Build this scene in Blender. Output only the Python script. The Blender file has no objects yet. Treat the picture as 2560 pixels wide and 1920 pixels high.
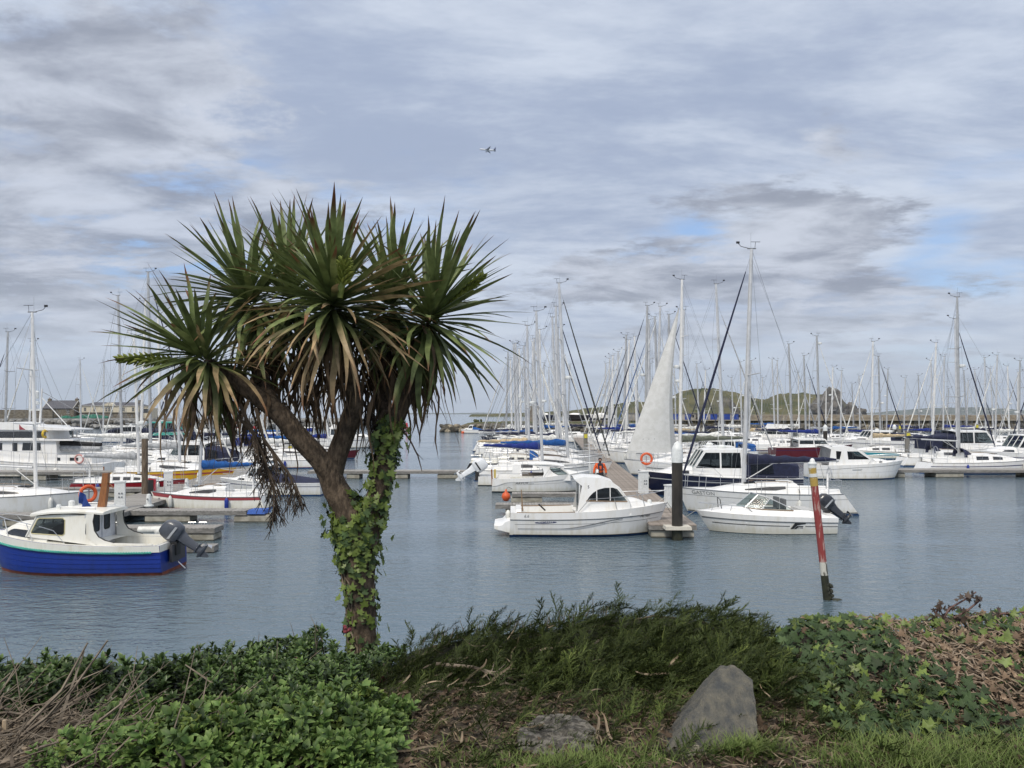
import bpy, bmesh, math, random
from mathutils import Vector, Matrix, noise as mnoise
from mathutils.geometry import tessellate_polygon
R = math.radians
random.seed(7)
scene = bpy.context.scene
COL = scene.collection

# ------------------------------------------------------------------ camera
EYE = 4.6                       # metres above the harbour water
FPX = 1934.0                    # focal length in photograph pixels (2560 wide)
HOR = 1035.0                    # row of the sea horizon
cd = bpy.data.cameras.new("camera"); cam = bpy.data.objects.new("camera", cd); COL.objects.link(cam)
cd.sensor_width = 36.0; cd.lens = FPX / 2560 * 36.0
cd.shift_y = (HOR - 960) / 2560
cd.clip_start = 0.05; cd.clip_end = 60000
cam.location = (0, 0, EYE); cam.rotation_euler = (R(90), 0, 0)
scene.camera = cam

# ------------------------------------------------------------------ world: sky with broken cloud
SUN_EL, SUN_AZ = 48.0, 205.0     # azimuth clockwise from +Y (behind the camera, a little to the left)
world = bpy.data.worlds.new("World"); scene.world = world; world.use_nodes = True
nt = world.node_tree; N = nt.nodes; N.clear()
def nd(t, **kw):
    n = N.new(t)
    for k, v in kw.items(): setattr(n, k, v)
    return n
def lk(a, b): nt.links.new(a, b)
def mth(op, a, b=None, clamp=False):
    n = nd('ShaderNodeMath', operation=op, use_clamp=clamp)
    for i, s in enumerate((a, b)):
        if s is None: continue
        if isinstance(s, (int, float)): n.inputs[i].default_value = s
        else: lk(s, n.inputs[i])
    return n.outputs[0]
def smooth(val, lo, hi):
    n = nd('ShaderNodeMapRange', interpolation_type='SMOOTHSTEP'); lk(val, n.inputs[0])
    n.inputs[1].default_value = lo; n.inputs[2].default_value = hi; return n.outputs[0]
def mixc(f, a, b):
    n = nd('ShaderNodeMix', data_type='RGBA')
    if isinstance(f, (int, float)): n.inputs[0].default_value = f
    else: lk(f, n.inputs[0])
    for i, s in ((6, a), (7, b)):
        if isinstance(s, tuple): n.inputs[i].default_value = s + (1,)
        else: lk(s, n.inputs[i])
    return n.outputs[2]
sky = nd('ShaderNodeTexSky', sky_type='NISHITA', sun_disc=False)
sky.sun_elevation = R(SUN_EL); sky.sun_rotation = R(SUN_AZ); sky.altitude = 0; sky.air_density = 1.0; sky.dust_density = 1.0; sky.ozone_density = 1.5
tc = nd('ShaderNodeTexCoord'); sep = nd('ShaderNodeSeparateXYZ'); lk(tc.outputs['Generated'], sep.inputs[0])
zc = mth('MAXIMUM', sep.outputs[2], 0.0)
den = mth('ADD', zc, 0.14)
cmb = nd('ShaderNodeCombineXYZ'); lk(mth('DIVIDE', sep.outputs[0], den), cmb.inputs[0]); lk(mth('DIVIDE', sep.outputs[1], den), cmb.inputs[1])
def cloudnoise(scale, sx, sy, off, detail=8, rough=0.55, dist=0.0, rot=0.0):
    mp = nd('ShaderNodeMapping'); lk(cmb.outputs[0], mp.inputs[0]); mp.inputs['Scale'].default_value = (sx, sy, 1); mp.inputs['Location'].default_value = off; mp.inputs['Rotation'].default_value = (0, 0, rot)
    n = nd('ShaderNodeTexNoise'); lk(mp.outputs[0], n.inputs['Vector'])
    n.inputs['Scale'].default_value = scale; n.inputs['Detail'].default_value = detail; n.inputs['Roughness'].default_value = rough; n.inputs['Distortion'].default_value = dist
    return n.outputs['Fac']
n_hi = cloudnoise(0.75, 0.85, 1.2, (3.1, 1.7, 0), 12, 0.60, 0.25, R(-14))    # high thin sheet
n_lo = cloudnoise(1.7, 0.8, 1.05, (8.3, 4.6, 2), 15, 0.66, 0.1, R(-8))    # lower grey stratocumulus
n_sh = cloudnoise(2.6, 0.85, 1.15, (1.3, 9.2, 5), 10, 0.62, 0.3, R(-8))       # shading inside the low cloud
n_br = cloudnoise(1.2, 0.7, 1.3, (5.7, 2.2, 1), 12, 0.66, 0.2, R(-12))
def lobe(u, v, k, amp):        # a bank of cloud (or a break in it) lying in one direction of the sky
    d = Vector(((u - 1280) / FPX, 1, (HOR - v) / FPX)).normalized()
    n = nd('ShaderNodeVectorMath', operation='DOT_PRODUCT'); lk(tc.outputs['Generated'], n.inputs[0]); n.inputs[1].default_value = d
    return mth('MULTIPLY', mth('EXPONENT', mth('MULTIPLY', mth('SUBTRACT', n.outputs['Value'], 1.0), k)), amp)
def total(*t_):
    r_ = t_[0]
    for x in t_[1:]: r_ = mth('ADD', r_, x)
    return r_
lo_b = total(n_lo, lobe(250, 330, 60, 0.15), lobe(620, 430, 90, 0.10), lobe(2050, 470, 60, 0.15), lobe(1650, 540, 120, 0.10), lobe(1450, 640, 160, 0.10), lobe(1300, 120, 25, -0.16), lobe(2200, 120, 30, -0.12))
hi_b = total(n_hi, lobe(1300, 200, 12, 0.16), lobe(2350, 560, 900, -0.18), lobe(2150, 575, 1200, -0.14), lobe(1760, 590, 1100, -0.16), lobe(420, 640, 600, -0.20), lobe(1600, 690, 600, -0.12), lobe(1250, 460, 500, -0.10))
hi_cov = smooth(hi_b, 0.34, 0.52)
lo_cov = smooth(lo_b, 0.51, 0.61)
SKYS = 0.10
def rad(c): return tuple(v * 0.53 / SKYS for v in c)
hi_col = mixc(smooth(n_br, 0.38, 0.64), rad((0.43, 0.505, 0.67)), rad((0.76, 0.83, 0.95)))
lo_col = mixc(smooth(n_sh, 0.34, 0.66), rad((0.32, 0.355, 0.44)), rad((0.72, 0.77, 0.88)))
blue = mixc(0.5, sky.outputs[0], rad((0.27, 0.45, 0.85)))
c1 = mixc(mth('MULTIPLY', hi_cov, 0.94), blue, hi_col)
c2 = mixc(mth('MULTIPLY', lo_cov, 0.9), c1, lo_col)
veil = smooth(zc, 0.17, 0.0)
c3 = mixc(mth('MULTIPLY', veil, 0.75), c2, rad((0.80, 0.89, 1.02)))
sd = Vector((math.sin(R(SUN_AZ)) * math.cos(R(SUN_EL)), math.cos(R(SUN_AZ)) * math.cos(R(SUN_EL)), math.sin(R(SUN_EL))))
c4 = mixc(mth('MULTIPLY', smooth(zc, 0.42, 0.80), 0.75), c3, rad((1.40, 1.40, 1.41)))     # whiter sheet of cloud overhead, out of frame, brightened to keep the scene lit
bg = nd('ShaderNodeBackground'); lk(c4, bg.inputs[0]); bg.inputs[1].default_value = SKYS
wo = nd('ShaderNodeOutputWorld'); lk(bg.outputs[0], wo.inputs[0])
world.cycles.sampling_method = 'MANUAL'; world.cycles.sample_map_resolution = 512

# ------------------------------------------------------------------ sun (soft, behind thin cloud)
sl = bpy.data.lights.new("sun", 'SUN'); sun = bpy.data.objects.new("sun", sl); COL.objects.link(sun)
sl.energy = 1.5; sl.angle = R(14); sl.color = (1.0, 0.92, 0.80)
sun.rotation_euler = (-sd).to_track_quat('-Z', 'Y').to_euler(); sun.location = (0, -5, 30)

vs = scene.view_settings
vs.view_transform = 'Standard'; vs.look = 'None'; vs.exposure = 0.78; vs.gamma = 1.0; vs.use_curve_mapping = False
scene.cycles.max_bounces = 8; scene.cycles.transparent_max_bounces = 12
scene.cycles.use_denoising = True; scene.cycles.volume_bounces = 0

# ------------------------------------------------------------------ helpers
def px(u, v, Y):                # a photograph pixel at depth Y -> world point
    return Vector(((u - 1280) / FPX * Y, Y, EYE - (v - HOR) / FPX * Y))
def wdep(v, z=0.0):             # depth at which a point of height z shows on row v
    return FPX * (EYE - z) / (v - HOR)
def ux(u, Y): return (u - 1280) / FPX * Y
def lerp(a, b, t): return a + (b - a) * t
def sstep(a, b, x):
    t = min(1, max(0, (x - a) / (b - a))); return t * t * (3 - 2 * t)
def fbm(p, oct=4, s=1.0):
    v = 0; a = 0.5; q = Vector(p) * s
    for _ in range(oct):
        v += a * mnoise.noise(q); q = q * 2.03 + Vector((1.7, 3.1, 5.3)); a *= 0.5
    return v

MATS = {}
def M(name, col=None, rough=0.5, metal=0.0, var=0.06, nscale=8.0, bump=0.0, bscale=40.0, spec=0.5, coat=0.0, col2=None, stretch=(1, 1, 1), objrand=0.0, contrast=(0.35, 0.65), trans=0.0, coords='Object'):
    if name in MATS: return MATS[name]
    m = bpy.data.materials.new(name); m.use_nodes = True; MATS[name] = m
    t = m.node_tree; b = t.nodes['Principled BSDF']
    b.inputs['Roughness'].default_value = rough; b.inputs['Metallic'].default_value = metal
    b.inputs['Specular IOR Level'].default_value = spec; b.inputs['Coat Weight'].default_value = coat
    tcn = t.nodes.new('ShaderNodeTexCoord'); mp = t.nodes.new('ShaderNodeMapping'); t.links.new(tcn.outputs[coords], mp.inputs[0]); mp.inputs['Scale'].default_value = stretch
    nz = t.nodes.new('ShaderNodeTexNoise'); nz.inputs['Scale'].default_value = nscale; nz.inputs['Detail'].default_value = 6; nz.inputs['Roughness'].default_value = 0.6
    t.links.new(mp.outputs[0], nz.inputs['Vector'])
    mr = t.nodes.new('ShaderNodeMapRange'); mr.interpolation_type = 'SMOOTHSTEP'; t.links.new(nz.outputs[0], mr.inputs[0]); mr.inputs[1].default_value = contrast[0]; mr.inputs[2].default_value = contrast[1]
    mx = t.nodes.new('ShaderNodeMix'); mx.data_type = 'RGBA'; t.links.new(mr.outputs[0], mx.inputs[0])
    if col2 is None:
        mx.inputs[6].default_value = tuple(max(0, c * (1 - var)) for c in col) + (1,)
        mx.inputs[7].default_value = tuple(min(1, c * (1 + var)) for c in col) + (1,)
    else:
        mx.inputs[6].default_value = tuple(col) + (1,); mx.inputs[7].default_value = tuple(col2) + (1,)
    out = mx.outputs[2]
    if objrand > 0:
        oi = t.nodes.new('ShaderNodeObjectInfo'); hs = t.nodes.new('ShaderNodeHueSaturation')
        mr2 = t.nodes.new('ShaderNodeMapRange'); t.links.new(oi.outputs['Random'], mr2.inputs[0]); mr2.inputs[3].default_value = 1 - objrand; mr2.inputs[4].default_value = 1 + objrand
        t.links.new(mr2.outputs[0], hs.inputs['Value']); t.links.new(out, hs.inputs['Color']); out = hs.outputs[0]
    t.links.new(out, b.inputs['Base Color'])
    if trans > 0:
        tr = t.nodes.new('ShaderNodeBsdfTranslucent'); t.links.new(out, tr.inputs['Color']); ms = t.nodes.new('ShaderNodeMixShader'); ms.inputs[0].default_value = trans
        t.links.new(b.outputs[0], ms.inputs[1]); t.links.new(tr.outputs[0], ms.inputs[2]); t.links.new(ms.outputs[0], t.nodes['Material Output'].inputs[0])
    if bump > 0:
        nb = t.nodes.new('ShaderNodeTexNoise'); nb.inputs['Scale'].default_value = bscale; nb.inputs['Detail'].default_value = 4; t.links.new(mp.outputs[0], nb.inputs['Vector'])
        bm_ = t.nodes.new('ShaderNodeBump'); bm_.inputs['Strength'].default_value = bump; bm_.inputs['Distance'].default_value = 0.02; t.links.new(nb.outputs[0], bm_.inputs['Height']); t.links.new(bm_.outputs[0], b.inputs['Normal'])
    return m
def gel(name, col, rough=0.28, dirt=0.12):   # gelcoat / paint with faint streaky grime
    d = tuple(c * (1 - dirt) * k for c, k in zip(col, (1.0, 0.97, 0.9)))
    m = M(name, d, rough, col2=col, nscale=1.6, stretch=(2.6, 2.6, 0.5), contrast=(0.25, 0.55), coat=0.05, spec=0.4)
    t = m.node_tree; b = t.nodes['Principled BSDF']; src = b.inputs['Base Color'].links[0].from_socket      # tide-line scum and rust runs low on the hull
    tcn = t.nodes.new('ShaderNodeTexCoord'); sp = t.nodes.new('ShaderNodeSeparateXYZ'); t.links.new(tcn.outputs['Object'], sp.inputs[0])
    nz = t.nodes.new('ShaderNodeTexNoise'); mp = t.nodes.new('ShaderNodeMapping'); mp.inputs['Scale'].default_value = (5, 5, 0.6); t.links.new(tcn.outputs['Object'], mp.inputs[0]); t.links.new(mp.outputs[0], nz.inputs[0]); nz.inputs['Scale'].default_value = 1.3; nz.inputs['Detail'].default_value = 5
    ad = t.nodes.new('ShaderNodeMath'); ad.operation = 'MULTIPLY_ADD'; t.links.new(nz.outputs[0], ad.inputs[0]); ad.inputs[1].default_value = -0.55; t.links.new(sp.outputs[2], ad.inputs[2])
    mr = t.nodes.new('ShaderNodeMapRange'); mr.interpolation_type = 'SMOOTHSTEP'; t.links.new(ad.outputs[0], mr.inputs[0]); mr.inputs[1].default_value = 0.12; mr.inputs[2].default_value = -0.22; mr.inputs[3].default_value = 0.0; mr.inputs[4].default_value = 0.5
    mx = t.nodes.new('ShaderNodeMix'); mx.data_type = 'RGBA'; t.links.new(mr.outputs[0], mx.inputs[0]); t.links.new(src, mx.inputs[6]); mx.inputs[7].default_value = (col[0] * 0.62, col[1] * 0.58, col[2] * 0.42, 1); t.links.new(mx.outputs[2], b.inputs['Base Color'])
    return m
def glassmat(name, tint=(0.30, 0.34, 0.36), mixv=0.62, rough=0.03):
    if name in MATS: return MATS[name]
    m = bpy.data.materials.new(name); m.use_nodes = True; MATS[name] = m; t = m.node_tree
    b = t.nodes['Principled BSDF']; b.inputs['Base Color'].default_value = (0.012, 0.015, 0.018, 1); b.inputs['Roughness'].default_value = rough; b.inputs['Coat Weight'].default_value = 0.3
    tb = t.nodes.new('ShaderNodeBsdfTransparent'); tb.inputs[0].default_value = tint + (1,)
    ms = t.nodes.new('ShaderNodeMixShader'); ms.inputs[0].default_value = mixv
    t.links.new(b.outputs[0], ms.inputs[1]); t.links.new(tb.outputs[0], ms.inputs[2]); t.links.new(ms.outputs[0], t.nodes['Material Output'].inputs[0])
    return m

# palette
WHITE = gel('gelcoat_white', (0.80, 0.80, 0.79)); CREAM = gel('gelcoat_cream', (0.78, 0.77, 0.71)); OFFW = gel('gelcoat_grey_white', (0.66, 0.67, 0.67))
NAVYH = gel('hull_navy', (0.012, 0.016, 0.040), 0.2); BLUEH = gel('hull_royal_blue', (0.003, 0.026, 0.23), 0.45); REDH = gel('hull_red', (0.22, 0.010, 0.018)); GREENH = gel('hull_green', (0.20, 0.34, 0.13)); YELLH = gel('hull_yellow', (0.62, 0.36, 0.02)); MAROON = gel('hull_maroon', (0.10, 0.012, 0.02)); BLACKH = gel('hull_black', (0.014, 0.013, 0.014)); TEALH = gel('hull_teal', (0.03, 0.22, 0.30)); PALEBLUE = gel('hull_pale_blue', (0.45, 0.56, 0.66))
ANTIB = M('antifoul_blue', (0.012, 0.05, 0.14), 0.8, var=0.25, nscale=5); ANTIR = M('antifoul_red', (0.17, 0.045, 0.025), 0.8, var=0.25, nscale=5); ANTIK = M('antifoul_black', (0.02, 0.022, 0.025), 0.8, var=0.25)
STRIPE = {'navy': M('stripe_navy', (0.015, 0.02, 0.10), 0.4), 'grey': M('stripe_grey', (0.16, 0.17, 0.18), 0.4), 'red': M('stripe_red', (0.30, 0.05, 0.06), 0.4), 'black': M('stripe_black', (0.015, 0.015, 0.016), 0.4), 'orange': M('stripe_orange', (0.55, 0.12, 0.02), 0.4), 'blue': M('stripe_blue', (0.02, 0.08, 0.35), 0.4), 'teal': M('stripe_teal', (0.04, 0.28, 0.36), 0.4), 'silver': M('stripe_silver', (0.36, 0.38, 0.40), 0.4)}
ALU = M('mast_aluminium', (0.56, 0.57, 0.58), 0.45, 0.25, var=0.08, nscale=3); ALUD = M('mast_grey', (0.40, 0.41, 0.42), 0.5, 0.2, var=0.1, nscale=3); ALUW = M('mast_white_paint', (0.70, 0.70, 0.69), 0.45, var=0.06, nscale=3)
STEEL = M('stainless_steel', (0.55, 0.56, 0.57), 0.28, 0.8, var=0.05); WIRE = M('rigging_wire', (0.22, 0.23, 0.25), 0.5, 0.4); ROPE = M('rope_pale', (0.45, 0.44, 0.40), 0.9, var=0.2, nscale=60); ROPEK = M('rope_dark', (0.05, 0.05, 0.055), 0.9)
def canvas(n, c): return M('canvas_' + n, c, 0.85, var=0.22, nscale=5, bump=0.35, bscale=14)
CANV = {'blue': canvas('blue', (0.006, 0.075, 0.27)), 'royal': canvas('royal', (0.006, 0.022, 0.17)), 'navy': canvas('navy', (0.012, 0.016, 0.045)), 'charcoal': canvas('charcoal', (0.045, 0.048, 0.045)), 'black': canvas('black', (0.014, 0.014, 0.016)), 'white': canvas('white', (0.66, 0.66, 0.63)), 'tan': canvas('tan', (0.48, 0.38, 0.24)), 'grey': canvas('grey', (0.36, 0.37, 0.38)), 'green': canvas('green', (0.05, 0.42, 0.33)), 'red': canvas('red', (0.26, 0.02, 0.03)), 'olive': canvas('olive', (0.12, 0.13, 0.10))}
DARKWIN = M('tinted_window', (0.018, 0.020, 0.023), 0.06, var=0.2, nscale=2, coat=0.5); SMOKE = M('smoked_window', (0.06, 0.058, 0.058), 0.12, var=0.2, nscale=2, coat=0.3)
GLASS = glassmat('cabin_glass'); CLEAR = glassmat('windscreen_glass', (0.72, 0.80, 0.80), 0.78, 0.14); VINYL = glassmat('clear_vinyl', (0.6, 0.62, 0.64), 0.55, 0.2)
TEAK = M('weathered_teak', (0.20, 0.13, 0.075), 0.7, col2=(0.30, 0.21, 0.13), nscale=10, stretch=(0.6, 8, 4)); VARN = M('varnished_wood', (0.20, 0.075, 0.025), 0.35, col2=(0.30, 0.13, 0.045), nscale=9, stretch=(6, 6, 0.6))
RUBBER = M('black_rubber', (0.016, 0.016, 0.017), 0.6); ENGK = M('outboard_black', (0.022, 0.024, 0.030), 0.28, var=0.1, coat=0.3); ENGG = M('outboard_grey', (0.060, 0.068, 0.085), 0.35, var=0.1, coat=0.2); ENGW = M('outboard_white', (0.68, 0.70, 0.72), 0.25, coat=0.3)
ORANGE = M('orange_plastic', (0.62, 0.10, 0.025), 0.5, var=0.12, nscale=6); YELLOW = M('yellow_plastic', (0.62, 0.42, 0.03), 0.5, var=0.15); FENDW = M('fender_white', (0.66, 0.66, 0.62), 0.5, var=0.12, nscale=6); FENDB = M('fender_blue', (0.01, 0.03, 0.25), 0.5); PLASTW = M('white_plastic', (0.68, 0.70, 0.69), 0.45, var=0.08); REDP = M('red_plastic', (0.36, 0.02, 0.035), 0.5, var=0.12)
DECKW = M('weathered_decking', (0.20, 0.19, 0.175), 0.85, col2=(0.33, 0.315, 0.295), nscale=5, stretch=(3, 3, 3), objrand=0.14, bump=0.3); DECKB = M('brown_decking', (0.19, 0.16, 0.135), 0.85, col2=(0.30, 0.26, 0.225), nscale=5, objrand=0.14, bump=0.3); FASC = M('pontoon_fascia', (0.135, 0.13, 0.12), 0.85, col2=(0.24, 0.23, 0.215), nscale=4, stretch=(1, 1, 4)); CONC = M('concrete_float', (0.22, 0.205, 0.165), 0.9, col2=(0.40, 0.38, 0.32), nscale=2.2, bump=0.4, bscale=18); CONCD = M('concrete_wet', (0.07, 0.068, 0.055), 0.7, col2=(0.13, 0.125, 0.10), nscale=3)
INTER = M('cabin_lining', (0.45, 0.45, 0.44), 0.7); SEATG = M('grey_upholstery', (0.12, 0.125, 0.13), 0.7); DARKI = M('dark_interior', (0.03, 0.03, 0.032), 0.7)

class MB:
    """collects faces, then links them as one mesh object"""
    def __init__(s): s.v = []; s.f = []; s.m = []; s.mats = []
    def mi(s, mat):
        if mat not in s.mats: s.mats.append(mat)
        return s.mats.index(mat)
    def add(s, verts, faces, mat):
        o = len(s.v); k = s.mi(mat); s.v += [tuple(p) for p in verts]
        for f in faces: s.f.append(tuple(i + o for i in f)); s.m.append(k)
    def box(s, c, d, mat, rz=0.0, taper=1.0, ry=0.0):
        x, y, z = d[0] / 2, d[1] / 2, d[2] / 2
        vs_ = [(-x, -y, -z), (x, -y, -z), (x, y, -z), (-x, y, -z), (-x * taper, -y * taper, z), (x * taper, -y * taper, z), (x * taper, y * taper, z), (-x * taper, y * taper, z)]
        m = Matrix.Translation(c) @ Matrix.Rotation(rz, 4, 'Z') @ Matrix.Rotation(ry, 4, 'Y')
        s.add([m @ Vector(p) for p in vs_], [(0, 3, 2, 1), (4, 5, 6, 7), (0, 1, 5, 4), (1, 2, 6, 5), (2, 3, 7, 6), (3, 0, 4, 7)], mat)
    def tube(s, pts, r, mat, n=6, cap=True, flat=1.0):
        pts = [Vector(p) for p in pts]; k = len(pts)
        rs = r if isinstance(r, (list, tuple)) else [r] * k
        rings = []; up = None
        for i, p in enumerate(pts):
            d = (pts[min(i + 1, k - 1)] - pts[max(i - 1, 0)])
            if d.length < 1e-9: d = Vector((0, 0, 1))
            d.normalize()
            if up is None:
                up = Vector((0, 0, 1)) if abs(d.z) < 0.9 else Vector((1, 0, 0))
            a = d.cross(up)
            if a.length < 1e-6: a = d.cross(Vector((0, 1, 0)))
            a.normalize(); b = a.cross(d).normalized(); up = b
            rings.append([p + a * math.cos(2 * math.pi * j / n) * rs[i] + b * math.sin(2 * math.pi * j / n) * rs[i] * flat for j in range(n)])
        s.loft(rings, mat, True, cap)
    def loft(s, rings, mat, closed=False, cap=False):
        n = len(rings[0]); vs_ = [p for r_ in rings for p in r_]; fs = []
        for i in range(len(rings) - 1):
            for j in range(n if closed else n - 1):
                a = i * n + j; b = i * n + (j + 1) % n
                fs.append((a, b, b + n, a + n))
        if cap:
            fs.append(tuple(range(n - 1, -1, -1))); fs.append(tuple((len(rings) - 1) * n + j for j in range(n)))
        s.add(vs_, fs, mat)
    def lathe(s, prof, mat, n=12, c=(0, 0, 0), axis='Z'):
        rings = []
        for r_, z in prof:
            ring = []
            for j in range(n):
                a = 2 * math.pi * j / n; p = (r_ * math.cos(a), r_ * math.sin(a), z)
                if axis == 'X': p = (p[2], p[0], p[1])
                if axis == 'Y': p = (p[1], p[2], p[0])
                ring.append(Vector(p) + Vector(c))
            rings.append(ring)
        s.loft(rings, mat, True, True)
    def torus(s, c, R0, r0, mat, nrm='Y', n=20, k=8, tilt=None):
        m = Matrix.Translation(c) @ (tilt or Matrix.Identity(4)); rings = []
        for i in range(n):
            a = 2 * math.pi * i / n; ring = []
            for j in range(k):
                b = 2 * math.pi * j / k; rr = R0 + r0 * math.cos(b); q = (rr * math.cos(a), r0 * math.sin(b), rr * math.sin(a))
                if nrm == 'X': q = (q[1], q[0], q[2])
                if nrm == 'Z': q = (q[0], q[2], q[1])
                ring.append(m @ Vector(q))
            rings.append(ring)
        rings.append(rings[0]); s.loft(rings, mat, True, False)
    def prism(s, poly, y0, y1, mat, wf=None):
        """poly of (x,z) extruded in y; wf(x,z,y)->y lets the sides lean"""
        n = len(poly); g = wf or (lambda x, z, y: y)
        vs_ = [(x, g(x, z, y0), z) for x, z in poly] + [(x, g(x, z, y1), z) for x, z in poly]
        fs = [tuple(range(n)), tuple(range(2 * n - 1, n - 1, -1))]
        for i in range(n):
            j = (i + 1) % n; fs.append((i, i + n, j + n, j))
        s.add(vs_, fs, mat)
    def blob(s, c, r, mat, seed=0, rough=0.25, sub=2, freq=1.3, squash=(1, 1, 1)):
        bm = bmesh.new(); bmesh.ops.create_icosphere(bm, subdivisions=sub, radius=1)
        vs_ = []
        for v in bm.verts:
            d = v.co.normalized(); k = 1 + rough * 2 * fbm(d * freq + Vector((seed * 3.7, seed * 1.3, seed * 7.1)), 4)
            vs_.append(Vector((d.x * squash[0], d.y * squash[1], d.z * squash[2])) * r * k + Vector(c))
        s.add(vs_, [tuple(v.index for v in f.verts) for f in bm.faces], mat); bm.free()
    def build(s, name, parent=None, smooth_angle=38, loc=None):
        me = bpy.data.meshes.new(name); me.from_pydata(s.v, [], s.f)
        for m in s.mats: me.materials.append(m)
        me.polygons.foreach_set('material_index', s.m)
        bm = bmesh.new(); bm.from_mesh(me)
        bmesh.ops.recalc_face_normals(bm, faces=bm.faces[:])
        if smooth_angle:
            ca = R(smooth_angle)
            for f in bm.faces: f.smooth = True
            for e in bm.edges:
                e.smooth = not (len(e.link_faces) == 2 and e.calc_face_angle(0) > ca)
        bm.to_mesh(me); bm.free(); me.update()
        return link(name, me, parent, loc)
def link(name, me, parent=None, loc=None):
    o = bpy.data.objects.new(name, me); COL.objects.link(o)
    if parent is not None: o.parent = parent
    if loc is not None: o.location = loc
    return o
def empty(name, label, cat, loc=(0, 0, 0), rz=0.0, group=None, scale=None, tilt=(0, 0)):
    o = bpy.data.objects.new(name, None); COL.objects.link(o); o.location = loc; o.rotation_euler = (tilt[0], tilt[1], rz); o.empty_display_size = 0.3
    if scale: o.scale = (scale,) * 3
    return tag(o, label, cat, group)
def tag(o, label, cat, group=None, kind=None):
    if label: o['label'] = label
    if cat: o['category'] = cat
    if group: o['group'] = group
    if kind: o['kind'] = kind
    return o
def struct(o): o['kind'] = 'structure'; return o
def textmesh(s, size):
    cu = bpy.data.curves.new('t', 'FONT'); cu.body = s; cu.size = size; cu.resolution_u = 2
    ob = bpy.data.objects.new('t', cu); COL.objects.link(ob); dg = bpy.context.evaluated_depsgraph_get(); dg.update()
    me = bpy.data.meshes.new_from_object(ob.evaluated_get(dg)); bpy.data.objects.remove(ob)
    vs_ = [tuple(v.co) for v in me.vertices]; fs = [tuple(p.vertices) for p in me.polygons]; bpy.data.meshes.remove(me); return vs_, fs
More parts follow.
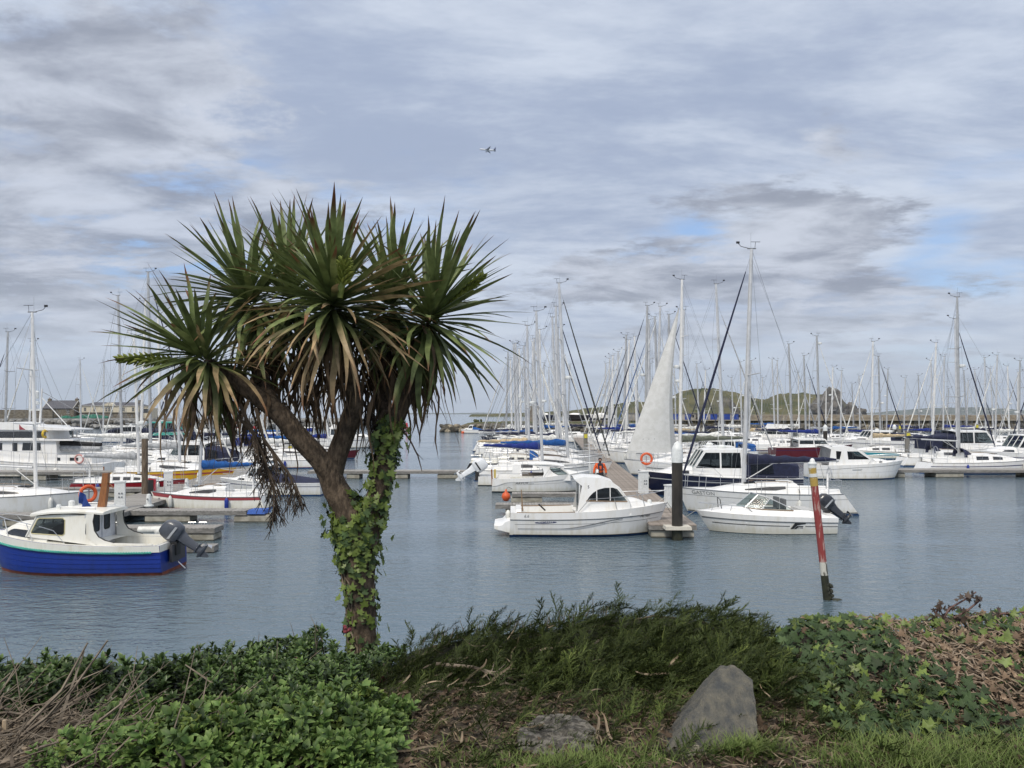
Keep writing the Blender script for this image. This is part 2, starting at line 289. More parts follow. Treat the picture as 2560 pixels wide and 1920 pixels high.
# ------------------------------------------------------------------ boats
class Hull:
    def __init__(s, L, B, fs, fb, sag=0.05, rake=0.8, trake=0.0, stern=0.75, tm=0.42, p=2.3, pw=1.7, depth=0.35, boot=0.10, flare=0.55, strakes=0, full=0.0):
        s.__dict__.update(locals())
    def zs(s, t): return s.fs + (s.fb - s.fs) * t ** 1.7 - s.sag * math.sin(math.pi * min(t, 1))
    def shape(s, t, p):
        if t < s.tm: return s.stern + (1 - s.stern) * math.sin(math.pi / 2 * t / s.tm)
        q = (t - s.tm) / (1 - s.tm); return max(0.0, 1 - q ** p)
    def P(s, t, h, side=1, off=0.0):
        zt = s.zs(t); z = s.boot + (zt - s.boot) * h if h >= 0 else s.boot + h * (s.boot + s.depth)
        hh = (z + s.depth) / (zt + s.depth)
        x = -s.L / 2 + s.L * t - s.rake * (1 - hh) * t ** 4 + s.trake * hh * (1 - t) ** 3
        k = max(0.0, hh) ** s.flare
        y = s.B / 2 * (s.shape(t, s.p) * k + s.shape(t, s.pw) * (1 - k) * (0.9 if hh > 0.25 else 0.9 * (hh / 0.25) ** 0.5 if hh > 0 else 0.0))
        if s.strakes and h > 0:
            f = (h * s.strakes) % 1.0; y += 0.016 * (1 - f) * (1 - t ** 6)
        return Vector((x, (y + off) * side, z))
    def mesh(s, mat, anti, nt_=26, nh=7, bands=None, transom=None):
        mb = MB(); hs = [-1, -0.5, 0.0]
        if s.strakes:
            for i in range(s.strakes):
                for f in (0.02, 0.5, 0.985): hs.append((i + f) / s.strakes)
            hs[-1] = 1.0 - 1e-6
        else: hs += [(i + 1) / nh for i in range(nh)]
        for side in (1, -1):
            for a in range(len(hs) - 1):
                rows = [[s.P(i / nt_, hs[k], side) for i in range(nt_ + 1)] for k in (a, a + 1)]
                mb.loft(rows, anti if hs[a + 1] <= 0.001 else mat)
        for a in range(len(hs) - 1):
            q = [s.P(0, hs[a], 1), s.P(0, hs[a + 1], 1), s.P(0, hs[a + 1], -1), s.P(0, hs[a], -1)]
            mb.add(q, [(0, 1, 2, 3)], anti if hs[a + 1] <= 0.001 else (transom or mat))
        return mb
    def band(s, mb, h0, h1, t0, t1, mat, off=0.008, n=24, sides=(1, -1)):
        f0 = h0 if callable(h0) else (lambda t: h0); f1 = h1 if callable(h1) else (lambda t: h1)
        for side in sides:
            ts = [lerp(t0, t1, i / n) for i in range(n + 1)]
            mb.loft([[s.P(t, f0(t), side, off) for t in ts], [s.P(t, f1(t), side, off) for t in ts]], mat)
    def patch(s, mb, poly, mat, off=0.012, sides=(1, -1)):     # poly of (t,h)
        for side in sides: mb.add([s.P(t, h, side, off) for t, h in poly], [tuple(range(len(poly)))], mat)
    def text(s, mb, txt, size, t0, h0, mat, side, off=0.014, slant=0.0, stretch=1.0):
        vs_, fs = textmesh(txt, size); H_ = s.zs(t0) - s.boot
        # side -1 (starboard, seen with bow right): text runs towards the bow; side +1 runs towards the stern
        sg = 1 if side == -1 else -1
        mb.add([s.P(t0 + sg * (x * stretch + slant * y) / s.L, h0 + y / H_, side, off) for x, y, z in vs_], fs, mat)
    def deck(s, mb, t0, t1, mat, n=16, camber=0.05, drop=0.015, inset=0.0):
        rings = []
        for i in range(n + 1):
            t = lerp(t0, t1, i / n); p = s.P(t, 1); w = max(0.0, abs(p.y) - inset)
            rings.append([Vector((p.x, w * k, p.z - drop + camber * (1 - k * k) * min(1, w))) for k in (-1, -0.6, -0.2, 0.2, 0.6, 1)])
        mb.loft(rings, mat)
    def well(s, mb, t0, t1, mat, floor, inset, zf, n=10):
        rings = []
        for i in range(n + 1):
            t = lerp(t0, t1, i / n); p = s.P(t, 1); w = abs(p.y); wi = max(0.02, w - inset)
            rings.append([Vector(q) for q in ((p.x, -w, p.z - .012), (p.x, -wi, p.z), (p.x, -wi * 0.96, zf), (p.x, wi * 0.96, zf), (p.x, wi, p.z), (p.x, w, p.z - .012))])
        for a, b, m in ((0, 1, mat), (1, 2, mat), (2, 3, floor), (3, 4, mat), (4, 5, mat)): mb.loft([[r_[a], r_[b]] for r_ in rings], m)
        for r_ in (rings[0], rings[-1]): mb.add([r_[1], r_[2], r_[3], r_[4]], [(0, 1, 2, 3)], mat)
    def toerail(s, mb, t0, t1, r, mat, n=22, dz=0.0, dy=0.0):
        for side in (1, -1): mb.tube([s.P(lerp(t0, t1, i / n), 1, side, dy) + Vector((0, 0, dz)) for i in range(n + 1)], r, mat, 5)
    def tx(s, x): return min(1, max(0, (x + s.L / 2) / s.L))
    def edge(s, t, inset=0.08, side=1, dz=0.0):
        p = s.P(t, 1, 1); return Vector((p.x, max(0.0, p.y - inset) * side, p.z + dz))

def cabin(parent, prof, wplane, mat, holes=(), edges=None, glass=GLASS, name='cabin', inner=None, frame=None, thick=0.03, pane_mat=None):
    """shell with planar leaning sides. prof: (x,z) loop; wplane(x,z)->half width; holes: window loops in the side walls;
    edges: {edge index: 'glass'|'open'} for the strips between the sides"""
    edges = edges or {}; mb = MB(); n = len(prof)
    loops = [[Vector((x, z, 0)) for x, z in prof]] + [[Vector((x, z, 0)) for x, z in h] for h in holes]
    tris = tessellate_polygon(loops); flat = [p for l in loops for p in l]
    for side in (1, -1):
        mb.add([(p.x, side * wplane(p.x, p.y), p.y) for p in flat], [tuple(t) for t in tris], mat)
        mb.add([(p.x, side * (wplane(p.x, p.y) - thick), p.y) for p in flat], [tuple(t) for t in tris], inner or INTER)
        for h in holes:
            k = len(h); a = [(x, side * wplane(x, z), z) for x, z in h]; b = [(x, side * (wplane(x, z) - thick), z) for x, z in h]
            mb.add(a + b, [(i, (i + 1) % k, k + (i + 1) % k, k + i) for i in range(k)], frame or mat)
    for i in range(n):
        if edges.get(i) in ('open', 'glass'): continue
        (x0, z0), (x1, z1) = prof[i], prof[(i + 1) % n]
        w0, w1 = wplane(x0, z0), wplane(x1, z1); q = []
        cam_ = 0.05 if abs(x1 - x0) > abs(z1 - z0) * 1.5 else 0.0
        for k in (-1, -0.5, 0, 0.5, 1): q.append([(x0, w0 * k, z0 + cam_ * (1 - k * k)), (x1, w1 * k, z1 + cam_ * (1 - k * k))])
        mb.loft(q, mat)
    o = mb.build(name, parent, 30)
    for h in holes:
        for side in (1, -1):
            g = MB(); g.add([(x, side * (wplane(x, z) - thick * 0.5), z) for x, z in h], [tuple(range(len(h)))], pane_mat or glass); g.build('window_pane', o)
        if frame:
            g = MB()
            for side in (1, -1):
                c = [(x, side * (wplane(x, z) + 0.004), z) for x, z in h]; g.tube(c + [c[0]], 0.014, frame, 4)
            g.build('window_frame', o)
    for i, e in edges.items():
        if e != 'glass': continue
        (x0, z0), (x1, z1) = prof[i], prof[(i + 1) % n]; w0, w1 = wplane(x0, z0), wplane(x1, z1)
        g = MB()
        for a, b in ((-0.95, -0.36), (-0.30, 0.30), (0.36, 0.95)):
            g.add([(x0, w0 * a, z0), (x1, w1 * a, z1), (x1, w1 * b, z1), (x0, w0 * b, z0)], [(0, 1, 2, 3)], CLEAR)
        g.build('windscreen', o)
        g = MB()
        for k in (-1, -0.33, 0.33, 1): g.tube([(x0, w0 * k, z0), (x1, w1 * k, z1)], 0.028, mat, 5)
        g.tube([(x0, -w0, z0), (x0, w0, z0)], 0.025, mat, 5); g.tube([(x1, -w1, z1), (x1, w1, z1)], 0.025, mat, 5)
        g.build('windscreen_frame', o)
    return o
def rrect(x0, z0, x1, z1, r=0.06, sk=0.0):
    out = []
    for cx, cz, a0 in ((x1 - r, z0 + r, -90), (x1 - r, z1 - r, 0), (x0 + r, z1 - r, 90), (x0 + r, z0 + r, 180)):
        for k in range(4):
            a = R(a0 + 30 * k); out.append((cx + r * math.cos(a) + sk * (cz + r * math.sin(a) - z0), cz + r * math.sin(a)))
    return out

def outboard(parent, loc, mat, tilt=0.0, s=1.0, rz=0.0, stripe=None):
    """outboard: cowl above, leg and propeller below, tilted about the clamp. Local -x is aft."""
    T = Matrix.Translation(loc) @ Matrix.Rotation(rz, 4, 'Z') @ Matrix.Rotation(tilt, 4, 'Y') @ Matrix.Scale(s, 4)
    mb = MB(); rings = []
    for z, xa, xf, w in ((0.05, -0.42, 0.02, 0.13), (0.12, -0.50, 0.06, 0.17), (0.30, -0.52, 0.07, 0.185), (0.48, -0.47, 0.05, 0.175), (0.58, -0.38, 0.0, 0.13), (0.61, -0.28, -0.06, 0.07)):
        cx, hx = (xa + xf) / 2, (xf - xa) / 2
        rings.append([T @ Vector((cx + hx * math.copysign(abs(math.cos(a)) ** 0.6, math.cos(a)), w * math.copysign(abs(math.sin(a)) ** 0.7, math.sin(a)), z)) for a in [2 * math.pi * j / 16 for j in range(16)]])
    mb.loft(rings, mat, True, True)
    o = mb.build('outboard_motor', parent, 50)
    mb = MB(); mb.loft([[T @ Vector((x * k[1] + k[2], y * k[1], k[0])) for x, y in ((0.10, 0), (0.05, 0.07), (-0.10, 0.06), (-0.18, 0), (-0.10, -0.06), (0.05, -0.07))] for k in ((0.06, 1.3, -0.2), (-0.15, 1.0, -0.2), (-0.40, 0.85, -0.22), (-0.62, 0.75, -0.23))], mat if mat is not ENGW else ENGW, True, True)
    mb.lathe([(0.02, 0.18), (0.06, 0.1), (0.065, -0.08), (0.05, -0.24), (0.02, -0.27)], mat, 8, (0, 0, 0), 'X')
    o2 = len(mb.v) - 40
    for i in range(o2, len(mb.v)): mb.v[i] = tuple(T @ (Vector(mb.v[i]) + Vector((-0.24, 0, -0.66))))
    mb.box((0, 0, 0), (0.32, 0.16, 0.02), mat); 
    for i in range(len(mb.v) - 8, len(mb.v)): mb.v[i] = tuple(T @ (Vector(mb.v[i]) + Vector((-0.26, 0, -0.52))))
    mb.prism([(-0.10, -0.70), (-0.32, -0.70), (-0.30, -0.88), (-0.24, -0.90)], -0.012, 0.012, mat)
    for i in range(len(mb.v) - 8, len(mb.v)): mb.v[i] = tuple(T @ Vector(mb.v[i]))
    mb.build('lower_leg', o, 40)
    mb = MB(); mb.box((0, 0, 0), (0.16, 0.26, 0.36), RUBBER)
    for i in range(8): mb.v[i] = tuple(Matrix.Translation(loc) @ Matrix.Rotation(rz, 4, 'Z') @ Vector((Vector(mb.v[i]) + Vector((0.02, 0, -0.10))) * s))
    mb.build('clamp_bracket', o, 0)
    mb = MB()
    for k in range(3):
        a = 2 * math.pi * k / 3; d = Vector((0, math.cos(a), math.sin(a))); e = Vector((0.5, -math.sin(a) * 0.7, math.cos(a) * 0.7))
        c = Vector((-0.50, 0, -0.66)); q = [c + d * 0.04 - e * 0.03, c + d * 0.15 - e * 0.07, c + d * 0.17 + e * 0.05, c + d * 0.04 + e * 0.03]
        mb.add([T @ p for p in q], [(0, 1, 2, 3)], mat if mat is not ENGG else STEEL)
    mb.build('propeller', o, 0)
    for y in (0.192, -0.192):
        mb = MB(); mb.add([T @ Vector(p) for p in ((-0.44, y, 0.20), (-0.06, y, 0.20), (-0.02, y, 0.26), (-0.42, y, 0.26))], [(0, 1, 2, 3)], stripe or STRIPE['silver']); mb.build('decal_stripe', o, 0)
    return o

def rails(mb, pts, r=0.012, mat=STEEL, n=5): mb.tube(pts, r, mat, n)
def fender(parent, x, y, z, mat=FENDW, r=0.10, l=0.5, rope=0.5):
    mb = MB(); mb.lathe([(0.02, l / 2 + .05), (r * .6, l / 2), (r, l * .32), (r, -l * .32), (r * .6, -l / 2), (0.02, -l / 2 - .03)], mat, 8, (x, y, z))
    mb.tube([(x, y, z + l / 2), (x, y * 0.97, z + l / 2 + rope)], 0.008, ROPEK, 4); return mb.build('fender', parent)
def lifering(parent, c, mat=ORANGE, r0=0.27, nrm='Y', tilt=None):
    mb = MB(); mb.torus(c, r0, 0.06, mat, nrm, 18, 7, tilt); return mb.build('life_ring', parent)

def boom_cover(parent, a, b, mat, r=0.16, seed=1, fat=1.7):
    a, b = Vector(a), Vector(b); mb = MB(); mb.tube([a, b], 0.055, ALU, 8); o = mb.build('boom', parent)
    if mat is None: return o
    mb = MB(); rings = []; n = 14; d = (b - a)
    for i in range(n + 1):
        t = i / n; c = a + d * lerp(0.0, 0.97, t); w = lerp(r * fat, r * 0.75, t ** 0.7) * (1 + 0.16 * math.sin(i * 2.1 + seed)) * (0.75 if i in (0, n) else 1)
        hgt = w * lerp(1.7, 1.1, t); ring = []
        for j in range(10):
            an = 2 * math.pi * j / 10; k = 1 + 0.12 * mnoise.noise(Vector((i * 0.9, j * 0.8, seed)))
            ring.append(c + Vector((0, math.sin(an) * w * 0.62 * k, math.cos(an) * hgt * 0.5 * k + hgt * 0.36)))
        rings.append(ring)
    mb.loft(rings, mat, True, True); mb.build('sail_cover', o, 60); return o

def sprayhood(parent, x, z, w, l, h, mat):
    mb = MB(); rings = []
    for i in range(6):
        t = i / 5; xx = x + l * (1 - t); hh = h * (0.12 + 0.88 * math.sin(t * math.pi / 2)); ww = w * lerp(0.92, 1.0, t)
        rings.append([Vector((xx, ww * math.cos(a), z + hh * max(0, math.sin(a)) ** 0.6)) for a in [math.pi * j / 10 for j in range(11)]])
    mb.loft(rings, mat); o = mb.build('sprayhood', parent, 50)
    mb = MB(); mb.loft([[p + Vector((0.012, 0, 0.012)) for p in r_[3:8]] for r_ in rings[1:4]], VINYL); mb.build('clear_panel', o, 50); return o

def sailboat(label, X, Y, rz, L, mastH, hull=WHITE, anti=ANTIB, stripe='navy', cover='navy', furl='white', hood=None, rake=0.035, mast=ALU, lod=1, xm=0.08, group=None, name='sailing_yacht', boomdir=True, win=SMOKE, windows='long', radar=False, wind_gen=False, genoa=False, topstripe=None, deck=WHITE, text=None, fend=0, covered_furl=None, seed=0, B=None, coach=0.11, cat='yacht', radar_z=0.45, fb=None, fs=None, spreaders=2, scoop=0.35, open_hatch=False, dinghy=False, bowsprit=False):
    rnd = random.Random(seed * 131 + int(abs(X) * 10) + int(Y * 7))
    root = empty(name, label, cat, (X, Y, 0), rz, group)
    B = B or L * 0.31; fs = fs or L * 0.088; fb = fb or L * 0.118
    H = Hull(L, B, fs, fb, L * 0.004, L * 0.085, L * 0.07 * scoop / 0.35, 0.74, 0.44, 2.2, 1.65, 0.4, 0.10, 0.5)
    n_ = 26 if lod >= 1 else 16
    hb = H.mesh(hull, anti, n_, 6 if lod >= 1 else 4); ho = hb.build('hull', root, 40)
    mb = MB(); H.band(mb, 0.02, 0.055, 0.0, 0.995, STRIPE.get(stripe, STRIPE['navy']), n=n_)
    if topstripe: H.band(mb, topstripe[1], topstripe[2], 0.0, 0.985, STRIPE[topstripe[0]], n=n_)
    mb.build('hull_stripe', ho)
    mb = MB(); H.deck(mb, 0.0, 1.0, deck, 16, 0.07); H.toerail(mb, 0.0, 0.99, 0.022, STRIPE['grey'] if lod else ALU, 18); mb.build('deck', root, 50)
    # coachroof
    xa, xf = -0.14 * L, 0.30 * L; hc = L * coach * 0.62; rings = []; nn = 12
    def cw(x): return min(B * 0.33, abs(H.P(H.tx(x), 1).y) * 0.66)
    def cz(x): return H.zs(H.tx(x)) + 0.02
    def chh(x):
        s_ = min(1.0, max(0.0, (x - xa) / (xf - xa))); return hc * (1 - s_ ** 2.4 * 0.93) * (1 if s_ > 0.02 else 0.98)
    def sidept(x, k, sd_, off=0.0):
        w = cw(x); return Vector((x, sd_ * (lerp(w, w * 0.84, k) + off), cz(x) + chh(x) * 0.8 * k))
    for i in range(nn + 1):
        x = lerp(xa, xf, i / nn); w, z0, h = cw(x), cz(x) - 0.03, chh(x)
        rings.append([Vector((x, y * w, z0 + k * h)) for y, k in ((-1, 0), (-0.84, 0.84), (-0.6, 1.0), (0, 1.09), (0.6, 1.0), (0.84, 0.84), (1, 0))])
    mb = MB(); mb.loft(rings, deck); mb.add(rings[0], [tuple(range(7))], deck)
    if lod:
        mb.box((lerp(xa, xf, 0.55), 0, cz(lerp(xa, xf, .55)) + chh(lerp(xa, xf, .55)) * 1.07), (0.5, 0.5, 0.05), DARKWIN); mb.box((xa + 0.35, 0, cz(xa) + hc * 1.08), (0.6, 0.62, 0.05), deck)
        for sd_ in (1, -1): mb.tube([(lerp(xa, xf, k), sd_ * cw(lerp(xa, xf, k)) * 0.62, cz(lerp(xa, xf, k)) + chh(lerp(xa, xf, k)) * 1.0 + (0.05 if 0.1 < k < 0.5 else 0)) for k in (0.08, 0.12, 0.2, 0.3, 0.4, 0.48, 0.52)], 0.014, TEAK, 4)
    co = mb.build('coachroof', root, 45)
    wl = [(0.16, 0.66)] if windows == 'long' else [(0.10, 0.24), (0.30, 0.44), (0.50, 0.62)] if windows == 'three' else [(0.14, 0.36), (0.44, 0.62)]
    for a, b in wl:
        for sd_ in (1, -1):
            mb = MB()
            xs = [lerp(xa, xf, lerp(a, b, i / 8)) for i in range(9)]
            tp = [0.82 - (0.0 if windows != 'long' else 0.34 * (i / 8) ** 2) for i in range(9)]
            lo_ = [0.30 + (0.22 * (1 - i / 2) if i < 2 and windows == 'long' else 0) for i in range(9)]
            mb.loft([[sidept(x, k, sd_, 0.008) for x, k in zip(xs, lo_)], [sidept(x, k, sd_, 0.008) for x, k in zip(xs, tp)]], win)
            mb.build('window', co)
    # cockpit coamings and well
    mb = MB(); ch_ = hc * 0.55; zc_ = H.zs(0.2); xs_ = max(-0.45 * L, H.P(0, 1).x + 0.12)
    for sd_ in (1, -1):
        mb.loft([[Vector((x, sd_ * (abs(H.P(H.tx(x), 1).y) * y), H.zs(H.tx(x)) - 0.02 + k * ch_)) for y, k in ((0.80, 0), (0.72, 0.9), (0.60, 1.0), (0.52, 0.85), (0.50, -0.4))] for x in [lerp(xs_, xa + 0.02, i / 6) for i in range(7)]], deck)
    mb.add([Vector((x, y, zc_ + 0.02)) for x, y in ((xs_, -B * .2), (xa, -B * .2), (xa, B * .2), (xs_, B * .2))], [(0, 1, 2, 3)], TEAK); mb.build('cockpit', root, 45)
    if lod:
        mb = MB(); xw = -0.34 * L; mb.tube([(xw, 0, zc_), (xw, 0, zc_ + 0.85)], 0.05, deck, 6); mb.torus((xw - 0.08, 0, zc_ + 0.85), 0.38 if L > 8.5 else 0.27, 0.018, STEEL, 'X', 16, 5)
        for k in range(3):
            a = math.pi * k / 3; mb.tube([(xw - .08, math.cos(a) * .36, zc_ + .85 + math.sin(a) * .36), (xw - .08, -math.cos(a) * .36, zc_ + .85 - math.sin(a) * .36)], 0.009, STEEL, 4)
        mb.build('steering_wheel', root)
    # mast and rig
    x0 = xm * L; z0 = cz(x0) + chh(x0); xt = x0 - rake * (mastH - z0); rm = (0.0052 * mastH + 0.022) * (1.0 if Y < 80 else 1.18)
    def mp(z): return Vector((lerp(x0, xt, (z - z0) / (mastH - z0)), 0, z))
    mb = MB(); mb.tube([mp(z0 - 0.12), mp(lerp(z0, mastH, 0.55)), mp(lerp(z0, mastH, 0.85)), mp(mastH)], [rm * 0.92, rm * 0.9, rm * 0.8, rm * 0.62], mast, 8, flat=1.4); mo = mb.build('mast', root, 50)
    sp = []
    for k in range(spreaders):
        zq = lerp(z0, mastH, 0.46 if spreaders == 1 else (0.36, 0.67)[k]); w = B * (0.40 if k == 0 else 0.30); sp.append((zq, w))
        for sd_ in (1, -1): mb = MB(); mb.tube([mp(zq), mp(zq) + Vector((-0.25, sd_ * w, 0.06))], [0.035, 0.022], mast, 5); mb.build('spreader', mo)
    mb = MB(); T_ = mp(mastH); sgn = rnd.choice((1, -1))
    mb.tube([T_ + Vector((-0.2, 0, 0.02)), T_ + Vector((0.2, 0, 0.02))], 0.03, STRIPE['grey'], 5)
    mb.tube([T_, T_ + Vector((0.5 * sgn, 0, 0.12)), T_ + Vector((0.62 * sgn, 0, 0.26))], 0.014, STRIPE['black'], 4); mb.box(T_ + Vector((0.64 * sgn, 0, 0.30)), (0.16, 0.03, 0.10), STRIPE['black'])
    mb.tube([T_ + Vector((-0.15 * sgn, 0, 0)), T_ + Vector((-0.18 * sgn, 0, 0.34))], 0.010, STRIPE['black'], 4); mb.tube([T_ + Vector((-0.4 * sgn, 0, 0.33)), T_ + Vector((0.05 * sgn, 0, 0.33))], 0.012, STRIPE['black'], 4)
    mb.tube([T_ + Vector((0.05, 0.05, 0)), T_ + Vector((0.05, 0.05, 0.75))], 0.006, WIRE, 3); mb.build('masthead_gear', mo)
    if radar:
        zr = lerp(z0, mastH, radar_z); mb = MB(); mb.lathe([(0.05, -0.1), (0.22, -0.1), (0.25, -0.02), (0.22, 0.1), (0.05, 0.13)], PLASTW, 10, mp(zr) + Vector((0.33, 0, 0))); mb.tube([mp(zr - .12), mp(zr) + Vector((0.33, 0, -0.1))], 0.03, mast, 4); mb.build('radar_dome', mo)
    mb = MB(); wr = 0.008 if Y < 70 else 0.012
    bow = H.P(1, 1) + Vector((-0.12, 0, 0.03)); stn = H.P(0, 1); stn = Vector((stn.x + 0.05, 0, stn.z))
    for sd_ in (1, -1):
        cp = H.edge(H.tx(x0 - 0.25), 0.05, sd_); last = cp
        for zq, w in sp: q = mp(zq) + Vector((-0.25, sd_ * w, 0.06)); mb.tube([last, q], wr, WIRE, 3); last = q
        mb.tube([last, mp(mastH * 0.985)], wr, WIRE, 3)
        cp2 = H.edge(H.tx(x0 + 0.1), 0.05, sd_); mb.tube([cp2, mp(sp[0][0])], wr, WIRE, 3)
        mb.tube([Vector((stn.x, sd_ * B * 0.25, stn.z)), lerp(Vector((stn.x, 0, stn.z)), mp(mastH), 0.3), mp(mastH)] if sd_ == 1 else [Vector((stn.x, -B * 0.25, stn.z)), lerp(Vector((stn.x, 0, stn.z)), mp(mastH), 0.3)], wr, WIRE, 3)
    mb.tube([mp(z0 + 1.0) + Vector((0.1, 0.08, 0)), mp(mastH * 0.98) + Vector((0.08, 0.05, 0))], wr * 0.8, ROPE, 3)
    zf = mastH * rnd.choice((0.985, 0.985, 0.90)); fh = mp(zf); mb.tube([bow, fh], wr, WIRE, 3); mb.build('standing_rigging', root, 0)
    if furl:
        mb = MB(); fm = CANV.get(furl, CANV['white']); pts = [lerp(bow, fh, k) for k in (0.03, 0.045, 0.10, 0.3, 0.6, 0.86, 0.92)]
        mb.tube(pts, [0.07, 0.04, 0.056, 0.066, 0.053, 0.034, 0.018], fm, 7); mb.build('furled_headsail', root, 60)
    if genoa:   # an unrolled headsail, bellied to leeward
        mb = MB(); hd = lerp(bow, fh, 0.955); tk = lerp(bow, fh, 0.035); clew = Vector((x0 + 0.35, 0.35, tk.z + 0.10)); rows = []
        for i in range(17):
            t = i / 16; luff = lerp(tk, hd, t); le = lerp(clew, hd, t) + Vector((0.55 * math.sin(math.pi * t) * (1 - 0.25 * t), 0.30 * math.sin(math.pi * t), 0)); row = []
            for j in range(9):
                s_ = j / 8; q = lerp(luff, le, s_); q.y += 0.42 * math.sin(math.pi * s_) * (1 - t) ** 0.6 + 0.03 * math.sin(9 * s_ + 5 * t); row.append(q)
            rows.append(row)
        SAIL = M('sailcloth', (0.62, 0.62, 0.59), 0.75, col2=(0.70, 0.70, 0.68), nscale=2.5, trans=0.25, bump=0.25, bscale=3); UVS = M('sail_edge_strip', (0.42, 0.43, 0.43), 0.8, trans=0.2)
        for i in range(16): mb.loft([rows[i][:8], rows[i + 1][:8]], SAIL); mb.loft([rows[i][7:], rows[i + 1][7:]], UVS)
        go = mb.build('headsail', root, 80)
        mb = MB()
        for i in (2, 5, 8, 11): mb.tube([q + Vector((0, -0.012, 0)) for q in rows[i]], 0.012 if i == 11 else 0.005, STRIPE['grey'], 3)
        for j in (2, 3, 4): q = lerp(rows[1][j], rows[2][j], .5); mb.lathe([(0.03, -0.012), (0.03, 0.012)], STRIPE['grey'], 6, q, 'Y')
        mb.build('sail_seam', go, 0)
    if boomdir:
        zb = z0 + 0.75 + 0.02 * L; a = mp(zb) + Vector((-0.12, 0, 0)); b = Vector((max(-0.46 * L, x0 - 0.36 * mastH), 0, zb + 0.12 + 0.1 * rnd.random()))
        boom_cover(mo, a, b, CANV[cover] if cover else None, 0.15 + 0.006 * L, seed + int(X))
        mb = MB(); mb.tube([lerp(a, b, 0.9), mp(mastH * 0.97)], wr * 0.7, WIRE, 3); mb.tube([lerp(a, b, 0.75), Vector((lerp(a.x, b.x, .7), 0, zc_ + .1))], 0.012, ROPE, 4); mb.tube([lerp(a, b, 0.3), mp(z0 + 0.1)], 0.022, mast, 4); mb.build('boom_tackle', mo, 0)
    if hood: sprayhood(root, xa - 0.25, cz(xa) + hc * 0.55, B * 0.27, 0.9, 0.72, CANV[hood])
    if lod:
        mb = MB()
        b1 = [H.edge(t, 0.06, s_, 0.62) for s_, t in ((1, 0.86), (1, 0.93))] + [H.P(1, 1) + Vector((0.1, 0, 0.66))] + [H.edge(t, 0.06, s_, 0.62) for s_, t in ((-1, 0.93), (-1, 0.86))]
        rails(mb, b1, 0.013)
        for s_ in (1, -1):
            for t in (0.86, 0.95): rails(mb, [H.edge(t, 0.06, s_, -0.01), H.edge(t - 0.005, 0.06, s_, 0.62)], 0.012)
        mb.build('pulpit', root)
        mb = MB()
        for z_ in (0.62, 0.32): rails(mb, [H.edge(0.13, 0.06, 1, z_), H.edge(0.015, 0.08, 1, z_), H.edge(0.015, 0.08, -1, z_), H.edge(0.13, 0.06, -1, z_)], 0.012)
        for s_ in (1, -1):
            for t in (0.015, 0.13): rails(mb, [H.edge(t, 0.07, s_, -0.01), H.edge(t, 0.07, s_, 0.62)], 0.012)
        mb.build('pushpit', root)
        mb = MB(); ts = [0.13, 0.28, 0.42, 0.57, 0.72, 0.86]
        for s_ in (1, -1):
            for t in ts[1:-1]: rails(mb, [H.edge(t, 0.06, s_, -0.01), H.edge(t, 0.06, s_, 0.6)], 0.011, STEEL, 4)
            for z_ in (0.6, 0.32): rails(mb, [H.edge(t, 0.06, s_, z_) for t in ts], 0.006, WIRE, 3)
        mb.build('guard_rail', root, 0)
    for k in range(fend):
        t = 0.3 + 0.5 * k / max(1, fend - 1) if fend > 1 else 0.5
        for sd_ in (1, -1): q = H.P(t, 0.55, sd_, 0.12); fender(root, q.x, q.y, q.z - 0.05, FENDW if k % 2 else FENDB, rope=0.5)
    if dinghy:
        mb = MB(); mb.torus((0, 0, 0), 0.1, 0.1, RUBBER, 'Z', 4, 4); mb = MB(); dz = H.zs(0.8) + 0.22
        for s_ in (1, -1): mb.tube([(0.24 * L, s_ * 0.5, dz), (0.36 * L, s_ * 0.42, dz), (0.43 * L, 0, dz + 0.1)], 0.19, CANV['grey'], 8)
        mb.build('stowed_dinghy', root)
    if text:
        mb = MB(); H.text(mb, *text); mb.build('lettering', ho, 0)
    return root, H
def local(pts, Yn, Xc, bow):     # photo pixels on the near side of a boat -> its own (x along the boat, z)
    return [(bow * (ux(u, Yn) - Xc), EYE - (v - HOR) / FPX * Yn) for u, v in pts]
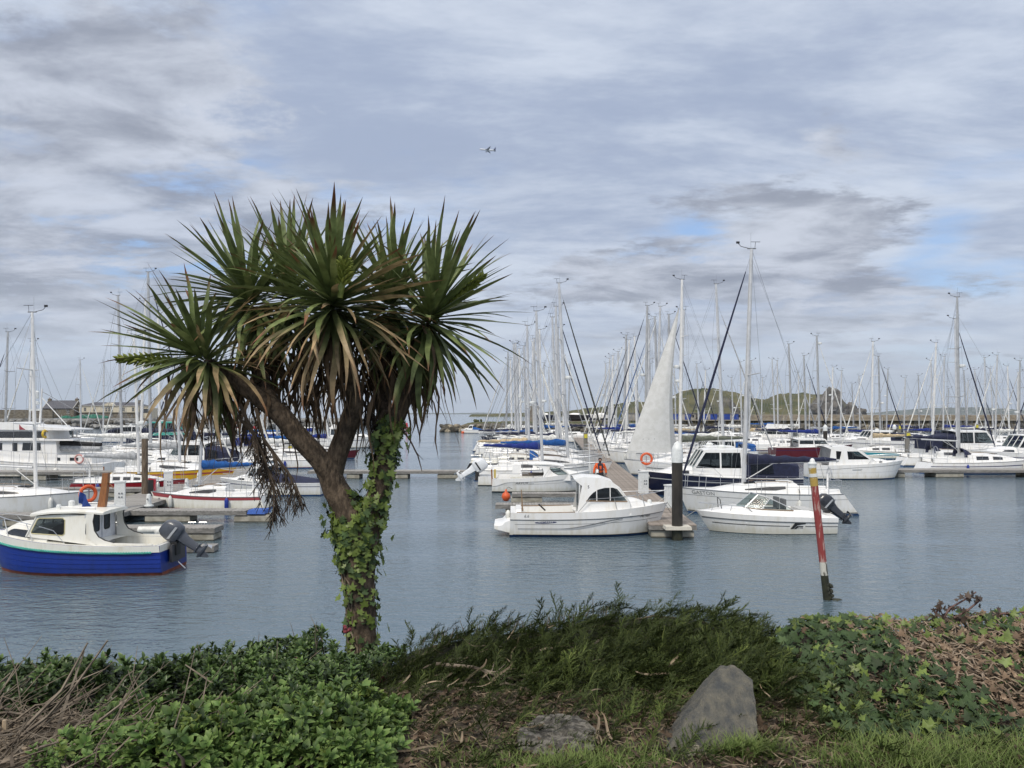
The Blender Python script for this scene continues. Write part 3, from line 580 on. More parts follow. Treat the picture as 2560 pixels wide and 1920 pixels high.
def trunk(parent, H, x0, x1, wk, zf, mat, name='foredeck_trunk', win=None, winmat=DARKWIN, n=12):
    """low cabin trunk: zf(x)->height above sheer, wk = share of the deck width"""
    rings = []
    def w(x): return max(0.03, abs(H.P(H.tx(x), 1).y) * wk)
    for i in range(n + 1):
        x = lerp(x0, x1, i / n); z0 = H.zs(H.tx(x)) - 0.02; h = max(0.01, zf(x))
        rings.append([Vector((x, y * w(x), z0 + k * h)) for y, k in ((-1, 0), (-0.93, 0.55), (-0.80, 0.85), (-0.45, 1.0), (0, 1.05), (0.45, 1.0), (0.80, 0.85), (0.93, 0.55), (1, 0))])
    mb = MB(); mb.loft(rings, mat); mb.add(rings[0], [tuple(range(9))], mat); mb.add(rings[-1], [tuple(range(9))], mat); o = mb.build(name, parent, 50)
    for poly in (win or []):
        xlo, xhi = min(p[0] for p in poly), max(p[0] for p in poly); cols = []
        for i in range(11):
            x = lerp(xlo + 1e-4, xhi - 1e-4, i / 10); ks = []
            for (x0_, k0_), (x1_, k1_) in zip(poly, poly[1:] + poly[:1]):
                if (x0_ - x) * (x1_ - x) <= 0 and abs(x1_ - x0_) > 1e-9: ks.append(lerp(k0_, k1_, (x - x0_) / (x1_ - x0_)))
            cols.append((x, min(ks), max(ks)))
        for s_ in (1, -1):
            mb = MB(); mb.loft([[Vector((x, s_ * (w(x) * (lerp(1.0, 0.93, k / 0.55) if k < .55 else lerp(.93, .80, (k - .55) / .3)) + 0.012), H.zs(H.tx(x)) - 0.02 + k * max(0.01, zf(x)))) for k in (lo_, (lo_ + hi_) / 2, hi_)] for x, lo_, hi_ in cols], winmat); mb.build('window', o, 40)
    return o
def bowrail(root, H, t0, h=0.55, r=0.014, posts=(0.62, 0.76, 0.9), t_end=0.97, mid=False, inset=0.10, drop=True):
    mb = MB(); ts = [lerp(t0, t_end, i / 8) for i in range(9)]
    def top(t, s_): return H.edge(t, inset, s_, h * (sstep(t0 - 0.001, t0 + 0.07, t) if drop else 1))
    rails(mb, [top(t, 1) for t in ts] + [H.P(1, 1) + Vector((-0.05, 0, h))] + [top(t, -1) for t in reversed(ts)], r)
    for s_ in (1, -1):
        for t in posts: rails(mb, [H.edge(t, inset - 0.02, s_, -0.02), H.edge(t - 0.02, inset, s_, h)], r * 0.9)
        if mid: rails(mb, [H.edge(t, inset, s_, h * 0.5) for t in ts[2:]], r * 0.7)
    return mb.build('bow_rail', root)
def seat(parent, x, y, z, mat=SEATG):
    mb = MB(); mb.box((x, y, z + 0.25), (0.42, 0.45, 0.14), mat); mb.box((x - 0.2, y, z + 0.5), (0.1, 0.45, 0.5), mat); mb.tube([(x, y, z - 0.2), (x, y, z + 0.2)], 0.05, STEEL, 6); return mb.build('helm_seat', parent)

# ------------------------------------------------------------------ water
wm = bpy.data.materials.new('harbour_water'); wm.use_nodes = True; t = wm.node_tree; b = t.nodes['Principled BSDF']
b.inputs['Base Color'].default_value = (0.088, 0.128, 0.156, 1); b.inputs['Roughness'].default_value = 0.06; b.inputs['IOR'].default_value = 1.45
tcn = t.nodes.new('ShaderNodeTexCoord')
def wn(scale, st, rot, det, rough=0.5):
    mp = t.nodes.new('ShaderNodeMapping'); t.links.new(tcn.outputs['Object'], mp.inputs[0]); mp.inputs['Scale'].default_value = st; mp.inputs['Rotation'].default_value = (0, 0, R(rot))
    n = t.nodes.new('ShaderNodeTexNoise'); t.links.new(mp.outputs[0], n.inputs[0]); n.inputs['Scale'].default_value = scale; n.inputs['Detail'].default_value = det; n.inputs['Roughness'].default_value = rough; n.inputs['Distortion'].default_value = 0.4
    return n.outputs[0]
a1 = wn(1.9, (0.75, 1.5, 1), 16, 3, 0.55); a2 = wn(4.6, (0.8, 1.5, 1), -10, 3, 0.55); a3 = wn(0.09, (0.6, 1.6, 1), 10, 3)
mr = t.nodes.new('ShaderNodeMapRange'); t.links.new(a3, mr.inputs[0]); mr.inputs[1].default_value = 0.35; mr.inputs[2].default_value = 0.62; mr.inputs[3].default_value = 0.35; mr.inputs[4].default_value = 1.1
ad = t.nodes.new('ShaderNodeMath'); ad.operation = 'MULTIPLY_ADD'; t.links.new(a2, ad.inputs[0]); ad.inputs[1].default_value = 0.55; t.links.new(a1, ad.inputs[2])
mu = t.nodes.new('ShaderNodeMath'); mu.operation = 'MULTIPLY'; t.links.new(ad.outputs[0], mu.inputs[0]); t.links.new(mr.outputs[0], mu.inputs[1])
bp = t.nodes.new('ShaderNodeBump'); bp.inputs['Strength'].default_value = 0.75; bp.inputs['Distance'].default_value = 0.09; t.links.new(mu.outputs[0], bp.inputs['Height']); t.links.new(bp.outputs[0], b.inputs['Normal'])
mb = MB(); mb.add([(-16000, -40, 0), (16000, -40, 0), (16000, 16000, 0), (-16000, 16000, 0)], [(0, 1, 2, 3)], wm); struct(mb.build('water', None, 0))

# ------------------------------------------------------------------ the planted bank the camera stands on
def gz(x, y):
    z = 3.03 - 0.05 * (min(y, 4.5) - 3.5)
    if y > 4.5: z -= 0.27 * (min(y, 7) - 4.5)
    if y > 7: z -= 0.45 * (y - 7)
    z -= 0.30 * sstep(-0.9, -1.9, x) * sstep(4.3, 5.6, y)
    return z + 0.05 * fbm((x * 0.9, y * 0.9, 0.3), 4)
SOIL = M('bank_soil', (0.030, 0.024, 0.016), 0.95, col2=(0.085, 0.066, 0.043), nscale=14, bump=0.8, bscale=60, contrast=(0.3, 0.7))
mb = MB(); xs = [-16 + 0.25 * i for i in range(129)]; ys = [-3 + 0.25 * i for i in range(68)]
mb.loft([[Vector((x, y, gz(x, y))) for x in xs] for y in ys], SOIL); struct(mb.build('ground', None, 80))

# ------------------------------------------------------------------ island, sea stacks, far hills
def landmat(name, grass, grass2, rock, rock2, lo, hi, ns):
    m = bpy.data.materials.new(name); m.use_nodes = True; t = m.node_tree; b = t.nodes['Principled BSDF']; b.inputs['Roughness'].default_value = 0.95; b.inputs['Specular IOR Level'].default_value = 0.1
    g = t.nodes.new('ShaderNodeNewGeometry'); sp = t.nodes.new('ShaderNodeSeparateXYZ'); t.links.new(g.outputs['Normal'], sp.inputs[0])
    tcn = t.nodes.new('ShaderNodeTexCoord')
    def nz(s, st=(1, 1, 1)):
        mp = t.nodes.new('ShaderNodeMapping'); mp.inputs['Scale'].default_value = st; t.links.new(tcn.outputs['Object'], mp.inputs[0]); n = t.nodes.new('ShaderNodeTexNoise'); n.inputs['Scale'].default_value = s; n.inputs['Detail'].default_value = 8; n.inputs['Roughness'].default_value = 0.65; t.links.new(mp.outputs[0], n.inputs[0]); return n.outputs[0]
    def ramp(v, a, c):
        r_ = t.nodes.new('ShaderNodeMapRange'); r_.interpolation_type = 'SMOOTHSTEP'; t.links.new(v, r_.inputs[0]); r_.inputs[1].default_value = a; r_.inputs[2].default_value = c; return r_.outputs[0]
    def mix(f, a, c):
        n = t.nodes.new('ShaderNodeMix'); n.data_type = 'RGBA'; t.links.new(f, n.inputs[0])
        for i, s in ((6, a), (7, c)):
            if isinstance(s, tuple): n.inputs[i].default_value = s + (1,)
            else: t.links.new(s, n.inputs[i])
        return n.outputs[2]
    gcol = mix(ramp(nz(ns), 0.35, 0.62), grass, grass2); rcol = mix(ramp(nz(ns * 3, (1, 1, 2.5)), 0.35, 0.65), rock, rock2)
    ad = t.nodes.new('ShaderNodeMath'); ad.operation = 'MULTIPLY_ADD'; t.links.new(nz(ns * 2), ad.inputs[0]); ad.inputs[1].default_value = 0.5; t.links.new(sp.outputs[2], ad.inputs[2])
    t.links.new(mix(ramp(ad.outputs[0], lo, hi), rcol, gcol), b.inputs['Base Color']); return m
ISL = landmat('island_turf_and_rock', (0.050, 0.060, 0.022), (0.120, 0.110, 0.052), (0.055, 0.050, 0.042), (0.155, 0.140, 0.115), 0.95, 1.16, 0.02)
def ridge(name, prof_, Y0, depth, mat, rough, n=150, m=16, cliff=()):
    us = [p[0] for p in prof_]
    def top(u):
        for (u0, v0), (u1, v1) in zip(prof_, prof_[1:]):
            if u0 <= u <= u1: return lerp(v0, v1, sstep(0, 1, (u - u0) / (u1 - u0)) * .5 + .5 * (u - u0) / (u1 - u0))
        return 1036
    rows = []
    for j in range(m + 1):
        s = j / m; y = Y0 + depth * s; row = []
        for i in range(n + 1):
            u = lerp(us[0], us[-1], i / n); Yr = Y0 + depth * 0.45; x = ux(u, Yr); h = EYE + (HOR - top(u)) / FPX * Yr
            pr = sstep(-0.02, 0.47, s) if s < 0.45 else sstep(1.1, 0.44, s)
            steep = 0.0
            for a, c in cliff:
                if a < u < c: pr = lerp(pr, sstep(0.18, 0.42, s) if s < 0.45 else pr, 0.85)
            nz_ = fbm((x * 0.02, y * 0.02, 1.3), 5) * rough + abs(fbm((x * 0.06, y * 0.06, 4.1), 4)) * rough * 0.7
            row.append(Vector((x, y, max(-2, h * pr + nz_ * (0.3 + pr) * min(1, h / 18) - 2 * (1 - pr)))))
        rows.append(row)
    mb = MB(); mb.loft(rows, mat); return struct(mb.build(name, None, 60))
ridge('island', [(1180, 1036), (1300, 1033), (1400, 1029), (1500, 1019), (1560, 1010), (1650, 1002), (1690, 988), (1720, 978), (1750, 971), (1790, 973), (1810, 981), (1850, 986), (1880, 996), (1920, 999), (1950, 987), (2000, 984), (2045, 988), (2060, 986), (2078, 984), (2090, 1000), (2108, 1034)], 1300, 420, ISL, 7, 190, 22, cliff=((2036, 2120), (1700, 1800)))
STK = M('sea_stack_rock', (0.045, 0.040, 0.034), 0.95, col2=(0.17, 0.155, 0.135), nscale=0.08, stretch=(1, 1, 2), bump=0.5, bscale=0.4)
mb = MB(); mb.blob(px(2078, 1020, 1330), 26, STK, 3, 0.32, 4, 1.6, (0.72, 0.8, 1.25)); mb.blob(px(2052, 1022, 1340), 18, STK, 5, 0.3, 4, 1.6, (0.9, 0.8, 1.1)); mb.blob(px(2092, 1034, 1330), 17, STK, 6, 0.3, 3, 1.6, (1.0, 0.8, 0.9)); struct(mb.build('sea_stack', None, 60))
mb = MB(); mb.blob(px(2128, 1030, 1330), 15, STK, 8, 0.35, 4, 1.8, (0.55, 0.7, 1.15)); mb.blob(px(2146, 1034, 1335), 14, STK, 9, 0.3, 4, 1.8, (1.0, 0.8, 0.75)); struct(mb.build('sea_stack', None, 60))
HILL = landmat('far_hill', (0.060, 0.075, 0.040), (0.10, 0.105, 0.06), (0.08, 0.085, 0.07), (0.12, 0.12, 0.1), 0.4, 0.9, 0.004)
ridge('far_hills', [(2160, 1036), (2230, 1030), (2290, 1024), (2330, 1020), (2380, 1019), (2450, 1018), (2490, 1020), (2540, 1027), (2600, 1031), (2700, 1034)], 9000, 2600, HILL, 10, 90, 8)
ridge('far_coast', [(880, 1035), (960, 1032.5), (1010, 1033), (1050, 1032), (1130, 1033), (1200, 1031.5), (1260, 1033.5), (1340, 1035)], 13500, 900, HILL, 8, 60, 5)

# ------------------------------------------------------------------ stone piers and breakwaters
ROCKM = M('armour_rock', (0.040, 0.036, 0.028), 0.9, col2=(0.135, 0.122, 0.098), nscale=0.9, objrand=0.45, bump=0.5, bscale=6); ROCKL = M('armour_rock_light', (0.13, 0.11, 0.078), 0.9, col2=(0.26, 0.225, 0.165), nscale=0.9, objrand=0.35, bump=0.5, bscale=6); ROCKG = M('armour_rock_grey', (0.10, 0.10, 0.095), 0.9, col2=(0.25, 0.245, 0.23), nscale=0.9, objrand=0.45, bump=0.5, bscale=6)
WALLS = M('pier_stone', (0.15, 0.125, 0.092), 0.9, col2=(0.27, 0.235, 0.18), nscale=0.7, stretch=(1, 1, 2), bump=0.4, bscale=3, contrast=(0.3, 0.7)); WALLB = M('pier_stone_weedy', (0.060, 0.052, 0.026), 0.9, col2=(0.15, 0.125, 0.07), nscale=0.5, bump=0.4, bscale=4); GREENT = M('pier_grass', (0.045, 0.055, 0.020), 0.95, col2=(0.10, 0.095, 0.04), nscale=0.6); CAPST = M('coping_stone', (0.34, 0.31, 0.25), 0.85)
def rockmeshes(mat, key):
    out = []
    for k in range(8):
        mb = MB(); mb.blob((0, 0, 0), 1.0, mat, k * 1.7 + key, 0.30, 1 if k > 8 else 2, 1.1, (1.25, 1.0, 0.72)); o = mb.build('rock', None, 25); out.append(o.data); bpy.data.objects.remove(o)
    return out
RK, RL, RG = rockmeshes(ROCKM, 1), rockmeshes(ROCKL, 4), rockmeshes(ROCKG, 7)
rr_ = random.Random(11)
def rockface(parent, x0, x1, Y, z0, z1, size, meshes, slope=1.4, maxn=300, face=None, yoff=lambda x: 0, dense=1.0):
    n = 0; rows = max(2, int((z1 - z0) / (size * 0.62)))
    for r_i in range(rows):
        z = lerp(z0, z1, (r_i + 0.3) / rows); x = x0 + rr_.random() * size
        while x < x1 and n < maxn:
            s = size * rr_.uniform(0.55, 1.15); o = link('rock', rr_.choice(meshes(x) if callable(meshes) else meshes), parent); n += 1
            o.location = (x, Y + yoff(x) + (z - z0) * slope + rr_.uniform(-0.3, 0.3), z + rr_.uniform(-0.2, 0.2)); o.scale = (s * 0.62,) * 3; o.rotation_euler = (rr_.uniform(-.5, .5), rr_.uniform(-.5, .5), rr_.uniform(0, 6.28)); x += s * 1.05 / dense
# breakwater with rocky tip
bw = empty('breakwater', 'low rock breakwater with grassy crest and bare pale boulders at its tip', 'breakwater', (0, 0, 0))
mb = MB(); rings = []
for i in range(31):
    x = lerp(-18.5, 33, i / 30); k = sstep(-19.5, -9, x); h = 2.6 * k + 0.15 * fbm((x * 0.4, 0, 2), 3); rings.append([Vector((x, 195.5 - 0.2, -0.5)), Vector((x, 196.2, 0.3 * k)), Vector((x, 199, h * 0.85)), Vector((x, 200.5, h)), Vector((x, 205, h)), Vector((x, 209, -0.5))])
for a in range(5): mb.loft([[r_[a], r_[a + 1]] for r_ in rings], GREENT if a in (2, 3) else ROCKM)
mb.build('mound', bw, 30)
rockface(bw, -18, -8, 195.8, 0.2, 2.1, 1.5, lambda x: RL if rr_.random() < 0.75 else RK, 1.3, 60, yoff=lambda x: 0, dense=1.4)
rockface(bw, -8, 33, 195.8, 0.1, 1.9, 1.35, lambda x: RK, 1.3, 220, dense=1.15)
mb = MB(); 
for k in range(5): mb.blob((-10.5 + k * 0.5 + rr_.random(), 201, 2.75 + rr_.random() * 0.2), 0.35, GREENT, k, 0.4, 2)
mb.build('scrub', bw, 0)['kind'] = 'stuff'
# pier running on to the right
pr = empty('stone_pier', 'long stone pier wall with weedy lower ledge and dark rocks along the water', 'pier', (0, 0, 0))
mb = MB(); mb.box((95, 207.5, 2.0), (130, 6, 1.8), WALLB); mb.build('quay_face', pr, 0)
mb = MB(); mb.box((90, 204.3, 2.93), (140, 0.9, 0.14), CAPST); mb.build('coping', pr, 0)
mb = MB(); rings = []
for i in range(41):
    x = lerp(58, 165, i / 40); h = 4.25 + 0.22 * fbm((x * 0.15, 3, 1), 4); rings.append([Vector((x, 214, 2.7)), Vector((x, 214.2, h)), Vector((x, 218, h + 0.15)), Vector((x, 218, 1))])
mb.loft(rings, WALLS); mb.build('parapet_wall', pr, 30)
mb = MB(); mb.box((100, 211, 2.95), (140, 6.4, 0.2), WALLS); mb.build('quay_deck', pr, 0)
mb = MB(); mb.loft([[Vector((x, 197.5, -0.5)) for x in (30, 165)], [Vector((x, 203.5, 1.7)) for x in (30, 165)], [Vector((x, 204.6, 1.9)) for x in (30, 165)]], ROCKM); mb.build('rubble_slope', pr, 0)
rockface(pr, 33, 146, 198.3, 0.15, 2.1, 1.6, lambda x: RK if rr_.random() < 0.86 else RL, 1.5, 299, dense=1.05)
mb = MB(); mb.box((62.5, 213, 3.75), (3.6, 1.4, 1.0), M('pier_niche', (0.05, 0.045, 0.04), .9)); mb.build('recess', pr, 0)
for x in (76, 88, 97, 113, 127, 139):
    mb = MB(); mb.tube([(x, 204.6, 2.95), (x, 204.6, 3.4)], 0.10, CAPST, 6); mb.lathe([(0.02, 0), (0.2, 0.08), (0.2, 0.25), (0.02, 0.35)], CAPST, 8, (x, 204.6, 3.35)); tag(mb.build('pier_bollard', None), 'small pale bollard standing on the edge of the stone pier', 'bollard', 'bollards on the pier edge')
# sheds with blue doors on the pier
SHED = M('shed_render', (0.24, 0.225, 0.20), 0.9, col2=(0.36, 0.34, 0.30), nscale=0.6); BDOOR = M('blue_door', (0.012, 0.045, 0.26), 0.6, var=0.2, nscale=1); SROOF = M('shed_roof', (0.15, 0.15, 0.15), 0.8)
for k, (u0, u1, nd_) in enumerate(((1560, 1632, 1), (1636, 1738, 3), (1744, 1798, 2), (1802, 1850, 2))):
    x0, x1 = ux(u0, 212), ux(u1, 212); so = empty('harbour_shed', ('low grey harbour shed with one bright blue door behind the white headsail', 'longest grey harbour shed with blue doors on the pier', 'grey harbour shed with two blue doors beside the longest shed', 'last grey harbour shed with blue doors before the pier parapet')[k], 'shed', ((x0 + x1) / 2, 213.5, 3.02), 0)
    w = x1 - x0; mb = MB(); mb.box((0, 0, 0.85), (w, 4, 1.7), SHED); mb.build('wall', so, 0); mb = MB(); mb.box((0, 0, 1.78), (w + 0.3, 4.4, 0.16), SROOF); mb.build('roof', so, 0)
    for d in range(nd_):
        mb = MB(); mb.box((-w / 2 + w * (d + 0.6) / (nd_ + 0.2), -2.02, 0.78), (1.9 if k != 1 else 1.7, 0.06, 1.5), BDOOR); mb.build('door', so, 0)
    mb = MB(); mb.box((w * 0.44, -2.02, 1.0), (0.6, 0.06, 0.7), DARKWIN); mb.build('window', so, 0)
# old tower and laid-up yachts on the breakwater quay
tw = empty('stone_tower', 'square old stone tower with red topped mast behind the mast forest', 'tower', (ux(1334, 214), 214, 2.0)); mb = MB(); mb.box((0, 0, 2.3), (3.6, 3.6, 4.6), WALLS, 0, 0.96); mb.build('wall', tw, 0)
mb = MB(); mb.box((0, 0, 4.7), (3.8, 3.8, 0.3), CAPST)
for k in range(4): mb.box((-1.5 + k, -1.7, 5.0), (0.5, 0.3, 0.4), WALLS)
mb.build('parapet', tw, 0); mb = MB(); mb.tube([(-1.2, 0, 4.6), (-1.2, 0, 6.6)], 0.14, M('tower_red', (0.3, 0.03, 0.03), .6), 6); mb.build('beacon_post', tw)
qy = empty('quay_wall', 'low stone quay behind the masts carrying laid-up boats', 'quay', (0, 0, 0)); mb = MB(); mb.box((20, 213, 1.3), (46, 9, 2.7), WALLS); mb.build('wall', qy, 0)
for x, hm, lb in ((8.6, NAVYH, 'navy-hulled yacht laid up ashore beside the stone tower'), (17.5, BLACKH, 'dark-hulled yacht laid up ashore between tower and sheds'), (24.5, WHITE, 'white-hulled yacht laid up ashore near the harbour sheds')):
    r_ = empty('laid_up_yacht', lb, 'yacht', (x, 213, 3.35), R(180)); H = Hull(8, 2.6, 1.0, 1.3, 0.03, .8, .3, .75, .44, 2.2, 1.7, 0.5, .1, .5); H.mesh(hm, ANTIK, 16, 4).build('hull', r_, 35); mb = MB(); H.deck(mb, 0, 1, WHITE, 10); mb.build('deck', r_, 40); trunk(r_, H, -1.2, 2.4, 0.6, lambda x: 0.45 * (1 - sstep(0.5, 2.4, x)) + .02, WHITE)
    mb = MB(); mb.box((0, 0, -0.55), (3.0, 0.5, 0.5), M('cradle', (0.08, 0.05, 0.04), .8)); mb.build('cradle', r_, 0)
# left harbour arm with rocks, wall and houses
la = empty('rock_breakwater', 'grey boulder-faced harbour arm below the stone house and cream villa', 'breakwater', (0, 0, 0))
mb = MB(); mb.loft([[Vector((x, 240, -0.5)) for x in (-190, -54)], [Vector((x, 245.5, 2.9)) for x in (-190, -54)], [Vector((x, 247, 3.0)) for x in (-190, -54)], [Vector((x, 380, 2.6)) for x in (-190, -54)], [Vector((x, 381, -1)) for x in (-190, -54)]], ROCKG); mb.add([(-54, 240, -.5), (-54, 245.5, 2.9), (-54, 380, 2.6), (-54, 381, -1)], [(0, 1, 2, 3)], ROCKG); mb.build('embankment', la, 0)
rockface(la, -160, -53, 240.6, 0.4, 3.0, 2.0, lambda x: RG if rr_.random() < 0.7 else RK, 1.7, 299, dense=1.0)
STONEH = M('house_stone', (0.10, 0.085, 0.062), 0.9, col2=(0.20, 0.175, 0.135), nscale=0.9, stretch=(1, 1, 2.2), bump=0.4, bscale=5); SLATE = M('roof_slate', (0.060, 0.062, 0.075), 0.7, col2=(0.10, 0.10, 0.115), nscale=1.2, stretch=(1, 1, 4)); RENDC = M('cream_render', (0.52, 0.47, 0.36), 0.85, col2=(0.60, 0.55, 0.43), nscale=0.5); PAINTC = M('painted_trim', (0.55, 0.53, 0.48), 0.6); WIND = M('house_window', (0.05, 0.055, 0.06), 0.15)
mb = MB(); mb.box((ux(30, 330), 331, 4.5), (34, 1.2, 3.8), STONEH); tag(mb.build('boundary_wall', None, 0), 'tall brown stone boundary wall left of the slate-roofed stone house', 'wall')
def window(par, x, y, z, w, h, bars=True):
    mb = MB(); mb.box((x, y + 0.04, z), (w, 0.06, h), WIND); o = mb.build('window', par, 0)
    mb = MB(); mb.box((x, y - 0.02, z - h / 2 - 0.06), (w + 0.3, 0.2, 0.12), PAINTC)
    if bars: mb.box((x, y, z), (0.07, 0.05, h), PAINTC); mb.box((x, y - 0.003, z), (w, 0.05, 0.07), PAINTC)
    mb.build('window_frame', o, 0)
hx0, hx1 = ux(92, 330), ux(171, 330); sh = empty('stone_house', 'brown stone house with slate roof and two chimneys beyond the boulders', 'house', ((hx0 + hx1) / 2, 334, 2.8)); w = hx1 - hx0
mb = MB(); mb.prism([(0, 0), (8, 0), (8, 4.2), (4, 7.3), (0, 4.2)], -w / 2, w / 2, STONEH); me_o = mb.build('wall', sh, 0); me_o.rotation_euler = (0, 0, R(90)); me_o.location = (0, 0, 0)
mb = MB(); mb.prism([(-0.3, 4.05), (4, 7.45), (8.3, 4.05), (8.3, 4.3), (4, 7.75), (-0.3, 4.3)], -w / 2 + 0.25, w / 2 - 0.25, SLATE); o = mb.build('roof', sh, 0); o.rotation_euler = (0, 0, R(90))
for s_ in (-1, 1):
    mb = MB(); mb.box((s_ * (w / 2 - 0.8), 4, 7.7), (1.3, 1.0, 1.6), STONEH); mb.lathe([(0.2, 0), (0.18, 0.5)], M('chimney_pot', (0.25, 0.11, 0.06), .8), 8, (s_ * (w / 2 - 0.8), 4, 8.5)); mb.build('chimney', sh, 0)
    mb = MB(); mb.tube([(s_ * (w / 2 - .1), -0.3, 4.3), (s_ * (w / 2 - .1), 4, 7.8)], 0.16, PAINTC, 4); mb.build('gable_coping', sh)
window(sh, w * 0.32, -0.03, 2.9, 1.1, 1.5); window(sh, -w * 0.1, -0.03, 2.9, 1.0, 1.3)
cx0, cx1 = ux(178, 330), ux(331, 330); cv = empty('cream_villa', 'long cream villa with central pediment and grey hipped slate roof', 'house', ((cx0 + cx1) / 2, 336, 2.8)); w = cx1 - cx0
mb = MB(); mb.box((0, 5, 3.85), (w, 10, 2.9), RENDC); mb.build('upper_wall', cv, 0); mb = MB(); mb.box((0, 5, 1.2), (w + 0.1, 10.1, 2.4), STONEH); mb.build('lower_wall', cv, 0); mb = MB(); mb.box((0, -0.15, 2.42), (w + 0.3, 0.5, 0.16), M('dark_string_course', (0.07, 0.065, 0.05), .8)); mb.box((0, -0.15, 5.32), (w + 0.6, 0.5, 0.16), PAINTC); mb.build('cornice', cv, 0)
mb = MB(); mb.add([(-w / 2 - .3, -.3, 5.4), (w / 2 + .3, -.3, 5.4), (w / 2 + .3, 10.3, 5.4), (-w / 2 - .3, 10.3, 5.4), (-w / 2 + 4, 5, 7.0), (w / 2 - 4, 5, 7.0)], [(0, 1, 5, 4), (1, 2, 5), (2, 3, 4, 5), (3, 0, 4), (0, 3, 2, 1)], SLATE); mb.build('roof', cv, 0)
mb = MB(); mb.prism([(-3.0, 5.4), (3.0, 5.4), (0, 6.75)], -0.6, 3.5, RENDC); mb.tube([(-3.1, -0.62, 5.42), (0, -0.62, 6.8), (3.1, -0.62, 5.42)], 0.12, PAINTC, 4); mb.build('pediment', cv, 0)
for k in (-0.40, -0.24, 0.24, 0.40): window(cv, w * k, -0.05, 3.85, 1.0, 1.5)
for k in (-1.2, 0, 1.2): window(cv, k, -0.05, 3.85, 0.8, 1.8)
for k in (-0.38, -0.22, 0.05, 0.22, 0.38): window(cv, w * k, -0.08, 1.2, 0.9, 1.2)
mb = MB(); mb.box((w / 2 - 2.2, 5, 7.2), (1.0, 1.0, 1.4), STONEH); mb.build('chimney', cv, 0)
gl = empty('glass_extension', 'dark glazed block at the right end of the cream villa', 'house', (ux(344, 330), 338, 2.8)); mb = MB(); mb.box((0, 3, 2.2), (4.4, 6, 4.4), RENDC); mb.build('wall', gl, 0); mb = MB(); mb.box((0, -0.05, 3.2), (3.8, 0.1, 1.8), WIND); mb.build('window', gl, 0)
NETG = M('net_green', (0.012, 0.085, 0.055), 0.95, col2=(0.03, 0.16, 0.11), nscale=1.5)
for k, (u, s) in enumerate(((165, 1.6), (212, 2.2), (236, 2.4), (188, 1.2), (262, 1.5))):
    mb = MB(); mb.blob((ux(u, 300), 300, 3.0), s, NETG, k, 0.3, 2, 1.5, (1.5, 1, 0.6)); tag(mb.build('net_heap', None), 'heap of green fishing net on the harbour arm before the villa', 'net', 'green net heaps on the harbour arm')
# channel buoy
mb = MB(); c = px(1017, 1072, 250); mb.lathe([(1.0, 0), (1.0, 0.5), (0.4, 0.6), (0.3, 1.8), (0.1, 2.0)], M('buoy_red', (0.45, 0.02, 0.03), .5), 10, (c.x, 250, -0.2)); tag(mb.build('channel_buoy', None), 'small red channel buoy afloat in the open fairway', 'buoy')

# ------------------------------------------------------------------ airliner
def airliner():
    Y = 1790; c = px(1219, 375, Y); root = empty('airliner', 'distant white airliner with dark blue tail crossing the clouds', 'aeroplane', c, 0, tilt=(R(-8), R(6)))
    AW = M('airliner_white', (0.55, 0.57, 0.60), 0.4); AB = M('airliner_blue', (0.035, 0.055, 0.14), 0.4); AG = M('airliner_wing', (0.16, 0.17, 0.20), 0.5)
    mb = MB(); mb.tube([(-18.8, 0, -.3), (-17.8, 0, 0), (-15.5, 0, 0), (0, 0, 0), (9, 0, 0.1), (14, 0, 0.8), (18.2, 0, 1.5)], [0.3, 1.3, 1.95, 2.0, 2.0, 1.3, 0.3], AW, 14); mb.build('fuselage', root, 60)
    for s_ in (1, -1):
        mb = MB(); mb.add([(-4, s_ * 1.8, -1), (3, s_ * 1.8, -1), (7.5, s_ * 17, 0.9), (6, s_ * 17, 0.9), (-4, s_ * 1.8, -0.4), (3, s_ * 1.8, -.6), (7.5, s_ * 17, 1.1), (6, s_ * 17, 1.1)], [(0, 1, 2, 3), (7, 6, 5, 4), (0, 3, 7, 4), (1, 5, 6, 2), (3, 2, 6, 7)], AG); mb.build('wing', root, 0)
        mb = MB(); mb.tube([(-4.6, s_ * 5.7, -2), (-3.5, s_ * 5.7, -2), (-0.5, s_ * 5.7, -1.8)], [1.0, 1.15, 0.6], AG, 10); mb.build('engine', root, 60)
        mb = MB(); mb.prism([(14, 1.2), (17.2, 1.2), (18.6, 1.6), (17.4, 1.6)], s_ * 0.4, s_ * 6, AB); mb.build('tailplane', root, 0)
    mb = MB(); mb.prism([(12.5, 1.6), (17.5, 1.6), (19.2, 8.2), (17.0, 8.2)], -0.25, 0.25, AB); mb.build('tail_fin', root, 0)
airliner()
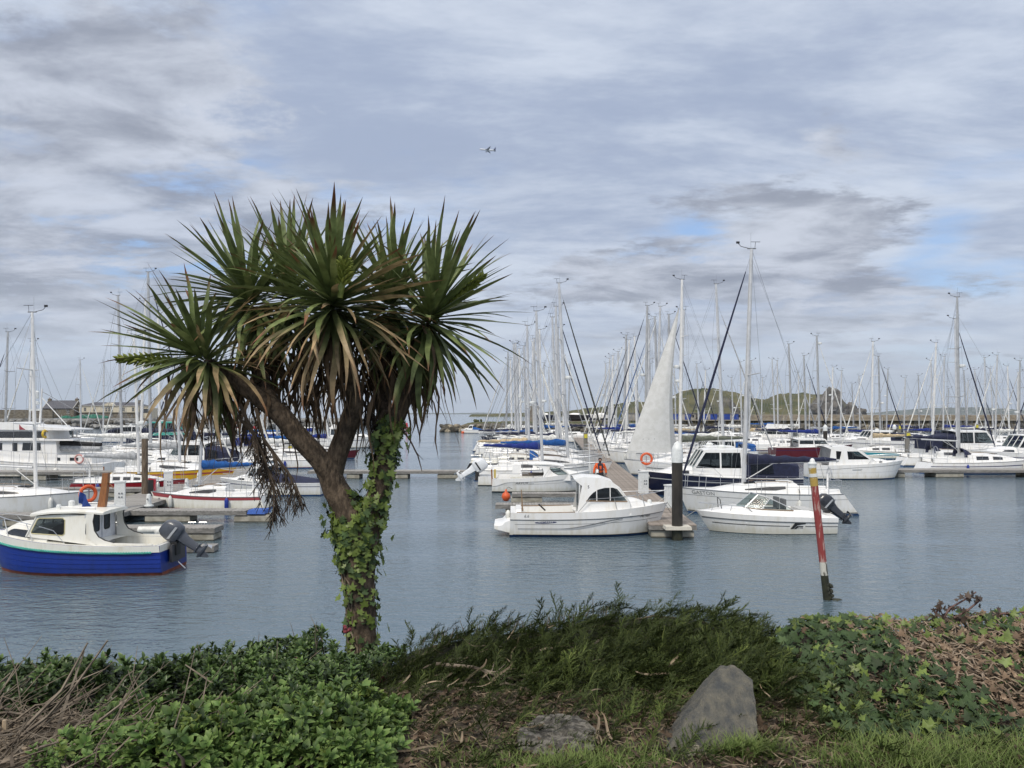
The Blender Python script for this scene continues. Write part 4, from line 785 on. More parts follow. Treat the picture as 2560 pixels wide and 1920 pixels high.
# ---- blue clinker day boat with white cuddy
def blue_boat():
    Xc, Yc = -12.72, 22.85; Yn = 21.85; bow = -1
    root = empty('cabin_boat', 'blue clinker cabin boat with white wheelhouse and tilted grey outboard', 'boat', (Xc, Yc, 0), R(180))
    H = Hull(5.55, 2.05, 0.86, 1.20, 0.05, 0.55, 0.06, 0.86, 0.45, 2.4, 1.9, 0.3, 0.09, 0.5, strakes=6)
    ho = H.mesh(BLUEH, ANTIR, 30).build('hull', root, 25)
    mb = MB(); H.band(mb, 0.76, 1.003, 0.0, 0.995, CREAM, 0.03); mb.add([H.P(0, h, s_, 0.02) + Vector((-0.012, 0, 0)) for h, s_ in ((0.76, 1), (1.0, 1), (1.0, -1), (0.76, -1))], [(0, 1, 2, 3)], CREAM); mb.build('gunwale_moulding', ho)
    ROPET = M('rope_teal', (0.03, 0.26, 0.21), 0.85, col2=(0.10, 0.42, 0.36), nscale=30, stretch=(3, 1, 3))
    mb = MB()
    for s_ in (1, -1):
        for ph in (0, math.pi):
            mb.tube([H.P(lerp(0.04, 0.99, i / 150), 0.755, s_, 0.045) + Vector((0, s_ * 0.016 * math.cos(i * 1.5 + ph), 0.02 * math.sin(i * 1.5 + ph) - 0.0)) for i in range(151)], 0.019, ROPET, 4)
    mb.build('rope_fender', ho)
    mb = MB(); H.deck(mb, 0.50, 1.0, CREAM, 14, 0.06); H.well(mb, 0.03, 0.52, CREAM, INTER, 0.17, 0.18); H.deck(mb, 0.0, 0.04, CREAM, 2, 0.0); mb.build('deck', root, 40)
    mb = MB(); mb.box((-2.35, 0, 0.45), (0.5, 1.5, 0.5), CREAM); mb.box((-1.0, 0.62, 0.36), (1.5, 0.36, 0.36), CREAM); mb.box((-1.0, -0.62, 0.36), (1.5, 0.36, 0.36), CREAM); mb.tube([(-1.6, 0.5, 0.62), (-1.6, 0.5, 0.82), (-2.1, 0.5, 0.82), (-2.1, 0.5, 0.62)], 0.02, PLASTW, 5); mb.build('cockpit_seat', root)
    # fore cabin
    def zf(x): return 0.40 * (1 - sstep(1.55, 2.35, x)) ** 0.8 + 0.01
    trunk(root, H, 0.55, 2.36, 0.80, zf, CREAM, win=[[(1.10, 0.16), (1.75, 0.16), (1.93, 0.28), (1.90, 0.42), (1.72, 0.62), (1.16, 0.66), (1.06, 0.58), (1.05, 0.24)]])
    # wheelhouse
    def wp(x, z): return 0.845 - 0.10 * (z - 1.0) - 0.05 * max(-1, x)
    prof_ = [(-0.62, 0.88), (1.16, 1.12), (0.90, 1.72), (0.20, 1.78), (-0.66, 1.76), (-0.60, 1.4), (-0.50, 1.12)]
    prof_ = [(-0.95, 0.86), (1.14, 1.10), (0.86, 1.68), (0.1, 1.73), (-0.66, 1.71), (-0.58, 1.45), (-0.58, 1.2), (-0.70, 1.02)]
    o = cabin(root, prof_, wp, CREAM, [rrect(0.0, 1.16, 0.84, 1.66, 0.07, 0.0)[:0] or [(0.02, 1.19), (0.08, 1.14), (0.98, 1.19), (1.0, 1.24), (0.84, 1.58), (0.78, 1.62), (0.10, 1.63), (0.03, 1.57)]], {1: 'glass', 5: 'open', 6: 'open', 7: 'open', 4: 'open'}, frame=M('yellowed_seal', (0.55, 0.50, 0.28), 0.6), name='wheelhouse')
    # roof with overhang
    mb = MB(); rr = []
    for x, zt, w in ((1.12, 1.70, 0.60), (1.02, 1.76, 0.80), (0.4, 1.83, 0.86), (-0.3, 1.85, 0.86), (-0.8, 1.82, 0.84), (-1.02, 1.78, 0.72)):
        rr.append([Vector((x, y * w, zt + k)) for y, k in ((-1, -0.07), (-1.0, -0.02), (-0.9, 0.01), (-0.4, 0.03), (0.4, 0.03), (0.9, 0.01), (1.0, -0.02), (1, -0.07))])
    mb.loft(rr, CREAM, True, True); ro = mb.build('roof', o, 50)
    mb = MB(); mb.tube([(0.3, -0.55, 1.85), (0.28, -0.55, 1.92), (-0.7, -0.55, 1.90), (-0.72, -0.55, 1.80)], 0.014, STEEL, 5); mb.tube([(0.3, 0.55, 1.85), (0.28, 0.55, 1.92), (-0.7, 0.55, 1.90), (-0.72, 0.55, 1.80)], 0.014, STEEL, 5); mb.build('roof_rail', ro)
    mb = MB(); mb.lathe([(0.06, 0), (0.07, 0.08), (0.05, 0.12)], PLASTW, 8, (0.55, 0.2, 1.83)); mb.lathe([(0.09, 0), (0.09, 0.15), (0.05, 0.18)], PLASTW, 8, (0.4, -0.2, 1.85)); mb.build('navigation_light', ro)
    # aft bulkhead with doors
    mb = MB(); mb.box((-0.56, 0, 1.22), (0.03, 1.62, 1.1), M('bulkhead_grey', (0.52, 0.54, 0.58), 0.4), 0); bo = mb.build('aft_bulkhead', o, 0)
    for yc in (-0.30, 0.28):
        mb = MB(); mb.box((-0.585, yc, 1.08), (0.02, 0.5, 1.30), M('door_grey', (0.56, 0.58, 0.62), 0.4)); d = mb.build('cabin_door', o, 0)
        mb = MB(); q = rrect(yc - 0.15, 1.18, yc + 0.15, 1.66, 0.06); mb.add([(-0.599, y, z) for y, z in q], [tuple(range(len(q)))], GLASS); mb.build('door_pane', d, 0)
        mb = MB(); mb.tube([(-0.60, y, z) for y, z in q + q[:1]], 0.016, RUBBER, 4); mb.build('door_seal', d, 0)
    # sweeping wings from roof to gunwale
    for s_ in (1, -1):
        mb = MB(); arc = [(-0.62, 1.75), (-0.84, 1.75), (-0.80, 1.55), (-0.84, 1.28), (-0.96, 1.10), (-1.14, 1.0), (-1.40, 0.93), (-2.5, 0.90), (-2.5, 0.86), (-1.2, 0.86), (-0.62, 0.88)]
        mb.prism(arc, s_ * 0.83, s_ * 0.87, CREAM); mb.build('cabin_wing', o, 20)
        mb = MB(); mb.tube([(x - 0.005, s_ * 0.85, z) for x, z in arc[1:7]], 0.022, RUBBER, 5); mb.build('edge_trim', o)
    seat(root, 0.1, -0.35, 0.75); mb = MB(); mb.box((0.75, 0, 1.02), (0.4, 1.4, 0.22), DARKI); mb.torus((0.5, -0.35, 1.22), 0.17, 0.018, RUBBER, 'X', 14, 5); mb.build('dashboard', root)
    mb = MB()
    for s_ in (1, -1):
        rails(mb, [H.edge(0.50, 0.2, s_, 0.0), H.edge(0.56, 0.2, s_, 0.34), H.edge(0.62, 0.2, s_, 0.40), H.edge(0.85, 0.16, s_, 0.46), H.edge(0.98, 0.05, s_, 0.5)], 0.013)
        for t in (0.70, 0.86): rails(mb, [H.edge(t - 0.03, 0.1, s_, 0), H.edge(t + 0.015, 0.18, s_, 0.44)], 0.013)
    rails(mb, [H.edge(0.98, 0.05, 1, 0.5), H.edge(0.98, 0.05, -1, 0.5)], 0.013); mb.build('bow_rail', root)
    mb = MB(); mb.prism([(-0.72, 1.86), (-0.50, 1.86), (-0.60, 2.4), (-0.66, 2.86), (-0.82, 2.86), (-0.80, 2.5)], -0.07, 0.07, VARN); mb.tube([(-0.78, 0, 2.6), (-0.95, 0, 2.42)], 0.02, VARN, 5); mb.build('wooden_mast', root, 20)
    FLAG = M('flag_blue', (0.01, 0.04, 0.20), 0.8, col2=(0.35, 0.38, 0.42), nscale=2.2, contrast=(0.55, 0.6))
    mb = MB(); mb.tube([(0.02, 0.1, 1.9), (0.0, 0.1, 2.34)], 0.012, PLASTW, 5); mb.loft([[Vector((0.0 - 0.30 * j / 6 * (1.1 - k * 0.5), 0.1 + 0.05 * math.sin(j * 1.7 + k * 2), 2.32 - 0.34 * k - 0.012 * j * j)) for j in range(7)] for k in (0, 0.33, 0.66, 1)], FLAG); mb.build('flag', root, 60)
    outboard(root, (-2.86, 0.12, 0.78), ENGG, R(52), 1.08)
    mb = MB(); mb.tube([H.P(0.02, -0.2, 1) + Vector((-0.1, -0.9, 0.3)), H.P(0.02, -0.2, 1) + Vector((-0.4, -0.9, 0.02))], 0.02, STEEL, 5); mb.box((-2.84, 0, 0.55), (0.08, 0.9, 0.5), M('engine_bracket', (0.05, 0.05, 0.055), 0.6)); mb.build('engine_bracket', root, 0)
blue_boat()

# ---- white fishing cruiser with arched window
def white_cruiser():
    Xc, Yc, Yn = 2.95, 29.9, 28.85
    root = empty('cabin_cruiser', 'white fishing cruiser with arched side window, grey swoosh and swim platform', 'boat', (Xc, Yc, 0), 0)
    L = 6.12; H = Hull(L, 2.35, 0.92, 1.20, 0.04, 0.62, 0.05, 0.90, 0.45, 2.5, 2.0, 0.3, 0.09, 0.62)
    ho = H.mesh(OFFW, ANTIB, 32).build('hull', root, 35)
    mb = MB(); H.band(mb, 0.70, 1.003, 0.0, 0.99, WHITE, 0.035); mb.add([H.P(0, h, s_, 0.03) + Vector((-0.015, 0, 0)) for h, s_ in ((0.70, 1), (1.0, 1), (1.0, -1), (0.70, -1))], [(0, 1, 2, 3)], WHITE); mb.build('upper_moulding', ho)
    mb = MB(); H.band(mb, 0.668, 0.70, 0.0, 0.99, STRIPE['grey'], 0.02); H.band(mb, lambda t: 0.47 + 0.03 * t, lambda t: 0.485 + 0.03 * t, 0.03, 0.97, STRIPE['grey'], 0.006); H.band(mb, -0.02, 0.02, 0.02, 0.96, STRIPE['black'], 0.006); mb.build('rubbing_strake', ho)
    mb = MB()
    for a, b, m_ in ((lambda t: 0.28 + 0.34 * sstep(0.32, 0.72, t), lambda t: 0.295 + 0.345 * sstep(0.30, 0.70, t), STRIPE['grey']), (lambda t: 0.235 + 0.36 * sstep(0.36, 0.76, t), lambda t: 0.25 + 0.02 * 0 + 0.36 * sstep(0.36, 0.76, t) + 0.085 * math.exp(-((t - 0.47) / 0.09) ** 2), STRIPE['silver'])):
        H.band(mb, a, b, 0.05, 0.70, m_, 0.009, 40)
    # badge
    el = [(0.22 + 0.068 * math.cos(a), 0.575 + 0.014 * math.cos(a) + 0.045 * math.sin(a)) for a in [2 * math.pi * k / 20 for k in range(20)]]
    H.patch(mb, el, STRIPE['navy'], 0.012)
    H.text(mb, 'ANTARES', 0.085, 0.17, 0.55, PLASTW, -1, 0.016, 0.25, 1.6)
    H.text(mb, '6.6', 0.16, 0.085, 0.80, STRIPE['grey'], -1, 0.042, 0.2); H.text(mb, 'Mo Nua', 0.13, 0.82, 0.60, STRIPE['black'], -1, 0.014, 0.3)
    mb.build('hull_lettering', ho, 0)
    mb = MB(); H.deck(mb, 0.44, 1.0, WHITE, 16, 0.05); H.well(mb, 0.03, 0.46, WHITE, CREAM, 0.20, 0.35); H.deck(mb, 0, 0.035, WHITE, 2, 0); mb.build('deck', root, 40)
    mb = MB(); H.toerail(mb, 0.04, 0.40, 0.016, TEAK, 10, 0.012, -0.03); mb.build('teak_capping', root)
    mb = MB(); mb.box((-2.7, 0.0, 0.9), (0.24, 1.9, 0.22), WHITE, 0, 0.8); mb.box((-1.4, 0.0, 0.55), (1.4, 0.8, 0.4), CREAM); mb.tube([(-2.55, -0.75, 0.95), (-2.6, -0.75, 1.75)], [0.035, 0.02], TEAK, 6); mb.tube([(-1.7, -0.9, 0.98), (-1.95, -0.9, 1.22)], 0.03, RUBBER, 5); mb.build('cockpit_fittings', root)
    # swim platform
    mb = MB(); mb.loft([[Vector((x, y * w, z)) for y, z in ((-1, zb), (-1, zt), (-0.9, zt + 0.03), (0.9, zt + 0.03), (1, zt), (1, zb))] for x, w, zb, zt in ((-3.02, 1.0, 0.16, 0.62), (-3.2, 1.0, 0.20, 0.56), (-3.32, 1.0, 0.24, 0.44), (-3.50, 0.97, 0.27, 0.42), (-3.62, 0.85, 0.30, 0.40))], WHITE, True, True); mb.build('swim_platform', root, 40)
    # wheelhouse
    def wp(x, z): return 0.96 - 0.13 * (z - 1.1) - 0.03 * x
    pf = local([(1442, 1290), (1580, 1290), (1576, 1256), (1549, 1220), (1533, 1206), (1505, 1196.5), (1462, 1194), (1436, 1199), (1445, 1207), (1456, 1216), (1449, 1250)], Yn, Xc, 1)
    hw = local([(1468, 1252.5), (1474, 1243), (1484, 1233), (1497, 1225), (1513, 1221), (1534, 1220.5), (1545, 1224), (1569, 1253), (1520, 1254.5)], Yn, Xc, 1)
    o = cabin(root, pf, wp, WHITE, [hw], {2: 'glass', 9: 'open', 10: 'open', 8: 'open'}, frame=None, name='wheelhouse')
    mb = MB()
    for s_ in (1, -1):
        for u_ in (1493, 1527): 
            (xa, za), (xb, zb_) = local([(u_, 1253.5), (u_, 1224 if u_ < 1500 else 1221)], Yn, Xc, 1); mb.tube([(xa, s_ * (wp(xa, za) + .004), za), (xb, s_ * (wp(xb, zb_) + .004), zb_)], 0.02, WHITE, 5)
        q = local([(1466, 1253.5), (1570, 1255)], Yn, Xc, 1); mb.tube([(x, s_ * (wp(x, z) + .006), z) for x, z in q], 0.022, TEAK, 4)
    mb.build('window_bar', o)
    mb = MB(); H.text(MB(), 'x', 0.1, .5, .5, WHITE, -1); x, z = local([(1470, 1222)], Yn, Xc, 1)[0]; vs_, fs = textmesh('S', 0.16); mb.add([(x + a, -(wp(x, z) + 0.006), z + b) for a, b, c in vs_], fs, STRIPE['black']); mb.build('emblem', o, 0)
    xb_ = local([(1449, 1230)], Yn, Xc, 1)[0][0]
    mb = MB(); mb.box((xb_ + 0.03, 0, 1.45), (0.03, 1.70, 1.3), WHITE); ab = mb.build('aft_bulkhead', o, 0)
    mb = MB(); mb.add([(xb_ - 0.005, y, z) for y, z in ((-0.45, 0.7), (0.45, 0.7), (0.45, 1.95), (-0.45, 1.95))], [(0, 1, 2, 3)], GLASS); mb.build('sliding_door', ab, 0)
    seat(root, 0.3, -0.4, 0.9); seat(root, 0.3, 0.45, 0.9); mb = MB(); mb.box((1.1, 0, 1.18), (0.4, 1.5, 0.24), INTER); mb.build('dashboard', root, 0)
    def zf(x): return 0.30 * (1 - sstep(1.6, 2.55, x)) + 0.012
    trunk(root, H, 0.95, 2.6, 0.80, zf, WHITE)
    mb = MB(); mb.lathe([(0.05, 0), (0.05, 0.1), (0.02, 0.13)], PLASTW, 8, (0.35, 0, 2.33)); mb.tube([(0.1, 0.3, 2.3), (0.05, 0.3, 3.7)], 0.012, PLASTW, 4); mb.build('aerial', root)
    bowrail(root, H, 0.42, 0.46, 0.014, (0.66, 0.84), 0.975)
    mb = MB(); mb.tube([(3.05, 0.1, 1.2), (3.5, 0.5, 0.65)], 0.014, ROPE, 4); mb.tube([(2.9, -0.2, 1.2), (3.4, 1.0, 0.65)], 0.014, ROPE, 4); mb.build('mooring_line', root)
    fender(root, -3.1, -0.2, 0.72, FENDW, 0.1, 0.3, 0.3)
white_cruiser()

# ---- speedboat
def speedboat():
    Xc, Yc, Yn = 9.85, 30.5, 29.55
    root = empty('speedboat', 'open white speedboat with raked windscreen, black stripe and tilted black outboard', 'boat', (Xc, Yc, 0), R(180))
    L = 5.2; H = Hull(L, 2.1, 0.62, 0.82, -0.03, 0.75, -0.03, 0.88, 0.40, 2.3, 1.7, 0.3, 0.02, 0.75)
    ho = H.mesh(OFFW, ANTIK, 30).build('hull', root, 35)
    mb = MB(); H.band(mb, 0.66, 0.72, 0.0, 0.99, STRIPE['grey'], 0.02); H.band(mb, lambda t: 0.44, lambda t: 0.475, 0.0, 0.245, STRIPE['black'], 0.01); H.band(mb, lambda t: 0.44 + 0.0 * t, lambda t: 0.475, 0.36, 0.93, STRIPE['black'], 0.01); mb.build('hull_stripe', ho)
    mb = MB(); H.band(mb, 0.72, 1.003, 0.0, 0.99, WHITE, 0.03); mb.build('upper_moulding', ho)
    mb = MB()
    for poly in ([(0.355, 0.30), (0.335, 0.30), (0.305, 0.52), (0.245, 0.60), (0.235, 0.70), (0.318, 0.70)], [(0.330, 0.30), (0.312, 0.30), (0.297, 0.42), (0.265, 0.42), (0.258, 0.48), (0.306, 0.48)]): H.patch(mb, poly, STRIPE['black'], 0.012, (1,))
    H.text(mb, 'FLYER', 0.075, 0.305, 0.32, STRIPE['black'], 1, 0.014, 0.4, 1.1); mb.build('hull_emblem', ho, 0)
    mb = MB(); H.deck(mb, 0.0, 1.0, WHITE, 20, 0.10, 0.0); mb.build('deck', root, 45)
    def zf(x): return 0.24 * math.sin(math.pi * min(1, max(0, (x + 2.5) / 4.9)) ** 0.8) + 0.01
    rings = []
    for i in range(17):
        x = lerp(-2.5, 2.35, i / 16); w = abs(H.P(H.tx(x), 1).y); z0 = H.zs(H.tx(x)); h = 0.22 * sstep(2.4, 0.9, x) * sstep(-2.75, -1.5, x) + 0.01
        rings.append([Vector((x, y * w, z0 + k * h)) for y, k in ((-0.97, 0), (-0.86, 0.75), (-0.62, 1.0), (-0.55, 0.4), (0, 0.35), (0.55, 0.4), (0.62, 1.0), (0.86, 0.75), (0.97, 0))] if x < 0.25 else [Vector((x, y * w, z0 + k * h)) for y, k in ((-0.97, 0), (-0.86, 0.75), (-0.62, 1.0), (-0.4, 1.08), (0, 1.12), (0.4, 1.08), (0.62, 1.0), (0.86, 0.75), (0.97, 0))])
    mb = MB(); mb.loft(rings, WHITE); mb.build('cockpit_moulding', root, 45)
    # windscreen: glass wraps round
    mb = MB(); bt = [(-0.95, 0.82), (-0.4, 0.84), (0.25, 0.80), (0.85, 0.55), (1.05, 0.0)]; base = [Vector((x, y, H.zs(H.tx(x)) + 0.22)) for x, y in bt]; base = base + [Vector((p.x, -p.y, p.z)) for p in reversed(base[:-1])]
    tp = [(-0.95, 0.80, 0.02), (-0.6, 0.76, 0.20), (-0.1, 0.68, 0.42), (0.30, 0.45, 0.52), (0.42, 0.0, 0.54)]; top = [Vector((x, y, H.zs(H.tx(x)) + 0.22 + h)) for x, y, h in tp]; top = top + [Vector((p.x, -p.y, p.z)) for p in reversed(top[:-1])]
    mb.loft([base, top], CLEAR); wo_ = mb.build('windscreen', root, 20)
    mb = MB(); mb.tube(top, 0.022, STEEL, 6); mb.tube(base, 0.02, TEAK, 5)
    for k in (2, 3, 5, 6): mb.tube([base[k], top[k]], 0.018, STEEL, 5)
    mb.build('windscreen_frame', wo_)
    seat(root, -0.5, 0.38, 0.55, SEATG); seat(root, -0.5, -0.4, 0.55, SEATG); mb = MB(); mb.box((-1.6, 0, 0.75), (0.5, 1.2, 0.3), INTER); mb.build('bench_seat', root, 0); mb = MB(); mb.torus((0.15, 0.35, 1.12), 0.17, 0.02, RUBBER, 'X', 14, 5); mb.build('steering_wheel', root)
    bowrail(root, H, 0.60, 0.30, 0.014, (0.78, 0.9), 0.975, drop=True); mb = MB(); rails(mb, [(1.65, 0.25, 0.85), (1.7, 0.2, 1.25), (1.75, 0, 1.32), (1.7, -0.2, 1.25), (1.65, -0.25, 0.85)], 0.016, STRIPE['black']); mb.build('mooring_post', root)
    outboard(root, (-2.58, 0.0, 0.72), ENGK, R(48), 1.12)
    mb = MB(); mb.tube([(2.6, 0, 0.8), (2.9, -0.4, 0.5)], 0.014, ROPE, 4); mb.build('mooring_line', root)
speedboat()

# ---- GASTON
def gaston():
    SX = 11.85
    root, H = sailboat('grey-white sloop lettered across its bow, with navy boom cover and blue antifouling', SX, 36.0, R(180), 8.35, 12.28, hull=OFFW, anti=ANTIB, stripe='black', cover='navy', furl='navy', rake=0.034, lod=2, xm=0.128, B=2.9, fs=0.98, fb=1.20, windows='long', topstripe=('grey', 0.72, 0.735), text=('GASTON', 0.24, 0.935, 0.78, STRIPE['grey'], 1), seed=3, coach=0.085, scoop=0.62, spreaders=1)
    mb = MB(); H.text(mb, 'SUN ODYSSEY 32.2', 0.10, 0.20, 0.70, STRIPE['grey'], 1); el = [(0.615 + 0.028 * math.cos(a), 0.62 + 0.10 * math.copysign(abs(math.sin(a)) ** .7, math.sin(a))) for a in [2 * math.pi * k / 16 for k in range(16)]]; H.patch(mb, el, DARKWIN, 0.012); mb.build('port_light', root, 0)
    for t in (0.56, 0.36): q = H.P(t, 0.6, 1, 0.11); fender(root, q.x, q.y, q.z - 0.15, FENDW, 0.10, 0.45, 0.8); q = H.P(t, 0.6, 1, 0.11)
    mb = MB(); mb.tube([(4.1, 0.1, 1.2), (5.2, 0.8, 0.6)], 0.014, ROPE, 4); mb.build('mooring_line', root)
gaston()

# ---- grey-white small cruiser beyond the first finger
def arvor():
    Xc, Yc, Yn = 1.75, 46.2, 45.2
    root = empty('pilothouse_boat', 'white pilothouse boat with dark hull lettering and overhanging roof', 'boat', (Xc, Yc, 0), 0)
    H = Hull(5.9, 2.2, 0.80, 1.25, 0.03, 0.7, 0.05, 0.88, 0.45, 2.5, 2.0, 0.3, 0.08, 0.6)
    ho = H.mesh(OFFW, ANTIK, 26).build('hull', root, 35)
    mb = MB(); H.band(mb, lambda t: 0.72 - 0.30 * sstep(0.16, 0.02, t), 1.003, 0.0, 0.99, WHITE, 0.03); mb.build('upper_moulding', ho)
    mb = MB(); H.band(mb, 0.52, 0.53, 0.03, 0.97, STRIPE['grey'], 0.01); H.text(mb, 'ARVOR', 0.19, 0.235, 0.56, STRIPE['black'], -1, 0.012, 0.25, 1.2); H.band(mb, 0.56, 0.60, 0.37, 0.42, STRIPE['silver'], 0.01, 4); mb.build('hull_lettering', ho, 0)
    mb = MB(); H.deck(mb, 0.42, 1.0, WHITE, 14, 0.05); H.well(mb, 0.03, 0.44, WHITE, INTER, 0.18, 0.35); H.deck(mb, 0, .035, WHITE, 2, 0); mb.build('deck', root, 40)
    def wp(x, z): return 0.86 - 0.12 * (z - 1.0)
    pf = local([(1355, 1202), (1427, 1202), (1426, 1188), (1402, 1168), (1372, 1164), (1330, 1163), (1357, 1172), (1360, 1184)], Yn, Xc, 1)
    hw = local([(1375, 1169), (1400, 1171), (1420, 1186), (1396, 1188), (1383, 1181), (1376, 1174)], Yn, Xc, 1)
    o = cabin(root, pf, wp, WHITE, [hw], {2: 'glass', 6: 'open', 7: 'open', 5: 'open'}, glass=CLEAR, frame=RUBBER, name='wheelhouse')
    rr = []; mb = MB()
    for u_, v_, w in ((1320, 1156, .7), (1330, 1157, .82), (1365, 1157, .86), (1395, 1160, .84), (1412, 1165, .7)):
        x, z = local([(u_, v_)], Yn, Xc, 1)[0]; rr.append([Vector((x, y * w, z + k)) for y, k in ((-1, -0.14), (-1, -0.06), (-.8, 0), (0, 0.03), (.8, 0), (1, -0.06), (1, -0.14))])
    mb.loft(rr, WHITE, True, True); mb.build('roof', o, 45)
    def zf(x): return 0.22 * (1 - sstep(1.4, 2.4, x)) + 0.012
    trunk(root, H, 0.6, 2.5, 0.8, zf, WHITE)
    mb = MB(); mb.box((-1.2, 0, 0.75), (1.3, 1.2, 0.3), CREAM); mb.box((-0.5, 0.2, 1.0), (1.3, 0.6, 0.16), M('dark_cushion', (0.10, 0.085, 0.07), 0.8)); rails(mb, [(-2.6, -0.85, 0.85), (-2.5, -0.85, 1.1), (-0.8, -0.9, 1.1), (-0.8, -0.9, 0.85)], 0.015); mb.build('cockpit_fittings', root)
    bowrail(root, H, 0.52, 0.5, 0.014, (0.7, 0.86), 0.97)
    mb = MB(); mb.tube([(-2.9, -0.8, 0.4), (-2.95, -0.8, 1.35)], 0.05, VARN, 6); mb.build('stern_post', root)
    mb = MB(); mb.box((-2.75, -0.9, 1.1), (0.12, 0.3, 0.5), M('yellow_foam', (0.55, 0.42, 0.12), 0.9)); mb.build('horseshoe_buoy', root, 20)
arvor()

def moored_outboard_boat():      # open boat whose big white outboard is tilted clear of the water
    root = empty('open_motorboat', 'low open motorboat carrying a big tilted white outboard beyond the pilothouse boat', 'boat', (0.5, 50.4, 0), 0)
    H = Hull(5.4, 2.0, 0.6, 0.9, 0.03, 0.6, 0.05, 0.9, 0.45, 2.4, 1.9, 0.3, 0.06, 0.6); H.mesh(WHITE, ANTIK, 20).build('hull', root, 35)
    mb = MB(); H.deck(mb, 0.5, 1, WHITE, 10); H.well(mb, 0.02, 0.52, WHITE, INTER, 0.15, 0.25); mb.build('deck', root, 40)
    mb = MB(); mb.box((-0.2, 0, 0.9), (0.6, 0.7, 0.7), WHITE, 0, 0.85); mb.add([(0.1, -.35, 1.25), (0.1, .35, 1.25), (-0.1, .3, 1.6), (-0.1, -.3, 1.6)], [(0, 1, 2, 3)], CLEAR); mb.build('steering_console', root, 20)
    outboard(root, (-2.8, 0.0, 0.72), ENGW, R(56), 1.55, stripe=STRIPE['black'])
moored_outboard_boat()

